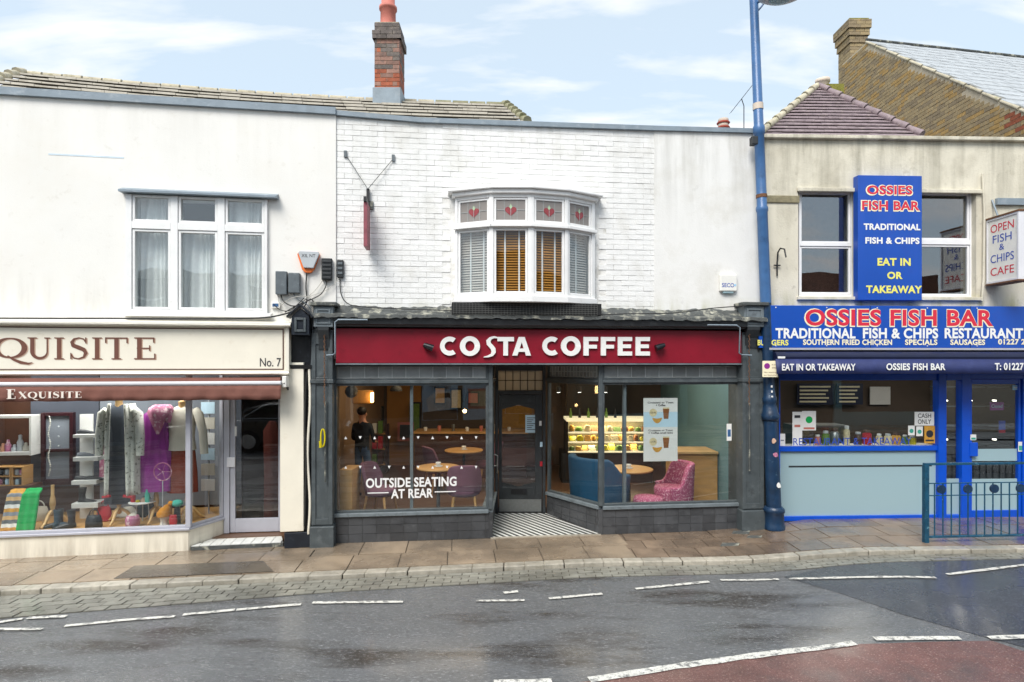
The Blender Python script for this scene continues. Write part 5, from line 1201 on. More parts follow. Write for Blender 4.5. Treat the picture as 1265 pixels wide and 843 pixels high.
def shop_bay(fr, u0, u1, zs, n, mull=(), light=None, riser=True, rows=3, tw=.19, lead_rows=1, proud=True, endpost=True):
    if riser: tiled(fr, u0, u1, .0, zs-.05, rows, tw, BC, w=.0, backm=M['grout'], bond=False)
    MB().box(fr, u0, u1, -.13, .035, zs-.05, zs).build('cill', M['slate_light'], BC, bev=.006)
    t = .035
    xs = [u0]+sorted(mull)+[u1]; f, hs = framed_glass(fr, u0, u1, zs+.001, zt0, BC, M['slate_paint'], M['glass'], .03, -.07, -.01)
    for mu_ in mull: MB().box(fr, mu_-.022, mu_+.022, -.15, -.075, zs, zt0).build('mullion', M['slate_light'], f, bev=.004)
    MB().box(fr, u0, u1, -.08, .02, zt0+.001, zt1).build('transom_bar', M['slate_paint'], BC, bev=.005)
    tf = MB().perf(fr, u0, u1, zt1+.001, ztp, [(u0+.03, u1-.03, zt1+.03, ztp-.03)], -.07, -.01).build('transom_light', M['slate_paint'], BC, bev=.004)
    zz0, zz1 = zt1+.03, ztp-.03; d = (u1-u0-.06)/n; hz = (zz1-zz0)/lead_rows; cm = []; pr = None
    for i in range(n):
        for j in range(lead_rows):
            a = u0+.03+d*i; z = zz0+hz*j
            if pr is None: pr = MB().box(fr, a+.004, a+d-.004, -.046, -.040, z+.004, z+hz-.004).build('leaded_pane', M['leaded'], tf)
            else: clone(pr, tf, fr.pt(a+d/2, -.043, z+.004), (random.uniform(-.012, .012), 0, random.uniform(-.012, .012)))
    b = MB()
    for i in range(1, n): b.box(fr, u0+.03+d*i-.006, u0+.03+d*i+.006, -.048, -.034, zz0, zz1)
    for z_ in (zz0+.001, zz1-.006): b.box(fr, u0+.031, u1-.031, -.0476, -.0350, z_, z_+.005)
    for j in range(1, lead_rows): b.box(fr, u0+.03, u1-.03, -.0475, -.0365, zz0+hz*j-.004, zz0+hz*j+.004)
    b.build('lead_came', M['came'], tf); return f
shop_bay(FC, ua, ub-.03, zc_s, 11, [FC.u(508)])
shop_bay(FC, uc_+.03, ud, zc_s, 10, [FC.u(774)])
shop_bay(FRL, .02, FRL.L-.03, zc_s, 6, [], lead_rows=1)
shop_bay(FRR, .03, FRR.L-.02, zc_s, 16, [], lead_rows=2)
for p_ in (P1, P2):
    s_ = 1 if p_ is P2 else -1
    q = p_; u = (q-FC.p0).dot(FC.t); MB().box(FC, u-.03, u+.03, -.05, .012, zc_s, ztp).build('corner_post', M['slate_paint'], BC, bev=.006)
    MB().box(FC, u-.03, u+.03, -.1, .008, 0, zc_s-.05).build('corner_riser', M['tile_dark'], BC, bev=.004)
# door with transom light
zd0 = .06; zd1 = CH-(487-450)*9.75/FL; zh = CH-(458-450)*9.75/FL
L_ = FDC.L
DF = MB().perf(FDC, .0, L_, zd0-.02, 2.47, [(.05, L_-.05, zd0-.02, zd1+.0), (.05, L_-.05, zd1+.06, zh)], -.08, .02).build('door_frame', M['slate_dark'], BC, bev=.006)
b = MB(); za, zb = zd1+.06, zh; pr = None
for i in range(6):
    for j in range(2):
        a = .05+(L_-.1)*i/6; d = (L_-.1)/6; h = (zb-za)/2
        if pr is None: pr = MB().box(FDC, a+.004, a+d-.004, -.036, -.03, za+h*j+.004, za+h*(j+1)-.004).build('leaded_pane', M['leaded_warm'], DF)
        else: clone(pr, DF, FDC.pt(a+d/2, -.033, za+h*j+.004))
for i in range(1, 6): b.box(FDC, .05+(L_-.1)*i/6-.005, .05+(L_-.1)*i/6+.005, -.04, -.02, za, zb)
b.box(FDC, .05, L_-.05, -.039, -.021, (za+zb)/2-.005, (za+zb)/2+.005); b.build('lead_came', M['black_matt'], DF)
u0, u1, z0, z1 = .055, L_-.055, zd0, zd1-.004
g0, g1 = FDC.u(620), FDC.u(661); gz0, gz1 = FDC.z(640, 602), FDC.z(640, 500)
leaf = MB(); leaf.perf(FDC, u0, u1, z0, z1, [(g0, g1, gz0, gz1)], -.055, -.005)
DL = leaf.build('door', M['slate_dark'], BC, bev=.005)
for s_ in (0, 1):                                    # shaped head and foot of the glazing
    zz = gz1 if s_ == 0 else gz0; sg_ = -1 if s_ == 0 else 1; um = (g0+g1)/2; n = 16; pts = [(g0-.005, zz), ]
    pts = [(g0-.003, zz+.003*-sg_)]
    for k in range(n+1):
        q = k/n; pts.append((g0-.003+(g1-g0+.006)*q, zz+sg_*(.035+.045*(abs(q-.5)*2)**2-.03*math.exp(-((q-.5)/.13)**2))))
    pts.append((g1+.003, zz+.003*-sg_)); 
    MB().prism(FDC, pts if s_ else pts[::-1], -.05, -.01).build('shaped_rail', M['slate_dark'], DL)
MB().box(FDC, g0-.01, g1+.01, -.033, -.027, gz0-.01, gz1+.01).build('pane', M['glass_door'], DL)
MB().box(FDC, u0+.015, u1-.015, -.005, .0, z0+.02, FDC.z(640, 617)).build('kick_plate', M['steel'], DL)
u_, _, zz0, zz1 = FDC.rect(631, 604, 651, 611, 0); MB().box(FDC, u_, FDC.u(651), -.005, .003, zz0, zz1).build('letter_plate', M['black_gloss'], DL, bev=.003)
MB().box(FDC, FDC.u(649), FDC.u(663), -.026, -.022, FDC.z(656, 535), FDC.z(656, 513)).build('notice', M['paper_blue'], DL)
b = MB(); 
for k in range(7): b.box(FDC, FDC.u(651), FDC.u(661-2*(k % 3)), -.0218, -.0212, FDC.z(656, 517+k*2.4), FDC.z(656, 516.2+k*2.4))
b.build('notice_print', M['ink'], DL)
for px, yy in ((613.5, 577), ): MB().tube([FDC.pt(FDC.u(px+1), .0, FDC.z(px, yy+8)), FDC.pt(FDC.u(px+1), .05, FDC.z(px, yy+6)), FDC.pt(FDC.u(px+1), .05, FDC.z(px, yy-6)), FDC.pt(FDC.u(px+1), .0, FDC.z(px, yy-8))], .012, 8).build('door_handle', M['steel'], DL)
MB().tube([FRL.pt(1.02, .0, .85), FRL.pt(1.02, .05, .87), FRL.pt(1.02, .05, 1.02), FRL.pt(1.02, .0, 1.04)], .012, 8).build('pull_handle', M['steel'], BC)
for k, (px, py, m_) in enumerate(((667, 520, 'paper'), (668, 570, 'red_cloth'), (668, 546, 'paper_blue'))): MB().box(FDC, FDC.u(px-1), FDC.u(px+2), .021, .024, FDC.z(px, py+6), FDC.z(px, py)).build('sticker', M[m_], DF)
# entrance: soffit, sloping floor with black and white stripes
EN2 = [(P1.x, P1.y), (P2.x, P2.y), (Q2.x, Q2.y), (Q1.x, Q1.y)]
def ez(x, y): return .005+.05*max(0, min(1, (y-8.6)/1.1))
ef2 = MB().slab([(x, y, ez(x, y)) for x, y in EN2], -.06, .0).build('entrance_floor', M['tile_white'], BC)
dd = Vector((.62, -.78)); dn_ = Vector((.78, .62)); sp = .085
for k in range(-40, 60):
    o_ = P1.xy+dn_*(k*sp); P = clip_poly(EN2, o_, dn_, True)
    if len(P) >= 3: P = clip_poly(P, o_+dn_*.042, -dn_, True)
    if len(P) >= 3 and area(P) > .0006: MB().slab([(x, y, ez(x, y)) for x, y in P], -.004, .0025).build('floor_stripe', M['tile_black'], ef2)
MB().box(FC, FC.u(606), FC.u(742), -.02, .02, -.03, .012).build('threshold', M['granite'], BC)
MB().slab(EN2, 2.479, 2.53).build('entrance_soffit', M['soffit'], BC)
# red fascia, cornice, lead flashing
zf0, zf1 = FC.z(660, 449, .12), FC.z(660, 407, .12)
us0, us1 = FC.u(415, .12), FC.u(916, .12)
cs = thing('shop_sign', 'deep red fascia board with raised white COSTA COFFEE letters', 'shop sign', FC.pt((us0+us1)/2, .06, zf0))
MB().box(FC, us0, us1, .02, .12, zf0, zf1).build('board', M['costa_red'], cs, bev=.006)
MB().box(FC, us0-.005, us1+.005, .0, .135, zf0-.02, zf0-.001).build('drip_edge', M['slate_light'], cs)
def raised(polys, px, py0, py1, px1):
    u0, u1, z0, z1 = prect(FC, px, py0, px1, py1, .15); b = MB()
    for k, p in enumerate(polys): b.prism(FC, [(u0+(u1-u0)*x, z0+(z1-z0)*y) for x, y in p], .1205, .15+k*.0003)
    return b.build('letter', M['letter_white'], cs)
def arc(cx, cy, ro_x, ro_y, ri_x, ri_y, a0, a1, n=22):
    out = []
    for i in range(n):
        t0, t1 = a0+(a1-a0)*i/n, a0+(a1-a0)*(i+1)/n
        out.append([(cx+ro_x*math.cos(t0), cy+ro_y*math.sin(t0)), (cx+ro_x*math.cos(t1), cy+ro_y*math.sin(t1)), (cx+ri_x*math.cos(t1), cy+ri_y*math.sin(t1)), (cx+ri_x*math.cos(t0), cy+ri_y*math.sin(t0))])
    return out
def glyph(ch):
    if ch == 'O': return arc(.5, .5, .5, .5, .23, .26, 0, 2*math.pi, 30)
    if ch == 'C': return arc(.56, .5, .56, .5, .29, .25, R(52), R(308), 26)
    if ch == 'T': return [[(0, .77), (1, .77), (1, 1), (0, 1)], [(.36, 0), (.64, 0), (.64, .78), (.36, .78)]]
    if ch == 'E': return [[(0, 0), (.33, 0), (.33, 1), (0, 1)], [(.3, 0), (1, 0), (1, .22), (.3, .22)], [(.3, .4), (.92, .4), (.92, .6), (.3, .6)], [(.3, .78), (1, .78), (1, 1), (.3, 1)]]
    if ch == 'F': return [[(0, 0), (.35, 0), (.35, 1), (0, 1)], [(.3, .38), (.92, .38), (.92, .58), (.3, .58)], [(.3, .78), (1, .78), (1, 1), (.3, 1)]]
    if ch == 'A': return [[(0, 0), (.27, 0), (.5, .72), (.5, 1), (.34, 1)], [(.5, 1), (.5, .72), (.73, 0), (1, 0), (.66, 1)], [(.27, .2), (.73, .2), (.67, .38), (.33, .38)]]
    if ch == 'S':
        P = [(.98, .93), (.78, .96), (.55, .9), (.42, .78), (.45, .64), (.6, .52), (.72, .4), (.74, .26), (.64, .13), (.42, .06), (.12, .02)]
        T = [.12, .18, .22, .25, .27, .28, .27, .25, .22, .16, .06]; out = []
        for i in range(len(P)-1):
            def nn(j):
                a, b = P[max(j-1, 0)], P[min(j+1, len(P)-1)]; d = math.hypot(b[0]-a[0], b[1]-a[1]); return (-(b[1]-a[1])/d, (b[0]-a[0])/d)
            n0, n1 = nn(i), nn(i+1); a, b = P[i], P[i+1]; h0, h1 = T[i]*.62, T[i+1]*.62
            out.append([(a[0]-n0[0]*h0*.9, a[1]-n0[1]*h0*.45), (b[0]-n1[0]*h1*.9, b[1]-n1[1]*h1*.45), (b[0]+n1[0]*h1*.9, b[1]+n1[1]*h1*.45), (a[0]+n0[0]*h0*.9, a[1]+n0[1]*h0*.45)])
        return out
for ch, x0, x1, y0, y1 in (('C', 543.5, 565, 416, 439.5), ('O', 568, 593, 415.5, 440), ('S', 595, 615, 415.5, 442), ('T', 614.5, 635, 416.5, 439.5), ('A', 633, 656, 416.5, 439.5),
        ('C', 670, 691, 416, 439.5), ('O', 693, 717.5, 415.5, 440), ('F', 721, 739, 416.5, 439.5), ('F', 742.5, 760, 416.5, 439.5), ('E', 763.5, 781, 416.5, 439.5), ('E', 785.5, 803, 416.5, 439.5)):
    raised(glyph(ch), x0, y0, y1, x1)
zk0, zk1 = FC.z(660, 405, .22), FC.z(660, 394, .28)
MB().sweep(FC, [(.0, zk0), (.20, zk0), (.21, zk0+.02), (.25, zk0+.03), (.27, zk1-.02), (.27, zk1), (.0, zk1)], us0-.02, us1+.02).build('cornice', M['slate_dark'], BC, bev=.003)
b = MB(); n = 120; vs = []; ztopf = FC.z(660, 384, .0)
u00, u11 = FC.u(386, .2), FC.u(944, .2)
for k in range(n+1):
    u = u00+(u11-u00)*k/n; j = [random.uniform(-.012, .012) for _ in range(3)]
    vs += [FC.pt(u, .015, ztopf+.03+j[0]+.012*math.sin(u*5)), FC.pt(u, .15, zk1+.075+j[1]*.8), FC.pt(u, .29, zk1+.035+j[2]*.5), FC.pt(u, .295, zk1-.005+j[2])]
b.add(vs, [(k*4+q, k*4+4+q, k*4+5+q, k*4+1+q) for k in range(n) for q in range(3)], False)
o = b.build('lead_flashing', M['lead_dark'], BC); sl = o.modifiers.new('t', 'SOLIDIFY'); sl.thickness = .006
for px in (526, 817):
    s_ = 1 if px < 600 else -1; p = FC.pt(FC.u(px, .15), .12, FC.z(px, 428, .15)); t = thing('spotlight', 'small black fascia spotlight at the %s end of the white letters' % ('left' if s_ > 0 else 'right'), 'spotlight', p)
    MB().tube([p, p+FC.n*.07], .035, 12).build('mount', M['black_gloss'], t)
    q = p+FC.n*.08; MB().tube([q-FC.t*s_*.03+Vector((0, 0, .02)), q+FC.t*s_*.02+Vector((0, 0, .0)), q+FC.t*s_*.10+Vector((0, 0, -.03))], [.03, .04, .05], 12).build('lamp_head', M['black_gloss'], t)
# vinyl triangles and window lettering
b = None
for (yy, lst) in ((541, 0), (577.5, 1)):
    for k in range(10):
        px = 427+k*17.9; up = (k % 2 == 0); z = FC.z(px, yy, -.03); u = FC.u(px, -.03); s_ = .020
        MB().prism(FC, [(u-s_, z-s_), (u+s_, z-s_), (u, z+s_)] if up else [(u-s_, z+s_), (u, z-s_), (u+s_, z+s_)], -.0362, -.0352).build('vinyl_triangle', M['letter_white2'], BC)
wl_ = thing('window_lettering', 'white OUTSIDE SEATING AT REAR lettering on the left coffee shop window', 'window sign', FC.pt(FC.u(508), -.034, FC.z(508, 616)))
for s_, px in (('OUTSIDE SEATING', (452, 590, 564, 602)), ('AT REAR', (483, 604, 535, 615.5))): text_part(FC, s_, px, -.034, M['letter_white2'], wl_, bold=.03)
for px in ((454, 608.5, 480, 609.7), (537, 607, 563, 608.2)):
    u0, u1, z0, z1 = prect(FC, *px, -.034); MB().box(FC, u0, u1, -.035, -.034, z0, z1).build('dash', M['letter_white2'], wl_)
# small iron brackets, stays and ropes on the pilasters
for side, (x0, yk, yrod0, yrod1, xr) in enumerate([(414, 393, 495, 596, 401.5), (914, 400, 498, 582, 926.5)]):
    s_ = -1 if side == 0 else 1
    t = thing('awning_bracket', 'grey bent awning rod and chain on the %s grey pilaster' % ('left' if side == 0 else 'right'), 'bracket', FC.pt(FC.u(xr, .2), .16, FC.z(xr, yrod1, .2)))
    MB().tube([FC.pt(FC.u(x0-s_*40, .3), .3, FC.z(x0, yk+2, .3)), FC.pt(FC.u(x0-s_*4, .3), .3, FC.z(x0, yk+2, .3)), FC.pt(FC.u(x0, .3), .3, FC.z(x0, yk+5, .3)), FC.pt(FC.u(x0, .26), .24, FC.z(x0, 436, .3)), FC.pt(FC.u(x0+s_*3, .24), .22, FC.z(x0, 438.5, .3)), FC.pt(FC.u(xr+2, .2), .2, FC.z(x0, 439, .3))], .011, 8).build('bent_rod', M['lead'], t)
    MB().tube([FC.pt(FC.u(xr, .2), .185, FC.z(xr, yrod0, .2)), FC.pt(FC.u(xr, .2), .185, FC.z(xr, yrod1, .2))], .014, 8).build('vertical_rod', M['lead_dark'], t)
    b = MB()
    for k in range(34):
        z = FC.z(xr, 396+k*3.1, .2); u = FC.u(xr-1.5+(.8 if k % 2 else 0), .2); b.tube([FC.pt(u, .19, z), FC.pt(u+.008, .2, z-.035)], .006, 5)
    b.build('chain', M['rust'], t)
t = thing('tie_strap', 'yellow looped strap hanging on the left grey pilaster', 'strap', FC.pt(FC.u(398, .2), .2, FC.z(398, 552, .2))); pts = []
for k in range(15):
    a = k/14*2*math.pi; pts.append(EP(398+2.6*math.sin(a), 540+10*math.cos(a), 0) if 0 else FC.pt(FC.u(399+2.6*math.sin(a), .2), .21, FC.z(398, 541-11*math.cos(a), .2)))
MB().tube(pts, .011, 6).build('loop', M['yellow'], t); MB().tube([FC.pt(FC.u(396, .2), .215, FC.z(398, 545, .2)), FC.pt(FC.u(396.5, .2), .215, FC.z(398, 553, .2))], .02, 6).build('knot', M['yellow'], t)
# ------------------------------------------------------------------ coffee shop interior
FZ = .14; XR = FC.pt(ud, -.1, 0).x+.02
Lf, Rf = FC.pt(ua-.02, -.09, 0), FC.pt(ud+.02, -.09, 0)
lft = [(Lf.x, Lf.y), (P1.x-.05, P1.y+.09), (Q1.x-.06, Q1.y+.06), (-3.05, 9.81)]; 
floor = MB(); floor.slab([(Lf.x, Lf.y), (P1.x-.09, P1.y+.07), (Q1.x-.09, Q1.y+.06), (-3.05, Q1.y+.06), (-3.05, 9.0)], .0, FZ); floor.slab([(P2.x+.09, P2.y+.12), (Rf.x, Rf.y), (XR, Q1.y+.06), (Q2.x+.09, Q1.y+.06)], .0, FZ); floor.slab([(-3.05, Q1.y+.0601), (XR, Q1.y+.0601), (XR, 14), (-3.05, 14)], .0, FZ-.001)
floor.build('interior_floor', M['floor_wood'], BC)
MB().slab([(-3.05, 9.82), (XR, 9.82), (XR, 14), (-3.05, 14)], 2.78, 2.85).build('ceiling', M['ceiling'], BC)
MB().slab([(Lf.x, Lf.y), (P1.x, P1.y+.12), (Q1.x, 9.82), (-3.05, 9.82), (-3.05, 9.0)], 2.78, 2.85).build('ceiling', M['ceiling'], BC); MB().slab([(P2.x, P2.y+.12), (Rf.x, Rf.y), (XR, 9.82), (Q2.x, 9.82)], 2.78, 2.85).build('ceiling', M['ceiling'], BC)
MB().box(W0, -3.1, XR+.05, -14.05, -13.9, 0, 2.9).build('interior_back_wall', M['dim_wall'], BC)
MB().box(W0, XR, XR+.1, -14, -Rf.y-.0, 0, 2.9).build('interior_side_wall', M['teal_wall'], BC)
for a, b_ in (((Lf.x, Lf.y), (-3.05, 9.0)), ((-3.05, 9.0), (-3.05, 14))): f = Frame(b_, a); MB().box(f, 0, f.L, -.08, 0, 0, 2.9).build('interior_side_wall', M['warm_wall'], BC)
MB().box(FC, ua, ud, -.20, -.0, 2.48, 2.78).build('front_bulkhead', M['ceiling'], BC)
# tan panels on the back wall and posters
def wallbox(name, px0, py0, px1, py1, Y, m_, th=.04, parent=None, tagd=None):
    a, c_ = XYZ(px0, py1, Y), XYZ(px1, py0, Y); o = MB().box(W0, a.x, c_.x, -Y-th, -Y, a.z, c_.z).build(name, m_, parent)
    if tagd: tag(o, *tagd)
    return o
wallbox('wall_panel', 478, 470, 520, 575, 13.86, M['tan_wall'], .03, BC)
for k, (r_, m_, lb) in enumerate([((506, 497, 520, 541), 'food_g', 'framed green picture on the coffee shop back wall'), ((455, 502, 474, 520), 'dim_wall', 'dim framed print above the shelves at the left of the coffee shop')]):
    f = wallbox('picture', *r_, 13.6, M['black_matt'], .04, None, (lb, 'picture')); wallbox('print', r_[0]+2, r_[1]+2, r_[2]-2, r_[3]-2, 13.55, M[m_], .02, f)
o = wallbox('picture', 491, 522, 511, 545, 13.5, M['pot'], .04, None, ('coral red picture on the tan panel of the coffee shop', 'picture')); wallbox('print', 494, 525, 508, 541, 13.44, M['ink'], .02, o)
o = wallbox('picture', 618, 498, 660, 532, 13.7, M['wood_light'], .04, None, ('amber panel painted for the warm glow behind the coffee shop door', 'picture')); wallbox('print', 621, 501, 657, 529, 13.65, M['food_y'], .02, o)  # amber colours stand in for the warm glow through the door
sh = thing('shelving_unit', 'wooden shelves with cups and packets behind the man in the coffee shop', 'shelf', XYZ(470, 590, 12.9))
for k in range(4): wallbox('shelf_board', 451, 535+k*19, 476, 537+k*19, 12.9, M['wood_light'], .3, sh)
for px in (450, 476): wallbox('upright', px, 525, px+1.5, 600, 12.9, M['wood_dark'], .3, sh)
for k in range(9):
    r_ = k // 3; px = 454+(k % 3)*7; a = XYZ(px, 535+r_*19, 12.75); h = .16+.05*((k*7) % 3)
    o = MB().box(W0, a.x, a.x+.09, -12.75, -12.65, a.z, a.z+h).build('coffee_packet', M[['red_cloth', 'paper', 'food_g', 'wood_dark', 'red_cloth'][k % 5]], None, bev=.006); tag(o, '%s %s packet on the %s shelf behind the man' % (['left', 'middle', 'right'][k % 3], ['red', 'white', 'green', 'brown', 'red'][k % 5], ['top', 'second', 'third'][r_]), 'packet')
# tables
def round_table(c, r_, h, lab, m=M['wood_light'], legm=M['black_matt']):
    t = thing('cafe_table', lab, 'table', c); MB().lathe((c[0], c[1], c[2]+h-.03), [(r_-.01, 0), (r_, .01), (r_, .025), (r_-.01, .03)], 28).build('table_top', m, t)
    MB().lathe(c, [(.2, 0), (.19, .015), (.03, .03), (.025, h-.03)], 16).build('pedestal', legm, t); return t
round_table((-1.15, 9.35, FZ), .34, .74, 'round wooden cafe table between the two mauve chairs')
round_table((-.9, 11.2, FZ), .36, .74, 'round wooden cafe table further inside behind the mauve chairs')
round_table((1.95, 10.0, FZ), .40, .60, 'low round wooden table behind the pink footstool')
def cafe_chair(lab, m):
    t = thing('cafe_chair', lab, 'chair', (0, 0, 0), 'mauve upholstered chairs with wooden legs'); b = MB()
    prof = []; n = 20; rows = 8; vs = []
    for i in range(rows+1):                          # back shell: wraps round, narrows downwards
        f = i/rows; z = .44+.42*f
        for k in range(n+1):
            q = -1+2*k/n; ang = q*1.25; rr = .24+.025*f; top = z-(.10*abs(q)**3*f)-(0 if abs(q) < .75 else (abs(q)-.75)*.55*f)
            vs.append(Vector((rr*math.sin(ang)*1.02, rr*math.cos(ang)*.9-.02+.05*f, top)))
    b.add(vs, [(i*(n+1)+k, i*(n+1)+k+1, (i+1)*(n+1)+k+1, (i+1)*(n+1)+k) for i in range(rows) for k in range(n)], True)
    o = b.build('backrest', m, t); s_ = o.modifiers.new('t', 'SOLIDIFY'); s_.thickness = .045; s_.offset = 0; bv = o.modifiers.new('b', 'BEVEL'); bv.width = .015; bv.segments = 2; bv.limit_method = 'ANGLE'
    MB().loft((0, -.01, .38), [(0, .20, .20), (.02, .235, .23), (.08, .245, .24), (.105, .225, .22), (.11, .1, .1)], 24).build('seat', m, t)
    for sx in (-1, 1):
        for sy in (-1, 1): MB().tube([(sx*.15, sy*.14, .38), (sx*.20, sy*.20, .0)], [.022, .014], 10).build('leg', M['wood_light'], t)
    return t
ch = cafe_chair('mauve upholstered chair facing right beside the OUTSIDE SEATING lettering', M['mauve'])
def place(o, p, rz): o.location = p; o.rotation_euler = (0, 0, rz)
place(ch, (-1.98, 9.0, FZ), R(75))
copy_tree(ch, None, (-.72, 8.98, FZ), R(186), 'mauve upholstered chair seen from behind near the shop door')
copy_tree(ch, None, (-1.35, 10.9, FZ), R(120), 'mauve upholstered chair at the inner table dim in the middle distance')
copy_tree(ch, None, (-.45, 11.4, FZ), R(-80), 'mauve upholstered chair right of the inner table')
def tub_chair(name, lab, cat, m, W, D, zs, zb, za, lm, depth_back=.12):
    t = thing(name, lab, cat, (0, 0, 0)); n = 28; vs = []; b = MB()
    MB().loft((0, -.02, .12), [(0, W*.40, D*.40), (.02, W*.43, D*.43), (zs-.16, W*.44, D*.44), (zs-.12, W*.42, D*.42), (zs-.11, .1, .1)], 28).build('seat', m, t)
    rows = 6
    for i in range(rows+1):
        f = i/rows
        for k in range(n+1):
            q = -1+2*k/n; ang = q*2.1; e = abs(q); top = zb if e < .5 else zb+(za-zb)*sm(e, .5, .8); z = .12+(top-.12)*f
            fl = 1+.10*f; vs.append(Vector((W*.46*fl*math.sin(ang), D*.46*fl*math.cos(ang), z)))
    b.add(vs, [(i*(n+1)+k, i*(n+1)+k+1, (i+1)*(n+1)+k+1, (i+1)*(n+1)+k) for i in range(rows) for k in range(n)], True)
    o = b.build('backrest', m, t); s_ = o.modifiers.new('t', 'SOLIDIFY'); s_.thickness = depth_back; s_.offset = 0; bv = o.modifiers.new('b', 'BEVEL'); bv.width = .03; bv.segments = 3; bv.limit_method = 'ANGLE'
    for sx in (-1, 1):
        for sy in (-1, 1): MB().tube([(sx*W*.27, sy*D*.27, .13), (sx*W*.33, sy*D*.33, .0)], [.022, .014], 8).build('leg', lm, t)
    return t
s1 = tub_chair('tub_armchair', 'teal blue velvet tub armchair in front of the lit food cabinet', 'armchair', M['blue_velvet'], .95, .85, .44, .86, .60, M['wood_dark']); place(s1, (1.42, 9.72, FZ), R(125))
s2 = tub_chair('armchair', 'pink flecked low armchair with curved back beside the window poster', 'armchair', M['pink_fleck'], .60, .60, .42, .80, .46, M['wood_light'], .08); place(s2, (2.52, 9.42, FZ), R(-80))
p = Vector((2.10, 9.22, FZ)); t = thing('footstool', 'round pink flecked footstool beside the pink armchair', 'stool', p)
MB().lathe(p, [(.19, .06), (.23, .08), (.235, .25), (.21, .30), (.05, .31)], 26).build('cushion', M['pink_fleck'], t)
for k in range(4): a = k*math.pi/2+.7; MB().tube([p+Vector((.15*math.cos(a), .15*math.sin(a), .07)), p+Vector((.17*math.cos(a), .17*math.sin(a), 0))], [.02, .014], 8).build('leg', M['wood_light'], t)
# wooden units against the side walls
o = MB().box(W0, Lf.x+.04, Lf.x+.22, -8.92, -8.5, FZ, .98).build('side_cupboard', M['wood_light'], None, bev=.006); tag(o, 'light wooden cupboard end at the left edge of the coffee shop window', 'cupboard')
t = thing('wood_counter', 'light wooden waste counter at the right edge of the coffee shop', 'counter', (3.1, 10, FZ))
MB().box(W0, 2.72, XR-.02, -10.6, -10.0, FZ, .98).build('cabinet', M['wood_light'], t, bev=.006); MB().box(W0, 2.68, XR-.02, -10.62, -9.96, .981, 1.02).build('counter_top', M['wood_pale'], t, bev=.005)
MB().box(W0, 2.9, 3.0, -10.0, -9.985, .55, .7).build('socket', M['black_matt'], t)
o = MB().box(W0, 3.2, 3.5, -9.2, -8.98, FZ, 1.1).build('side_cupboard', M['wood_light'], None, bev=.006) if 0 else None
# lit food cabinet
FY = 11.8; a, c_ = XYZ(700, 592, FY), XYZ(775, 521, FY); t = thing('food_display_cabinet', 'lit glass food cabinet of cakes and sandwiches in the coffee shop', 'display cabinet', ((a.x+c_.x)/2, FY+.3, FZ))
MB().box(W0, a.x-.1, c_.x+.5, -FY-.7, -FY-.0, FZ, .72).build('base', M['black_matt'], t)
MB().box(W0, a.x, a.x+.03, -FY-.7, -FY, .72, c_.z).build('side', M['black_matt'], t); MB().box(W0, a.x, c_.x+.5, -FY-.7, -FY-.66, .72, c_.z).build('back', M['food_w'], t)
MB().box(W0, a.x, c_.x+.5, -FY-.7, -FY+.02, c_.z, c_.z+.05).build('canopy', M['warm_white_lit'], t)
foods = ['food_y', 'food_w', 'food_b', 'food_g', 'yellow']
cnt = 0
for k in range(3):
    z = .76+k*(c_.z-.78)/3; ci = 0
    MB().box(W0, a.x+.03, c_.x+.5, -FY-.62, -FY-.05, z-.015, z).build('shelf', M['steel'], t)
    MB().box(W0, a.x+.03, c_.x+.5, -FY-.05, -FY-.035, z-.03, z-.002).build('shelf_glow_strip', M['warm_white_lit'], t)  # glowing strip added on every shelf to light the food
    x = a.x+.07
    while x < c_.x+.42:
        wd = random.uniform(.09, .15); h = random.uniform(.07, .12); y = FY+random.uniform(.12, .25); kd = random.choice(['cake', 'sandwich']); mm = M[random.choice(foods)]
        b = MB()
        if kd == 'cake': b.loft((x+wd/2, y, z), [(0, wd/2, .06), (h*.7, wd/2, .06), (h, wd*.3, .03)], 10)
        else: b.add([Vector((x, y-.05, z)), Vector((x+wd, y-.05, z)), Vector((x+wd, y+.06, z)), Vector((x, y+.06, z)), Vector((x, y+.05, z+h)), Vector((x+wd, y+.05, z+h))], [(0, 1, 2, 3), (0, 4, 5, 1), (3, 2, 5, 4), (0, 3, 4), (1, 5, 2)])
        o = b.build(kd, mm); tag(o, '%s, %s from the left on the %s shelf of the lit food cabinet' % (kd, ['first', 'second', 'third', 'fourth', 'fifth', 'sixth', 'seventh', 'eighth', 'ninth', 'tenth', 'eleventh', 'twelfth', 'thirteenth', 'fourteenth', 'fifteenth', 'sixteenth', 'seventeenth'][ci], ['bottom', 'middle', 'top'][k]), kd, '%s on the %s shelf of the lit cabinet' % ({'cake': 'cakes', 'sandwich': 'sandwiches'}[kd], ['bottom', 'middle', 'top'][k])); x += wd+.02; ci += 1
area_light('cabinet_light', ((a.x+c_.x)/2+.2, FY+.25, c_.z-.01), 1.3, .1, 5, (1, .84, .55))
for k in (1, 2): area_light('added_shelf_light', ((a.x+c_.x)/2+.2, FY+.22, .76+k*(c_.z-.78)/3-.02), 1.3, .05, 3.5, (1, .84, .55))  # lamps added to brighten the two lower shelves
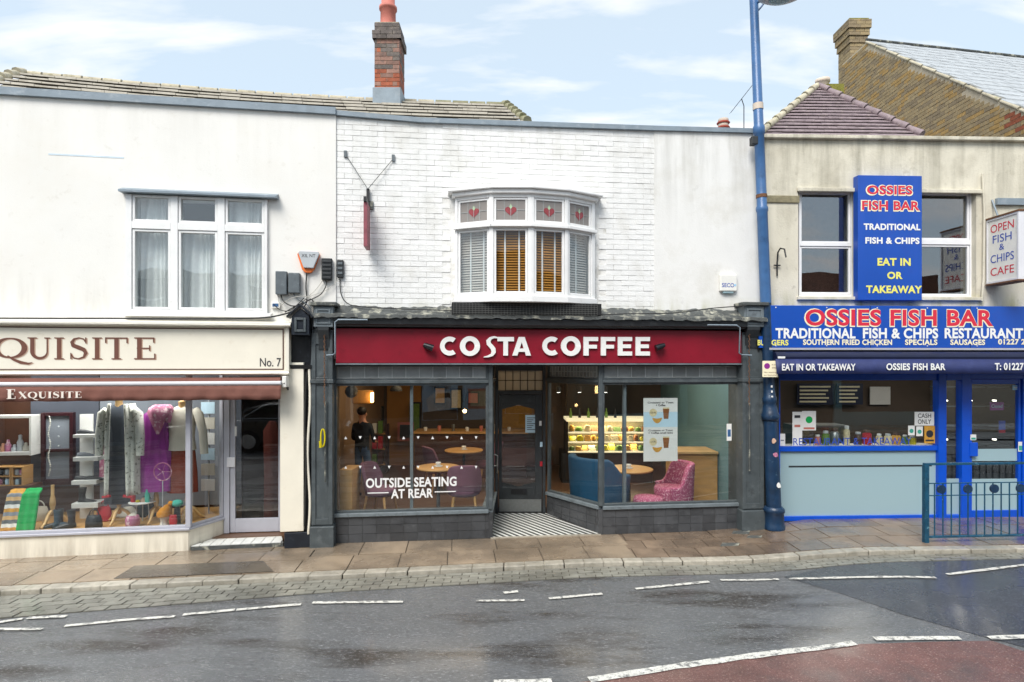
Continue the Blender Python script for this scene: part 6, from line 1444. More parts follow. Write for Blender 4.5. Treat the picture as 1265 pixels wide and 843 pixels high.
# dark bar wall with bottles and menu boards behind
wallbox('menu_board', 700, 470, 775, 512, 13.4, M['black_matt'], .05, None, ('dark menu board on the wall above the lit food cabinet', 'menu board'))
for k in range(6):
    p = XYZ(705+k*11, 521, FY+.3); p.z = c_.z+.05; o = MB().lathe(p, [(.03, 0), (.03, .1), (.012, .14), (.012, .19), (.001, .19)], 8).build('bottle', M['black_gloss' if k % 2 else 'food_g']); tag(o, '%s bottle, %s from the left on top of the lit food cabinet' % ('dark' if k % 2 else 'green', ['first', 'second', 'third', 'fourth', 'fifth', 'sixth'][k]), 'bottle', 'bottles on the food cabinet')
# pendants
for k, (px, py, Y, big) in enumerate([(489.5, 482, 10.6, 0), (594, 508, 11.5, 0), (574, 508, 9.6, 1)]):
    if k == 1: continue
    p = XYZ(px, py, Y); t = thing('pendant_lamp', ['lit pendant lamp high in the left coffee shop window', '', 'bare glowing pendant bulb near the shop door side'][k], 'lamp', p)
    MB().ball(p, .022 if not big else .03).build('bulb', M['bulb'], t); MB().tube([p+Vector((0, 0, .03)), Vector((p.x, p.y, 2.78))], .006, 6).build('cord', M['black_matt'], t)
    if not big: MB().lathe((p.x, p.y, p.z), [(.11, -.02), (.10, .04), (.03, .09), (.02, .12)], 18).build('shade', M['black_matt'], t)
c = XYZ(434, 484, 9.4); t = thing('wall_lamp', 'round black wall lamp with amber glow at the upper left inside', 'lamp', c); MB().ball(c, .10).build('shade', M['black_matt'], t); MB().box(W0, c.x-.02, c.x+.32, -c.y-.14, -c.y-.1, c.z-.20, c.z+.02).build('back_plate', M['tan_wall'], t, bev=.03); MB().box(W0, c.x+.30, c.x+.32, -c.y-.13, -c.y-.02, c.z-.17, c.z-.02).build('glow_strip', M['bulb'], t)
for k, px in enumerate((690, 716, 748)):
    p = XYZ(px, 478, 10.8); t = thing('track_spotlight', 'ceiling track spotlight %s in the right part of the coffee shop' % ['leftmost', 'in the middle', 'rightmost'][k], 'spotlight', p); MB().tube([p, p+Vector((0, .0, -.1))], .04, 10).build('can', M['black_matt'], t); MB().tube([p+Vector((0, 0, -.101)), p+Vector((0, 0, -.104))], .03, 10).build('lens', M['spot_glint_lit'], t); MB().tube([p, Vector((p.x, p.y, 2.78))], .008, 6).build('stem', M['black_matt'], t)
area_light('room_fill_light', (-1.2, 10.8, 2.74), 2.2, 1.2, 16, (1, .74, .45)); area_light('room_fill_light', (1.9, 10.6, 2.74), 2.2, 1.6, 14, (1, .83, .62)); area_light('window_fill_light', (-1.2, 9.0, 2.74), 1.8, .4, 7, (1, .84, .66)); area_light('window_fill_light', (2.5, 9.35, 2.74), 1.5, .4, 6, (1, .9, .8))  # area lamps added to brighten the room and window seats, no fittings modelled
# poster in the right window
u0, u1, z0, z1 = FC.rect(795, 492, 837, 570, -.12); pw, ph = u1-u0, z1-z0
ps = thing('window_poster', 'white coffee and croissant offer poster hanging in the right coffee shop window', 'poster', FC.pt((u0+u1)/2, -.12, z0))
MB().box(FC, u0, u1, -.128, -.12, z0, z1).build('sheet', M['paper'], ps)
MB().box(FC, u0, u1, -.1199, -.1195, z0+ph*.54, z0+ph*.78).build('blue_band', M['paper_blue'], ps)
def ptx(s, a, b_, c_, d, m_, bold=.02): put_text(MB(), FC, s, (u0+pw*a, u0+pw*b_, z0+ph*c_, z0+ph*d), -.1185, bold).build('lettering', m_, ps)
ptx('Croissant or Toast', .12, .88, .915, .945, M['ink']); ptx('+ Coffee', .36, .64, .87, .905, M['ink'], .03); ptx('Croissant or Toast', .14, .86, .475, .505, M['ink']); ptx('+ Coffee small latte', .14, .86, .435, .465, M['ink'], .03)
for zc_, pr_ in ((.77, '£3.50'), (.31, '£3.95')):
    cc_ = (u0+pw*.28, z0+ph*zc_); MB().prism(FC, [(cc_[0]+.06*math.cos(k*math.pi/9), cc_[1]+.06*math.sin(k*math.pi/9)) for k in range(18)], -.119, -.1183).build('price_disc', M['food_w'], ps)
    put_text(MB(), FC, pr_, (cc_[0]-.04, cc_[0]+.04, cc_[1]-.012, cc_[1]+.014), -.118, .02).build('lettering', M['ink'], ps)
    gx, gz_ = u0+pw*.66, z0+ph*(zc_-.10); MB().prism(FC, [(gx-.035, gz_), (gx+.035, gz_), (gx+.05, gz_+.15), (gx-.05, gz_+.15)], -.119, -.1183).build('glass_print', M['food_b'], ps)
    MB().prism(FC, [(gx-.05, gz_+.151), (gx+.05, gz_+.151), (gx+.05, gz_+.17), (gx-.05, gz_+.17)], -.119, -.1183).build('foam_print', M['food_w'], ps)
    q = [(u0+pw*.40+.075*math.cos(t_)-.0, z0+ph*(zc_-.11)+.035*math.sin(t_)+.02*math.cos(t_*2)) for t_ in [2*math.pi*k/18 for k in range(18)]]; MB().prism(FC, q, -.119, -.1181).build('croissant_print', M['food_y'], ps)
o = MB().box(FC, FC.u(899), FC.u(905), -.034, -.031, FC.z(902, 545), FC.z(902, 524)).build('window_sticker', M['paper']); tag(o, 'small white sticker with blue panel at the right edge of the coffee window', 'sticker'); MB().box(FC, FC.u(900), FC.u(904), -.0309, -.0305, FC.z(902, 540), FC.z(902, 531)).build('blue_panel', M['post_blue'], o)
# the man inside
def person(lab, p, rz, h, shirt, legs):
    root = thing('person', lab, 'person', p); s_ = h/1.75
    J = dict(pel=(0, 0, .95), sp=(0, .01, 1.12), ch=(0, .0, 1.32), nk=(0, .0, 1.47), hd=(0, -.015, 1.60), tp=(0, -.0, 1.72), hl=(.09, 0, .90), kl=(.10, -.02, .50), al=(.10, .02, .09), fl=(.11, -.14, .03), hr=(-.09, 0, .90), kr=(-.10, -.03, .50), ar=(-.11, .02, .09), fr=(-.12, -.14, .03),
             sl=(.17, 0, 1.40), el=(.22, -.02, 1.13), wl=(.12, -.20, 1.08), sr=(-.17, 0, 1.40), er=(-.23, -.02, 1.13), wr=(-.13, -.20, 1.06))
    Rr = dict(pel=(.14, .10), sp=(.13, .10), ch=(.15, .11), nk=(.055, .055), hd=(.075, .09), tp=(.05, .06), hl=(.09, .09), kl=(.058, .058), al=(.04, .04), fl=(.035, .03), hr=(.09, .09), kr=(.058, .058), ar=(.04, .04), fr=(.035, .03), sl=(.06, .06), el=(.042, .042), wl=(.03, .03), sr=(.06, .06), er=(.042, .042), wr=(.03, .03))
    E = [('pel', 'sp'), ('sp', 'ch'), ('ch', 'nk'), ('nk', 'hd'), ('hd', 'tp'), ('pel', 'hl'), ('hl', 'kl'), ('kl', 'al'), ('al', 'fl'), ('pel', 'hr'), ('hr', 'kr'), ('kr', 'ar'), ('ar', 'fr'), ('ch', 'sl'), ('sl', 'el'), ('el', 'wl'), ('ch', 'sr'), ('sr', 'er'), ('er', 'wr')]
    for sd, wk in ((1, 'wl'), (-1, 'wr')):           # palm, four fingers and a thumb
        w_ = Vector(J[wk]); J['p'+wk] = tuple(w_+Vector((-.01*sd, -.07, 0))); Rr['p'+wk] = (.035, .016); E.append((wk, 'p'+wk))
        for f in range(4): J['f%d%s' % (f, wk)] = tuple(w_+Vector((sd*(.025-.018*f), -.11, 0))); J['g%d%s' % (f, wk)] = tuple(w_+Vector((sd*(.026-.019*f), -.15+.01*abs(f-1), -.03))); Rr['f%d%s' % (f, wk)] = (.009, .009); Rr['g%d%s' % (f, wk)] = (.007, .007); E += [('p'+wk, 'f%d%s' % (f, wk)), ('f%d%s' % (f, wk), 'g%d%s' % (f, wk))]
        J['t'+wk] = tuple(w_+Vector((-sd*.045, -.07, .0))); Rr['t'+wk] = (.01, .01); E.append((wk, 't'+wk))
    ks = list(J); rot = Matrix.Rotation(rz, 3, 'Z')
    me = bpy.data.meshes.new('body'); me.from_pydata([rot @ (Vector(J[k])*s_) for k in ks], [(ks.index(a), ks.index(b_)) for a, b_ in E], []); 
    o = bpy.data.objects.new('body', me); C.objects.link(o); o.parent = root; o.location = (0, 0, 0); WORLD[o.name] = Vector(p)
    m_ = o.modifiers.new('s', 'SKIN'); 
    if not me.skin_vertices: 
        bpy.context.view_layer.objects.active = o; o.select_set(True)
    for i, k in enumerate(ks): me.skin_vertices[0].data[i].radius = (Rr[k][0]*s_, Rr[k][1]*s_)
    me.skin_vertices[0].data[0].use_root = True
    o.modifiers.new('sub', 'SUBSURF').levels = 1; o.modifiers['sub'].render_levels = 1
    bpy.context.view_layer.update(); ev = o.evaluated_get(bpy.context.evaluated_depsgraph_get()); nm = bpy.data.meshes.new_from_object(ev)
    o.modifiers.clear(); o.data = nm; nm.materials.clear()
    for mm in (M['skin'], shirt, legs, M['black_matt']): nm.materials.append(mm)
    for pl in nm.polygons:
        c = sum((nm.vertices[v].co for v in pl.vertices), Vector())/len(pl.vertices)/s_; loc = rot.inverted() @ c; pl.use_smooth = True
        pl.material_index = 3 if c.z < .10 else 2 if (c.z < .97 and abs(loc.x) < .2 and loc.y > -.12) else (1 if (c.z < 1.46 and loc.y > -.17) else 0)
    H = lambda x, y, z: Vector(p)+rot @ (Vector((x, y, z))*s_)
    MB().ball(H(0, .03, 1.685), .095*s_, .10*s_, .085*s_).build('hair', M['hair'], root)
    for sx in (-1, 1): MB().ball(H(sx*.085, 0, 1.62), .012, .02, .03).build('ear', M['skin'], root); MB().ball(H(sx*.032, -.095, 1.63), .009).build('eye', M['black_matt'], root)
    MB().ball(H(0, -.105, 1.60), .014, .02, .022).build('nose', M['skin'], root)
    MB().ball(H(0, -.098, 1.565), .025, .01, .006).build('mouth', M['pot'], root)
    return root
def skin_safe():
    pass
person('man in black shirt and blue jeans standing with his back turned in the coffee shop', (-2.62, 10.5, FZ), R(165), 1.58, M['black_shirt'], M['denim'])

for k, (px, y0, y1, Y, m_, lb) in enumerate([(536, 478, 500, 13.7, 'wood_pale', 'small square pale picture high on the taupe wall of the coffee shop'), (556, 480, 506, 13.7, 'food_w', 'tall cream picture on the taupe wall of the coffee shop'), (577, 484, 500, 13.7, 'pot', 'small coral picture on the taupe wall near the door')]):
    o = wallbox('picture', px, y0, px+15, y1, Y, M['black_matt'], .04, None, (lb, 'picture')); wallbox('print', px+2, y0+2, px+13, y1-2, Y-.04, M[m_], .02, o)
o = thing('bar_counter', 'long dark wooden counter at the back of the coffee shop left side', 'counter', (-1.0, 12.6, FZ)); MB().box(W0, -2.0, .3, -12.9, -12.3, FZ, 1.05).build('cabinet', M['wood_dark'], o); MB().box(W0, -2.03, .33, -12.93, -12.26, 1.051, 1.09).build('counter_top', M['wood_light'], o)
for k in range(7):
    p = (-1.8+k*.29, 12.45, 1.09); o = MB().lathe(p, [(.03, 0), (.04, .06+.02*(k % 3)), (.035, .08+.03*(k % 3))], 12).build('cup_stack', M[['paper', 'pot', 'steel'][k % 3]]); tag(o, '%s cup stack, %s from the left on the dark back counter' % (['white', 'coral', 'steel'][k % 3], ['first', 'second', 'third', 'fourth', 'fifth', 'sixth', 'seventh'][k]), 'cup')
for k, (x, y, z) in enumerate([(-1.15, 9.35, FZ+.74), (-.9, 11.2, FZ+.74), (1.95, 10.0, FZ+.60)]):
    t = thing('coffee_cup', 'white cup and saucer on the %s' % ['table between the mauve chairs', 'inner table of the left room', 'low table behind the footstool'][k], 'cup', (x, y, z)); MB().lathe((x, y, z), [(.04, 0), (.07, .008), (.072, .012), (.02, .014)], 16).build('saucer', M['paper'], t); MB().lathe((x, y, z+.014), [(.025, 0), (.04, .03), (.042, .055), (.036, .056), (.03, .02)], 16).build('cup', M['paper'], t)
for k in range(4):
    a, c_ = XYZ(470+k*34, 476, 12.0+.2*k), XYZ(472+k*34, 474, 12.0); o = MB().box(W0, -3.0, 0.4, -11.0-k*.8-.12, -11.0-k*.8, 2.62, 2.775).build('ceiling_beam', M['wood_dark'], BC)
# ================================================================== SHOPFRONT: blue fish bar
FS = Frame(FO.pt(0, -.17, 0).xy, FO.pt(FO.L, -.17, 0).xy)
uS0 = FS.u(960); uS1 = FS.u(1161); zb0, zb1, zm0, zm1, zt = FS.z(1060, 643), FS.z(1060, 637.5), FS.z(1060, 557.5), FS.z(1060, 551.5), 2.42
ur2 = FS.u(1480)
fw = MB().perf(FS, uS0, uS1, zb0, zt, [(uS0+.05, uS1-.0, zb1, zm0), (uS0+.05, uS1-.0, zm1, FS.z(1060, 470))], -.08, .0).build('shop_window_frame', M['frame_blue'], BO, bev=.005)
MB().box(FS, uS0+.04, uS1+.01, -.045, -.037, zb1-.01, zm0+.01).build('frosted_pane', M['frosted'], fw)
MB().box(FS, uS0+.04, uS1+.01, -.045, -.037, zm1-.01, zt-.05).build('pane', M['glass'], fw)
um1 = FS.u(1136); MB().box(FS, um1-.012, um1-.0, -.05, -.03, zm1, FS.z(1060, 470)).build('glazing_joint', M['slate_dark'], fw) if 0 else None
MB().box(FS, uS0+.2, uS1-.1, -.0368, -.0345, FS.z(1060, 577.5), FS.z(1060, 575.5)).build('film_gap', M['slate_dark'], fw)
MB().box(FS, uS0-.0, ur2, -.2, .02, -.05+.1, zb0).build('stall_plinth', M['slate_dark'], BO)
d = [FS.u(x) for x in (1158, 1168, 1187, 1197, 1262, 1272, 1300)]
df = MB().perf(FS, d[0]+.001, d[5], zb0, zt, [(d[1], d[2], zb0+.07, 2.23), (d[3], d[4], zb0, 2.25)], -.10, .025).build('door_frame', M['frame_blue'], BO, bev=.006)
MB().box(FS, d[1]-.01, d[2]+.01, -.05, -.04, zb0+.05, 2.25).build('pane', M['glass'], df)
MB().box(FS, d[1], d[2], -.0405, -.0395, zb0+.06, FS.z(1180, 592)).build('frost_film', M['frosted'], df)
dl = MB().perf(FS, d[3]+.006, d[4]-.006, zb0+.01, 2.245, [(d[3]+.05, d[4]-.05, zb0+.13, 2.17)], -.06, .0).build('door', M['frame_blue'], BO, bev=.005)
MB().box(FS, d[3]+.04, d[4]-.04, -.036, -.028, zb0+.12, 2.18).build('pane', M['glass'], dl)
MB().box(FS, d[3]+.05, d[4]-.05, -.0275, -.0265, zb0+.13, FS.z(1230, 592)).build('frost_film', M['frosted'], dl)
MB().box(FS, d[3]+.05, d[4]-.05, -.0275, -.0265, FS.z(1230, 570), FS.z(1230, 555)).build('frost_band', M['frosted'], dl)
u0, u1, z0, z1 = FS.rect(1198, 547, 1208, 564, .03); MB().box(FS, u0, u1, .001, .035, z0, z1).build('lock_plate', M['frame_blue'], dl, bev=.006)
MB().box(FS, d[3], d[4], -.05, .03, zb0-.0, zb0+.008).build('threshold', M['alu_white'], df)
f2, _ = framed_glass(FS, d[5]+.001, ur2, zb0, zt, BO, M['frame_blue'], M['glass'], .05, -.08, 0)
MB().box(FO, FO.u(944), ur2, -.4, -.02, 2.36, 3.25).build('fascia_backing', M['cassette_navy'], BO)
MB().box(FO, FO.u(944), FO.u(961), -.3, -.03, -.02, 2.4).build('side_pier', M['slate_dark'], BO)
# fine mesh grille between the pilaster and the lamp post
gr = thing('mesh_grille', 'fine dark wire mesh grille between grey pilaster and lamp post', 'grille', FO.pt(FO.u(950), .02, .05)); b = MB(); ga, gb = FO.u(942, .02), FO.u(962, .02)
MB().perf(FO, ga, gb, .04, 2.3, [(ga+.02, gb-.02, .07, 2.27)], .0, .03).build('frame', M['slate_dark'], gr)
k = ga+.03
while k < gb-.02: b.box(FO, k-.003, k+.003, .012, .016, .07, 2.27); k += .022
z = .08
while z < 2.27: b.box(FO, ga+.02, gb-.02, .016, .020, z-.003, z+.003); z += .022
b.build('wire_mesh', M['mesh_grey'], gr, kind='stuff')
# blue fascia sign
zq0, zq1 = FO.z(1100, 430, .25), FO.z(1100, 378, .25); uq0 = FO.u(950, .25)
sg = thing('shop_sign', 'long bright blue fascia sign reading OSSIES FISH BAR over the shop window', 'shop sign', FO.pt(uq0+1.5, .12, zq0))
MB().box(FO, uq0, ur2, .0, .25, zq0, zq1).build('board', M['ossie_blue'], sg, bev=.006)
MB().box(FO, uq0-.0, ur2, .0, .262, zq0-.03, zq0-.001).build('edge_trim', M['alu'], sg)
MB().box(FO, uq0-.12, uq0-.002, .0, .20, zq0-.0, zq0+.17).build('end_board', M['ossie_blue'], sg)
def line(s, px, m_, w_=.254, bold=.035, parent=None, fr=None, outline=None, nm='lettering'):
    fr = fr or FO; parent = parent or sg
    if outline: x0, y0, x1, y1 = px; put_text(MB(), fr, s, prect(fr, x0-1.6, y0-1.0, x1+1.2, y1+1.6, w_), w_-.001, bold+.035).build('letter_outline', outline, parent)
    return text_part(fr, s, px, w_, m_, parent, nm, bold=bold)
for k in range(1, 4):
    uj = uq0+k*1.52; MB().box(FO, uj-.004, uj+.004, .25, .2515, zq0+.002, zq1-.002).build('panel_joint', M['cassette_navy'], sg)
for k in range(12):
    uj = uq0+.1+(k//2)*.76; zj = (zq0+.03) if k % 2 else (zq1-.03); MB().tube([FO.pt(uj, .25, zj), FO.pt(uj, .256, zj)], .009, 8).build('fixing_screw', M['alu_white'], sg)
line('OSSIES FISH BAR', (995, 382.5, 1227, 403), M['red_letter'], outline=M['cream_letter'], bold=.03)
line('TRADITIONAL', (958, 405.5, 1057, 418.5), M['letter_white']); line('FISH & CHIPS', (1066, 405.5, 1159, 418.5), M['letter_white']); line('RESTAURANT', (1167, 405.5, 1264, 418.5), M['letter_white'])
line('GERS', (953, 420, 974, 427), M['yellow_letter']); text_part(FO, 'BUR', (936, 420, 949, 427), .204, M['yellow_letter'], sg, bold=.03); line('SOUTHERN FRIED CHICKEN', (992, 419.5, 1102, 426.5), M['cream_letter']); line('SPECIALS', (1118, 419.5, 1158, 426.5), M['cream_letter']); line('SAUSAGES', (1174, 419.5, 1217, 426.5), M['cream_letter']); line('01227 27', (1233, 419, 1272, 426), M['cream_letter'])
# awning cassette and valance
aw = thing('awning', 'retracted navy awning with dark cassette below the blue fish bar sign', 'awning', FO.pt(uq0+1.5, .2, FO.z(1100, 462, .4)))
zz = FO.z(1100, 441, .35); MB().sweep(FO, [(.28+.085*math.cos(t_), zz+.075*math.sin(t_)) for t_ in [2*math.pi*k/16 for k in range(16)]], FO.u(957, .3), ur2).build('cassette', M['cassette_navy'], aw)
for f in aw.children: pass
v0, v1, zv0, zv1 = FO.rect(960, 444, 1300, 462, .42); b = MB(); vs = []; n = 110
for k in range(n+1):
    u = v0+(ur2-v0)*k/n
    for j in range(3): vs.append(FO.pt(u, .37+.02*j+.003*math.sin(u*19+j)*j, zv1-(zv1-zv0)*j/2))
b.add(vs, [(k*3+j, k*3+3+j, k*3+4+j, k*3+1+j) for k in range(n) for j in range(2)], True)
o = b.build('valance', M['awning_blue'], aw); s_ = o.modifiers.new('t', 'SOLIDIFY'); s_.thickness = .004
MB().box(FO, v0, ur2, .30, .37, zv1-.01, zv1+.01).build('front_bar', M['cassette_navy'], aw)
line('EAT IN OR TAKEAWAY', (966, 449.5, 1057, 458), M['letter_white'], .418, .03, aw); line('OSSIES FISH BAR', (1095, 449, 1168, 457.5), M['letter_white'], .418, .03, aw); line('T: 01227 2', (1229, 448.5, 1272, 457.5), M['letter_white'], .418, .03, aw)
u0, u1, z0, z1 = FO.rect(961, 440.5, 970, 443, .37); MB().box(FO, u0, u1, .366, .37, z0, z1).build('maker_label', M['paper'], aw)
# vertical sign between the windows
u0, u1, z0, z1 = FO.rect(1060, 217, 1139, 371, .12); t = thing('vertical_sign', 'tall blue sign board between the two upstairs windows', 'sign', FO.pt((u0+u1)/2, .06, z0))
MB().box(FO, u0, u1, .0, .12, z0, z1).build('board', M['ossie_blue'], t, bev=.005)
for s_, px, m_, ol in (('OSSIES', (1071, 229.5, 1127, 240.5), 'red_letter', 1), ('FISH BAR', (1065, 248.5, 1136, 260), 'red_letter', 1), ('TRADITIONAL', (1067, 276.5, 1137, 284.5), 'letter_white', 0), ('FISH & CHIPS', (1069, 293.5, 1136, 301.5), 'letter_white', 0), ('EAT IN', (1084, 319, 1125, 328.5), 'yellow_letter', 0), ('OR', (1096, 336, 1115, 345), 'yellow_letter', 0), ('TAKEAWAY', (1070, 353, 1139, 362.5), 'yellow_letter', 0)):
    line(s_, px, M[m_], .124, .04 if not ol else .03, t, FO, M['cream_letter'] if ol else None)
# projecting double sided sign
PX = 7.22; FP = Frame((PX, FO.pt((PX-FO.p0.x)/FO.t.x, 0, 0).y-.02), (PX, 7.9)); t = thing('projecting_sign', 'white projecting box sign reading OPEN FISH AND CHIPS CAFE', 'sign', FP.pt(.3, -.09, 3.7))
za_, zb_ = 3.72, 4.63
MB().box(FP, .03, .56, -.20, .0, za_, zb_).build('box', M['plastic_white'], t, bev=.006)
MB().perf(FP, .0, .59, za_-.03, zb_+.03, [(.03, .56, za_, zb_)], -.21, .012).build('rim', M['alu_white'], t, bev=.004)
MB().box(FP, .0, .60, -.22, .02, zb_+.031, zb_+.055).build('rusty_top', M['rust'], t); MB().box(FP, .0, .60, -.22, .02, za_-.05, za_-.031).build('rusty_base', M['rust'], t)
for s_, f_, m_, a_, b_ in (('OPEN', .80, 'red_letter', .08, .50), ('FISH', .62, 'blue_letter', .12, .46), ('&', .49, 'blue_letter', .24, .33), ('CHIPS', .30, 'blue_letter', .08, .50), ('CAFE', .09, 'red_letter', .08, .50)):
    put_text(MB(), FP, s_, (a_, b_, za_+(zb_-za_)*f_, za_+(zb_-za_)*(f_+(.13 if s_ != '&' else .10))), .003, -.0 if 0 else .0).build('lettering', M[m_], t)
MB().tube([FP.pt(.1, -.1, zb_+.05), FP.pt(-.02, -.1, zb_+.35)], .014, 6).build('stay', M['lead'], t)
MB().box(FO, FO.u(1229), FO.u(1275), .0, .05, FO.z(1245, 254), FO.z(1245, 246)).build('wall_plate', M['lead'], t)
# hanging basket hook on the wall
p = lambda px, py, w_=.05: FO.pt(FO.u(px, w_), w_, FO.z(px, py, w_)); t = thing('wall_hook', 'curved black iron hanging basket hook left of the upstairs window', 'hook', p(960, 341, 0))
MB().tube([p(960, 341, .02), p(960, 325, .02), p(961, 312, .02), p(964, 307, .10), p(969, 308, .2), p(971, 318, .25)], .011, 6).build('hook_arm', M['iron'], t); MB().tube([p(956, 328, .03), p(964, 328, .03)], .011, 6).build('cross_bar', M['iron'], t)
# downpipe by the right window
o = MB().tube([p(1214, 215, .04), p(1216, 262, .04), p(1215, 345, .04), p(1213, 372, .04)], .016, 8).build('wall_pipe', M['render_cream']); tag(o, 'thin cream painted pipe running down right of the right upstairs window', 'pipe')
# ------------------------------------------------------------------ fish bar interior
OZ = .12; a0, a1 = FO.pt(FO.u(945), -.4, 0), FO.pt(ur2, -.4, 0)
MB().slab([(FS.pt(uS0, -.08, 0).x, 9.2), (FS.pt(ur2, 0, 0).x, 9.45), (FS.pt(ur2, 0, 0).x, 14), (FS.pt(uS0, 0, 0).x-.1, 14)], .0, OZ).build('shop_floor', M['tile_dark'], BO)
MB().slab([(3.95, 9.1), (11.5, 9.5), (11.5, 14), (3.95, 14)], 2.62, 2.7).build('ceiling', M['ceiling'], BO)
MB().box(W0, 3.95, 11.5, -13.1, -13.0, 0, 2.7).build('interior_back_wall', M['dim_wall'], BO); MB().box(W0, 3.9, 4.0, -13, -9.12, 0, 2.7).build('interior_side_wall', M['teal_wall'], BO); MB().box(W0, 11.4, 11.5, -13, -9.5, 0, 2.7).build('interior_side_wall', M['dim_wall'], BO)
area_light('room_fill_light', (5.6, 10.6, 2.58), 1.2, 1.0, 8, (1, .9, .78)); area_light('room_fill_light', (8.0, 11.0, 2.58), 1.2, 1.0, 9, (1, .9, .78))  # fill lamps added for the fish bar interior, without fittings
t = thing('serving_counter', 'long steel serving counter inside the fish bar window', 'counter', (5.8, 10.2, OZ))
MB().box(W0, 4.4, 6.9, -10.6, -10.0, OZ, 1.0).build('cabinet', M['grey_light'], t); MB().box(W0, 4.35, 6.95, -10.65, -9.95, 1.001, 1.05).build('counter_top', M['steel'], t, bev=.005)
fr_ = thing('glass_warmer', 'glass food warming cabinet on the steel serving counter', 'display cabinet', (5.2, 10.2, 1.05)); MB().perf(W0, 4.75, 5.65, 1.051, 1.45, [(4.78, 5.62, 1.09, 1.42)], -10.5, -10.05).build('frame', M['steel'], fr_); MB().box(W0, 4.78, 5.62, -10.07, -10.06, 1.08, 1.43).build('pane', M['glass'], fr_)
for k in range(6):
    x = 4.9+k*.13; o = MB().ball((x, 10.25, 1.13), .05, .04, .03+.01*(k % 2)).build('fried_food', M['food_y' if k % 2 else 'food_b']); tag(o, 'piece of fried food, %s from the left in the glass warming cabinet' % ['first', 'second', 'third', 'fourth', 'fifth', 'sixth'][k], 'food', 'fried food in the warming cabinet')
wl2 = thing('window_ledge', 'white inner ledge of the fish bar window carrying jars', 'ledge', FS.pt((uS0+uS1)/2, -.2, zm1-.04)); MB().box(FS, uS0+.05, uS1-.02, -.34, -.082, zm1-.04, zm1-.0).build('board', M['white_shelf'], wl2)
for k, (px, h, m_, lb) in enumerate([(1010, .16, 'pot', 'pink tin'), (1020, .22, 'food_g', 'green bottle'), (1031, .26, 'steel', 'tall steel urn'), (1046, .30, 'food_w', 'tall cream lampshade shaped jar'), (1060, .2, 'wood_dark', 'brown bottle'), (1071, .23, 'red_cloth', 'red sauce bottle'), (1086, .17, 'food_w', 'lidded cream jar'), (1097, .17, 'food_w', 'second lidded cream jar'), (1107, .18, 'food_y', 'jar of yellow pickles'), (1118, .15, 'food_g', 'squat jar of green pickles'), (1127, .13, 'yellow', 'yellow tub')]):
    q = FS.pt(FS.u(px, -.2), -.2, zm1); t = thing('jar', lb+' standing on the inner ledge of the fish bar window', 'jar', q); r_ = .045+.01*(k % 3)
    MB().lathe(q, [(r_*.9, 0), (r_, .02), (r_, h*.72), (r_*.6, h*.82)], 14).build('jar_body', M[m_], t); MB().lathe((q.x, q.y, q.z+h*.82), [(r_*.7, 0), (r_*.7, h*.16), (.005, h*.18)], 14).build('lid', M[['paper', 'silver', 'wood_dark'][k % 3]], t)
def notice(name, lab, px, m_, w_=-.03, extras=(), cat='notice'):
    u0, u1, z0, z1 = FS.rect(*px, w_); t = thing(name, lab, cat, FS.pt((u0+u1)/2, w_, z0)); MB().box(FS, u0, u1, w_-.004, w_, z0, z1).build('sheet', M[m_], t)
    for e in extras:
        if e[0] == 't': put_text(MB(), FS, e[1], (u0+(u1-u0)*e[2], u0+(u1-u0)*e[3], z0+(z1-z0)*e[4], z0+(z1-z0)*e[5]), w_+.0015, .01).build('lettering', M[e[6]], t)
        elif e[0] == 'b': MB().box(FS, u0+(u1-u0)*e[1], u0+(u1-u0)*e[2], w_, w_+.001, z0+(z1-z0)*e[3], z0+(z1-z0)*e[4]).build('print', M[e[5]], t)
        elif e[0] == 'o': MB().prism(FS, [(u0+(u1-u0)*(e[1]+e[3]*math.cos(k*.35)), z0+(z1-z0)*e[2]+(u1-u0)*e[3]*math.sin(k*.35)) for k in range(18)], w_, w_+.001).build('print', M[e[4]], t)
    return t
notice('notice', 'white CASH ONLY card in the fish bar window', (1130, 509, 1154, 526), 'paper', -.032, [('t', 'CASH', .16, .84, .56, .88, 'ink'), ('t', 'ONLY', .16, .84, .12, .46, 'ink')])
notice('hygiene_sticker', 'yellow and black sticker below the CASH ONLY card', (1142, 526.5, 1155, 548), 'food_y', -.032, [('o', .5, .55, .34, 'ink'), ('b', .1, .9, .12, .22, 'ink')], 'sticker')
notice('hygiene_sticker', 'white sticker with green disc left of the yellow sticker', (1132, 527, 1140, 539), 'paper', -.032, [('o', .5, .45, .32, 'teal_cloth')], 'sticker')
notice('hygiene_sticker', 'white sticker with green disc further left above the yellow tub', (1122, 526, 1130, 538), 'paper', -.032, [('o', .5, .45, .32, 'teal_cloth')], 'sticker')
notice('poster', 'small pale poster with green face print in the fish bar window', (991, 508, 1008, 532), 'paper', -.032, [('o', .5, .55, .25, 'green'), ('b', .1, .9, .06, .16, 'pot')], 'poster')
notice('poster', 'narrow white poster beside the green face poster', (979, 509, 991, 551), 'paper', -.036, [('b', .2, .8, .82, .9, 'ink'), ('b', .2, .8, .55, .62, 'pot')], 'poster')
notice('poster', 'small white leaflet at the lower left corner of the fish bar window', (963, 536, 970, 551), 'paper', -.036, [('b', .2, .8, .4, .5, 'grey_light')], 'poster')
notice('door_sign', 'pink and blue tilted Closed sign inside the fish bar door', (1223, 497, 1240, 507), 'purple', -.08, [('t', 'Closed', .1, .9, .3, .72, 'paper_blue')], 'sign')
notice('door_sticker', 'green and white square sticker on the right edge of the fish bar door', (1258, 546, 1265, 558), 'paper', .01, [('b', .1, .9, .1, .6, 'teal_cloth')], 'sticker')
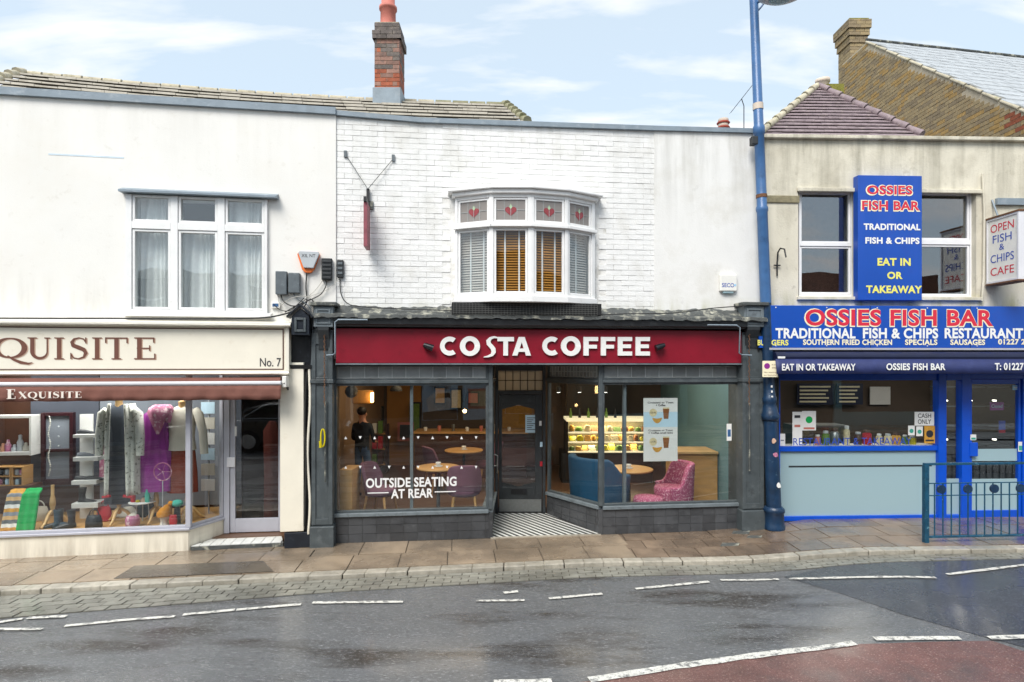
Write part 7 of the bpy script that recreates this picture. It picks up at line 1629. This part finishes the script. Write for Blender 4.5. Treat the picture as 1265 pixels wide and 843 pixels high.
notice('door_sticker', 'round blue sticker at the top of the fish bar door', (1251, 476, 1259, 482), 'sky_poster', -.02, [('b', .2, .8, .4, .6, 'paper')], 'sticker')
notice('door_sticker', 'small green and white sticker above the lock of the fish bar door', (1199, 537, 1206, 544), 'paper', .006, [('b', .1, .9, .1, .45, 'teal_cloth')], 'sticker')
notice('door_sticker', 'dark blue over red small sign hanging inside the fish bar door', (1234, 520, 1242, 535), 'blue_letter', -.3, [('b', 0, 1, 0, .25, 'red_cloth')], 'sticker')
t = thing('window_lettering', 'blue RESTAURANT AND TAKEAWAY lettering along the foot of the fish bar window', 'window sign', FS.pt((uS0+uS1)/2, -.035, zm1)); text_part(FS, 'RESTAURANT & TAKEAWAY', (980, 541, 1126, 550), -.034, M['blue_letter'], t, bold=.0)
for k, (x0, x1, y0, y1) in enumerate([(985, 1030, 474, 500), (1034, 1066, 474, 500)]):
    o = wallbox('menu_board', x0, y0, x1, y1, 12.8, M['cassette_navy'], .04, None, (['wide', 'narrow'][k]+' dark blue menu board on the back wall of the fish bar', 'menu board'))
    for q in range(5): wallbox('menu_line', x0+3, y0+3+q*4.6, x1-4-(q*3) % 7, y0+5+q*4.6, 12.77, M['cream_letter'], .01, o)
wallbox('picture', 1075, 478, 1100, 500, 12.9, M['paper'], .03, None, ('pale framed picture on the back wall of the fish bar', 'picture'))
for k in range(3):
    x = 9.0+.5*k; t = thing('drinks_shelf', ['left', 'middle', 'right'][k]+' bay of drinks shelves with added glints behind the fish bar door', 'shelf', (x, 12.4, OZ))
    for q in range(5): MB().box(W0, x-.22, x+.22, -12.6, -12.3, .4+q*.4, .42+q*.4).build('shelf_board', M['steel'], t); MB().box(W0, x-.10, x-.05, -12.35, -12.3, .52+q*.4, .54+q*.4).build('glint_box', M['spot_glint_lit'], t) if q in (1, 3) else None  # small glowing boxes imitate glints, neither labels nor lamps

# ================================================================== LAMP POST, RAILING, WALL FITTINGS
lb = Vector((*XY(957, 8.80), .06)); tp = XYZ(931, -4, 8.80)
LP = thing('lamp_post', 'tall blue cast iron street lamp post leaning slightly left', 'lamp post', lb)
ax = (tp-lb).normalized()
def seg(prof, m_, nm, n=20):
    pts = []; rs = []
    for r_, h in prof: pts.append(lb+ax*h); rs.append(r_)
    b = MB(); vs = []
    for p_, r_ in zip(pts, rs):
        vs += [p_+Vector((r_*math.cos(2*math.pi*k/n), r_*math.sin(2*math.pi*k/n), 0)) for k in range(n)]
    m2 = len(pts); b.add(vs, [(i*n+k, i*n+(k+1) % n, (i+1)*n+(k+1) % n, (i+1)*n+k) for i in range(m2-1) for k in range(n)], True); b.add(vs[:n], [tuple(range(n))]); b.add(vs[-n:], [tuple(range(n))])
    return b.build(nm, m_, LP)
hY = lambda y: (655-y)*8.8/FL
seg([(.145, 0), (.145, .05), (.135, .07), (.135, .24), (.15, .26), (.15, .30), (.12, .33)], M['post_navy'], 'base')
seg([(.105, .33), (.10, 1.2), (.095, hY(520)-.02)], M['post_navy'], 'lower_shaft')
seg([(.095, hY(521)), (.125, hY(519)), (.13, hY(514)), (.11, hY(511)), (.10, hY(504)), (.085, hY(500)), (.10, hY(498)), (.10, hY(493)), (.085, hY(491)), (.078, hY(480)), (.078, hY(376))], M['post_navy'], 'collar')
seg([(.078, hY(376)+.002), (.075, hY(264)), (.085, hY(262)), (.085, hY(258)), (.072, hY(256)), (.070, hY(168)), (.082, hY(167)), (.082, hY(158)), (.068, hY(156)), (.06, hY(-10)), (.058, 8.0)], M['post_blue'], 'upper_shaft')
q = lb+ax*hY(246); MB().tube([q, q+ax*.05], .078, 16).build('bracket_band', M['rust'], LP); q = lb+ax*hY(137); MB().tube([q, q+ax*.09], .074, 16).build('bracket_band', M['pot_band'], LP)
q = lb+ax*hY(176); MB().box(W0, q.x-.13, q.x-.04, -q.y-.05, -q.y+.06, q.z-.06, q.z+.06).build('sensor_box', M['plastic_dark'], LP, bev=.01)
# lamp head on a short bracket
hd = XYZ(963, -3, 8.5); 
MB().tube([lb+ax*hY(20), lb+ax*hY(20)+Vector((.10, 0, .12)), lb+ax*hY(2)+Vector((.22, 0, .05))], .012, 8).build('bracket_scroll', M['post_blue'], LP)
MB().tube([lb+ax*hY(6), hd+Vector((0, 0, .08))], .022, 8).build('lamp_arm', M['post_blue'], LP)
MB().loft(hd, [(-.045, .1, .08), (-.03, .22, .15), (.0, .30, .19), (.05, .31, .20), (.12, .2, .14), (.17, .05, .05)], 24).build('lamp_bowl', M['silver'], LP); MB().loft(hd+Vector((-.0, 0, -.07)), [(0, .05, .04), (.02, .14, .1), (.04, .16, .12)], 20).build('lamp_glass', M['frosted'], LP)
for k in range(6): q = lb+ax*(hY(480)-k*.075)+Vector((0, -.085, 0)); MB().box(W0, q.x-.012, q.x+.012, -q.y, -q.y+.006, q.z, q.z+.03).build('number_mark', M['paper'], LP)
for (px, py, m_) in ((956, 545, 'lilac_letter'), (958, 562, 'pink_scarf'), (962, 600, 'paper')): q = XYZ(px, py, 8.70); MB().prism(W0, [(q.x+.04*math.cos(k*.7)*random.uniform(.6, 1), q.z+.045*math.sin(k*.7)*random.uniform(.6, 1)) for k in range(9)], -8.707, -8.694).build('torn_sticker', M[m_], LP)
q = XYZ(951.5, 456, 8.62); t = thing('parking_sign', 'small cream parking restriction plate with purple disc on the lamp post', 'sign', q)
a_, c_ = XYZ(942, 466, 8.62), XYZ(961, 446, 8.62); MB().box(W0, a_.x, c_.x, -8.63, -8.62, a_.z, c_.z).build('plate', M['cream_letter'], t)
MB().prism(W0, [(a_.x+.065+.042*math.cos(k*.35), c_.z-.075+.042*math.sin(k*.35)) for k in range(18)], -8.62, -8.618).build('disc', M['purple'], t)
for s_, x0, x1, z0 in (('At any', .13, .2, -.06), ('time', .135, .19, -.10), ('No waiting', .02, .2, -.17), ('on footway', .02, .2, -.21)): put_text(MB(), W0, s_, (a_.x+x0, a_.x+x1, c_.z+z0-.01, c_.z+z0+.015), -8.6175, 0).build('lettering', M['brown_letter'], t)
MB().tube([q+Vector((.0, .02, 0)), q+Vector((.02, .16, 0))], .09, 12).build('clamp', M['lead'], t) if 0 else None
# pedestrian railing
RA = Vector((*XY(1143.5, 8.0), 0)); RA.z = .09; RB = RA+Vector((4.2, .28, 0)); FRAIL = Frame(RA.xy, RB.xy)
rl = thing('pedestrian_railing', 'chipped dark blue pedestrian guard railing with round bosses at the kerb', 'railing', RA); L_ = FRAIL.L; zt_ = FRAIL.z(1143, 575); zb_ = FRAIL.z(1180, 664); zc1, zc2 = FRAIL.z(1180, 597), FRAIL.z(1180, 612)
for u in (0, 2.1, 4.15): MB().box(FRAIL, u-.03, u+.03, -.03, .03, .0, zt_-.001).build('post', M['rail_blue'], rl, bev=.004)
for z, h in ((zt_, .02), (zb_, .018)): MB().box(FRAIL, -.03, L_, -.02, .02, z, z+h*1.5).build('rail', M['rail_blue'], rl, bev=.004)
MB().box(FRAIL, .03, L_, -.008, .008, zc1-.006, zc1+.006).build('rail', M['rail_blue'], rl); MB().box(FRAIL, .03, L_, -.008, .008, zc2-.006, zc2+.006).build('rail', M['rail_blue'], rl)
bp0 = None; u = .125; k = 0
while u < L_-.03:
    if abs(u-2.1) > .05:
        top = zc1 if k % 4 else zt_
        MB().tube([FRAIL.pt(u, 0, zb_+.01), FRAIL.pt(u, 0, zc1)], .0085, 8).build('baluster', M['rail_blue'], rl)
    u += .118; k += 1
u = .22
while u < L_-.1:
    MB().tube([FRAIL.pt(u, .014, (zc1+zc2)/2), FRAIL.pt(u, -.014, (zc1+zc2)/2)], .058, 18).build('boss', M['post_navy'], rl); u += .375
# wall fittings left
def EQ(px, py, w_=.0): return FE.pt(FE.u(px, w_), w_, FE.z(px, py, w_))
def ebox(name, lab, cat, px, w0, w1, m_, bev=.01, fr=FE): u0, u1, z0, z1 = fr.rect(*px, w1); o = MB().box(fr, u0, u1, w0, w1, z0, z1).build(name, m_, None, bev=bev); return tag(o, lab, cat)
ebox('meter_box', 'grey plastic junction box, left of the pair beside the upstairs window', 'junction box', (340, 335, 354, 364), .0, .09, M['plastic_grey'])
ebox('meter_box', 'grey plastic junction box, right of the pair beside the upstairs window', 'junction box', (356, 337, 370, 362), .0, .09, M['plastic_grey'])
o = ebox('cable_box', 'black louvred cable terminal box right of the alarm box', 'cable box', (397, 319, 410, 346), .0, .07, M['plastic_dark'])
for k in range(5): u0, u1, z0, z1 = FE.rect(398, 322+k*5, 409, 324.5+k*5, .08); MB().box(FE, u0, u1, .071, .082, z0, z1).build('louvre', M['plastic_dark'], o, bev=.003)
o = ebox('cable_box', 'small dark cable terminal box on the white brickwork edge', 'cable box', (416, 321, 424, 343), .0, .06, M['plastic_dark'], fr=FC)
for k in range(3): u0, u1, z0, z1 = FC.rect(417, 324+k*6, 423, 327+k*6, .07); MB().box(FC, u0, u1, .061, .07, z0, z1).build('louvre', M['plastic_grey'], o, bev=.003)
o = ebox('wall_label', 'small white box with blue label left of the gabled pilaster head', 'box', (335, 374, 346, 381), .0, .04, M['plastic_white']); u0, u1, z0, z1 = FE.rect(336.5, 375, 344, 379, .042); MB().box(FE, u0, u1, .0405, .042, z0, z1).build('blue_label', M['post_blue'], o)
# orange and silver alarm box
t = thing('alarm_box', 'orange and silver bell shaped alarm box above the cables', 'alarm', EQ(380, 337)); Pz = lambda pts, w_: [FE.at(x, y, w_) for x, y in pts]
MB().prism(FE, Pz([(367, 314), (370, 310), (393, 311), (395, 315), (388, 333), (384, 337), (377, 337), (373, 333)], .05), .0, .05).build('orange_base', M['orange'], t, bev=.006)
MB().prism(FE, Pz([(368, 312), (370, 309.5), (393, 310.5), (394.5, 314), (387, 331.5), (375, 331)], .09), .051, .09).build('silver_cover', M['silver'], t, bev=.01)
text_part(FE, 'XIL NT', (372.5, 314, 389.5, 318), .0925, M['ink'], t, bold=.0)
t = thing('alarm_box', 'pale square alarm box low on the smooth white wall panel', 'alarm', FC.pt(FC.u(900), 0, FC.z(900, 362))); u0, u1, z0, z1 = FC.rect(890, 339, 911, 360, .07)
MB().box(FC, u0, u1, .012, .07, z0, z1).build('cover', M['plastic_white'], t, bev=.015); MB().box(FC, u0+.05, u1-.05, .02, .06, z0-.03, z0-.001).build('strobe', M['frosted'], t, bev=.01); text_part(FC, 'SECO', (892, 350, 907, 355), .072, M['blue_letter'], t, bold=.01)
MB().prism(FC, [(FC.u(908.2, .07)+.018*math.cos(a), FC.z(908, 352.5, .07)+.018*math.sin(a)) for a in [k*math.pi/6 for k in range(12)]], .0705, .0715).build('logo_dot', M['sky_poster'], t)
# cables
def cab(pts, r_, m_, lab, fr=FE): o = MB().tube([fr.pt(fr.u(x, w_), w_, fr.z(x, y, w_)) for x, y, w_ in smooth(pts)], r_, 6).build('cable', m_); tag(o, lab, 'cable', None)
def smooth(P):
    out = []
    for i in range(len(P)-1):
        p0, p1, p2, p3 = P[max(i-1, 0)], P[i], P[i+1], P[min(i+2, len(P)-1)]
        for s_ in range(6):
            t = s_/6; out.append(tuple(.5*((2*p1[k])+(-p0[k]+p2[k])*t+(2*p0[k]-5*p1[k]+4*p2[k]-p3[k])*t*t+(-p0[k]+3*p1[k]-3*p2[k]+p3[k])*t**3) for k in range(3)))
    return out+[P[-1]]
cab([(379, 337, .04), (378, 355, .03), (379, 372, .05), (374, 382, .1)], .009, M['cable'], 'black cable hanging straight down from the orange alarm box')
cab([(402, 346, .03), (403, 352, .04), (396, 364, .04), (380, 372, .06), (366, 378, .08), (352, 386, .06)], .007, M['cable'], 'dark cable looping down left from the louvred cable box')
cab([(399, 346, .03), (390, 358, .04), (378, 369, .06), (365, 381, .08)], .005, M['cable_w'], 'thin pale cable slanting from the louvred box to the tangle')
cab([(419, 344, .03), (410, 354, .04), (398, 361, .04), (384, 366, .05), (372, 375, .06)], .004, M['cable_w'], 'thin white cable drooping from the small dark box leftwards')
cab([(347, 364, .04), (350, 372, .06), (360, 378, .09), (372, 377, .08), (384, 370, .08), (388, 378, .08), (386, 392, .10)], .009, M['cable'], 'thick black cable looping below the pair of junction boxes')
cab([(362, 362, .04), (368, 370, .07), (376, 374, .08), (384, 384, .10), (386, 410, .10), (384, 470, .09)], .008, M['plastic_grey'], 'grey cable running from the right junction box down the pilaster gap')
cab([(343, 364, .03), (346, 377, .05), (354, 372, .07), (366, 367, .08), (380, 367, .08), (390, 374, .06)], .005, M['cable_w'], 'white cable arching over the tangle above the gabled head')
cab([(338, 376, .04), (346, 383, .05), (358, 384, .08), (368, 376, .09), (376, 368, .08)], .006, M['cable'], 'black cable rising from the small labelled box into the tangle')
cab([(-60, 393, .30), (60, 393.5, .3), (150, 393.5, .3), (240, 394, .3), (320, 393, .3), (352, 388, .2), (366, 382, .12)], .011, M['cable'], 'long black cable lying along the top of the cream fascia')
cab([(420, 345, .03), (421, 362, .04), (428, 374, .05), (445, 379, .1), (500, 382, .16), (560, 384, .2), (600, 388, .26)], .007, M['cable'], 'dark cable dropping from the small box and following the lead flashing', FC)
cab([(600, 388, .27), (660, 391, .28), (720, 390, .28), (770, 388, .28), (830, 387, .26), (880, 381, .2), (922, 378, .3)], .008, M['cable'], 'black cable sagging along the flashing to the right grey capital', FC)
cab([(382, 455, .1), (383, 500, .1), (380, 560, .1), (383, 620, .1), (381, 660, .1)], .018, M['cream'], 'cream pipe running down between black and grey pilasters')
cab([(378.5, 460, .1), (376.5, 520, .12), (378, 580, .12), (376, 650, .12)], .010, M['cable'], 'black cable running down beside the cream pipe')
# old blade sign seen edge on with its two stays
CP = lambda px, py, w_: FC.pt(FC.u(px, w_), w_, FC.z(px, py, w_)); t = thing('blade_sign', 'narrow faded red projecting sign seen edge on below its bracket', 'sign', CP(454, 310, .1))
u = FC.u(454, .1); MB().box(FC, u-.02, u+.03, .06, .36, CP(454, 309, .1).z, CP(454, 256, .1).z).build('blade', M['red_blade'], t, bev=.004)
MB().box(FC, u-.015, u+.02, .01, .40, CP(454, 256, .1).z+.002, CP(454, 250, .1).z).build('bracket', M['iron'], t); MB().box(FC, u-.06, u+.07, .004, .03, CP(454, 257, .1).z, CP(454, 247, .1).z).build('wall_plate', M['lead_dark'], t); MB().box(FC, u-.02, u+.02, .02, .06, CP(454, 247, .1).z, CP(454, 232, .1).z).build('upright', M['iron'], t)
for x, y in ((427, 191), (486, 196)):
    MB().tube([FC.pt(u, .07, CP(454, 233, .1).z), CP(x, y, .02)], .005, 6).build('stay_rod', M['lead_dark'], t); MB().box(FC, FC.u(x)-.02, FC.u(x)+.02, .0, .03, FC.z(x, y)-.045, FC.z(x, y)+.045).build('stay_anchor', M['plastic_grey'], t)
cab([(935, 420, .2), (938, 460, .06), (937, 520, .05), (938, 600, .05)], .008, M['cable'], 'thin dark cable on the outer side of the right grey pilaster', FC)

# ================================================================== OPPOSITE SIDE OF THE STREET (seen only as reflections)
OY = -4.2; OW = Frame((30, OY), (-30, OY))           # faces +Y
def opp(name, lab, X0, X1, H, wallm, shopm, signm, wins, glassm=None):
    B = thing(name, lab, 'building', ((X0+X1)/2, OY, 0)); U0, U1 = 30-X1, 30-X0; hs = []; n = wins
    for i in range(n): a = U0+(U1-U0)*(i+.5)/n; hs.append((a-.5, a+.5, 3.9, 5.2))
    MB().perf(OW, U0, U1, 2.95, H, hs, -.3, 0).build('wall', wallm, B)
    for h in hs: f = MB().perf(OW, h[0], h[1], h[2], h[3], [(h[0]+.07, h[1]-.07, h[2]+.07, (h[2]+h[3])/2-.03), (h[0]+.07, h[1]-.07, (h[2]+h[3])/2+.03, h[3]-.07)], -.2, -.12).build('window_frame', M['upvc'], B); MB().box(OW, h[0], h[1], -.22, -.21, h[2], h[3]).build('pane', M['opp_glass'], f)
    m_ = 3; W_ = (U1-U0); hs = [(U0+W_*i/m_+.15, U0+W_*(i+1)/m_-.15, .6 if i != 1 else .1, 2.3) for i in range(m_)]
    MB().perf(OW, U0, U1, 0, 2.45, hs, -.1, .05).build('shopfront', shopm, B)
    for h in hs: MB().box(OW, h[0], h[1], -.08, -.05, h[2], h[3]).build('pane', M['opp_glass'], B)
    MB().box(OW, U0, U1, .0, .15, 2.451, 2.949).build('fascia', signm, B); MB().box(OW, U0, U1, -6, -.31, H-.2, H).build('roof', M['slate'], B)
    return B
opp('terrace_house', 'red brick terrace across the street with dark shopfront and blue posters', -2.6, 5.6, 6.4, M['opp_brick'], M['slate_paint'], M['cassette_navy'], 3)
opp('terrace_house', 'pale teal shop across the street with brick above', 5.7, 18, 6.0, M['opp_brick'], M['pale_teal_paint'], M['opp_sign'], 4)
opp('terrace_house', 'white rendered shop across the street opposite the clothes shop', -16, -2.7, 5.4, M['render_smooth'], M['slate_light'], M['opp_sign'], 4)
t = thing('poster', 'blue FREE LOCAL DELIVERY poster with a white van in the window across the street', 'poster', (.35, OY+.1, .8)); U = 30-.35
MB().box(OW, U-.62, U+.62, .06, .09, .5, 2.2).build('sheet', M['sky_poster'], t)
for k, s_ in enumerate(('FREE', 'LOCAL', 'DELIVERY!')): put_text(MB(), OW, s_, (U-.28-.08*(k == 2), U+.28+.08*(k == 2), 1.98-k*.19, 2.12-k*.19), .093, .02).build('lettering', M['ink'], t)
MB().prism(OW, [(U-.5, .95), (U+.42, .8), (U+.5, 1.25), (U+.2, 1.5), (U-.42, 1.52)], .09, .10).build('van_print', M['paper'], t); MB().prism(OW, [(U-.38, 1.3), (U+.15, 1.27), (U+.12, 1.45), (U-.34, 1.47)], .1, .103).build('windscreen_print', M['ink'], t); MB().prism(OW, [(U-.6, .52), (U+.6, .52), (U+.6, .78), (U-.6, .9)], .0905, .095).build('ground_print', M['ink'], t)
t = thing('poster', 'second blue poster ordering ONLINE with framed pictures across the street', 'poster', (1.75, OY+.1, .8)); U = 30-1.75
MB().box(OW, U-.6, U+.6, .06, .09, .5, 2.2).build('sheet', M['sky_poster'], t); put_text(MB(), OW, 'ONLINE', (U-.3, U+.3, 1.98, 2.12), .093, .02).build('lettering', M['ink'], t); MB().box(OW, U-.5, U+.4, .0905, .10, .9, 1.6).build('picture_print', M['pot'], t); MB().box(OW, U-.42, U+.32, .1001, .105, .98, 1.52).build('picture_print', M['food_w'], t)
# dark car parked across the road
car = thing('parked_car', 'black saloon car parked at the far kerb reflected in the clothes shop door', 'car', (-4.4, -1.4, -.06)); cx, cy, cz = -4.4, -1.4, -.06
WC = Frame((cx-2.2, cy+.85), (cx+2.2, cy+.85))       # normal -Y; build towards -Y
FCAR = Frame((cx+2.2, cy+.85), (cx-2.2, cy+.85))     # normal +Y faces the shops
body = [(.0, .32), (.05, .62), (.25, .74), (1.05, .90), (3.6, .96), (4.25, .92), (4.4, .70), (4.4, .34), (3.9, .24), (.45, .24)]
MB().prism(FCAR, [(u, z+cz) for u, z in body], -1.7, 0).build('body', M['car_black'], car, bev=.06)
cab_ = [(1.0, .90), (1.75, 1.36), (2.1, 1.43), (3.0, 1.42), (3.5, 1.30), (4.0, .95)]
MB().prism(FCAR, [(u, z+cz) for u, z in cab_], -1.55, -.12).build('cabin', M['car_black'], car, bev=.06)
for P_ in ([(1.25, .97), (1.82, 1.32), (2.4, 1.35), (2.4, .97)], [(2.5, .97), (2.5, 1.35), (3.0, 1.34), (3.4, 1.22), (3.65, .98)]): MB().prism(FCAR, [(u, z+cz) for u, z in P_], -.13, -.11).build('window', M['opp_glass'], car)
MB().tube([FCAR.pt(1.2, -.10, .955+cz), FCAR.pt(3.7, -.10, .97+cz)], .012, 6).build('chrome_strip', M['chrome'], car); MB().tube([FCAR.pt(1.2, -.10, .96+cz), FCAR.pt(1.8, -.11, 1.345+cz), FCAR.pt(2.5, -.11, 1.38+cz), FCAR.pt(3.1, -.11, 1.36+cz), FCAR.pt(3.7, -.10, .98+cz)], .012, 6).build('chrome_strip', M['chrome'], car)
for u in (.85, 3.5):
    for w_ in (-.1, -1.6): wv = MB().tube([FCAR.pt(u, w_-.1, .32+cz), FCAR.pt(u, w_+.12, .32+cz)], .32, 26).build('wheel', M['tyre'], car); MB().tube([FCAR.pt(u, w_+.121, .32+cz), FCAR.pt(u, w_+.13, .32+cz)], .2, 20).build('rim', M['chrome'], wv)
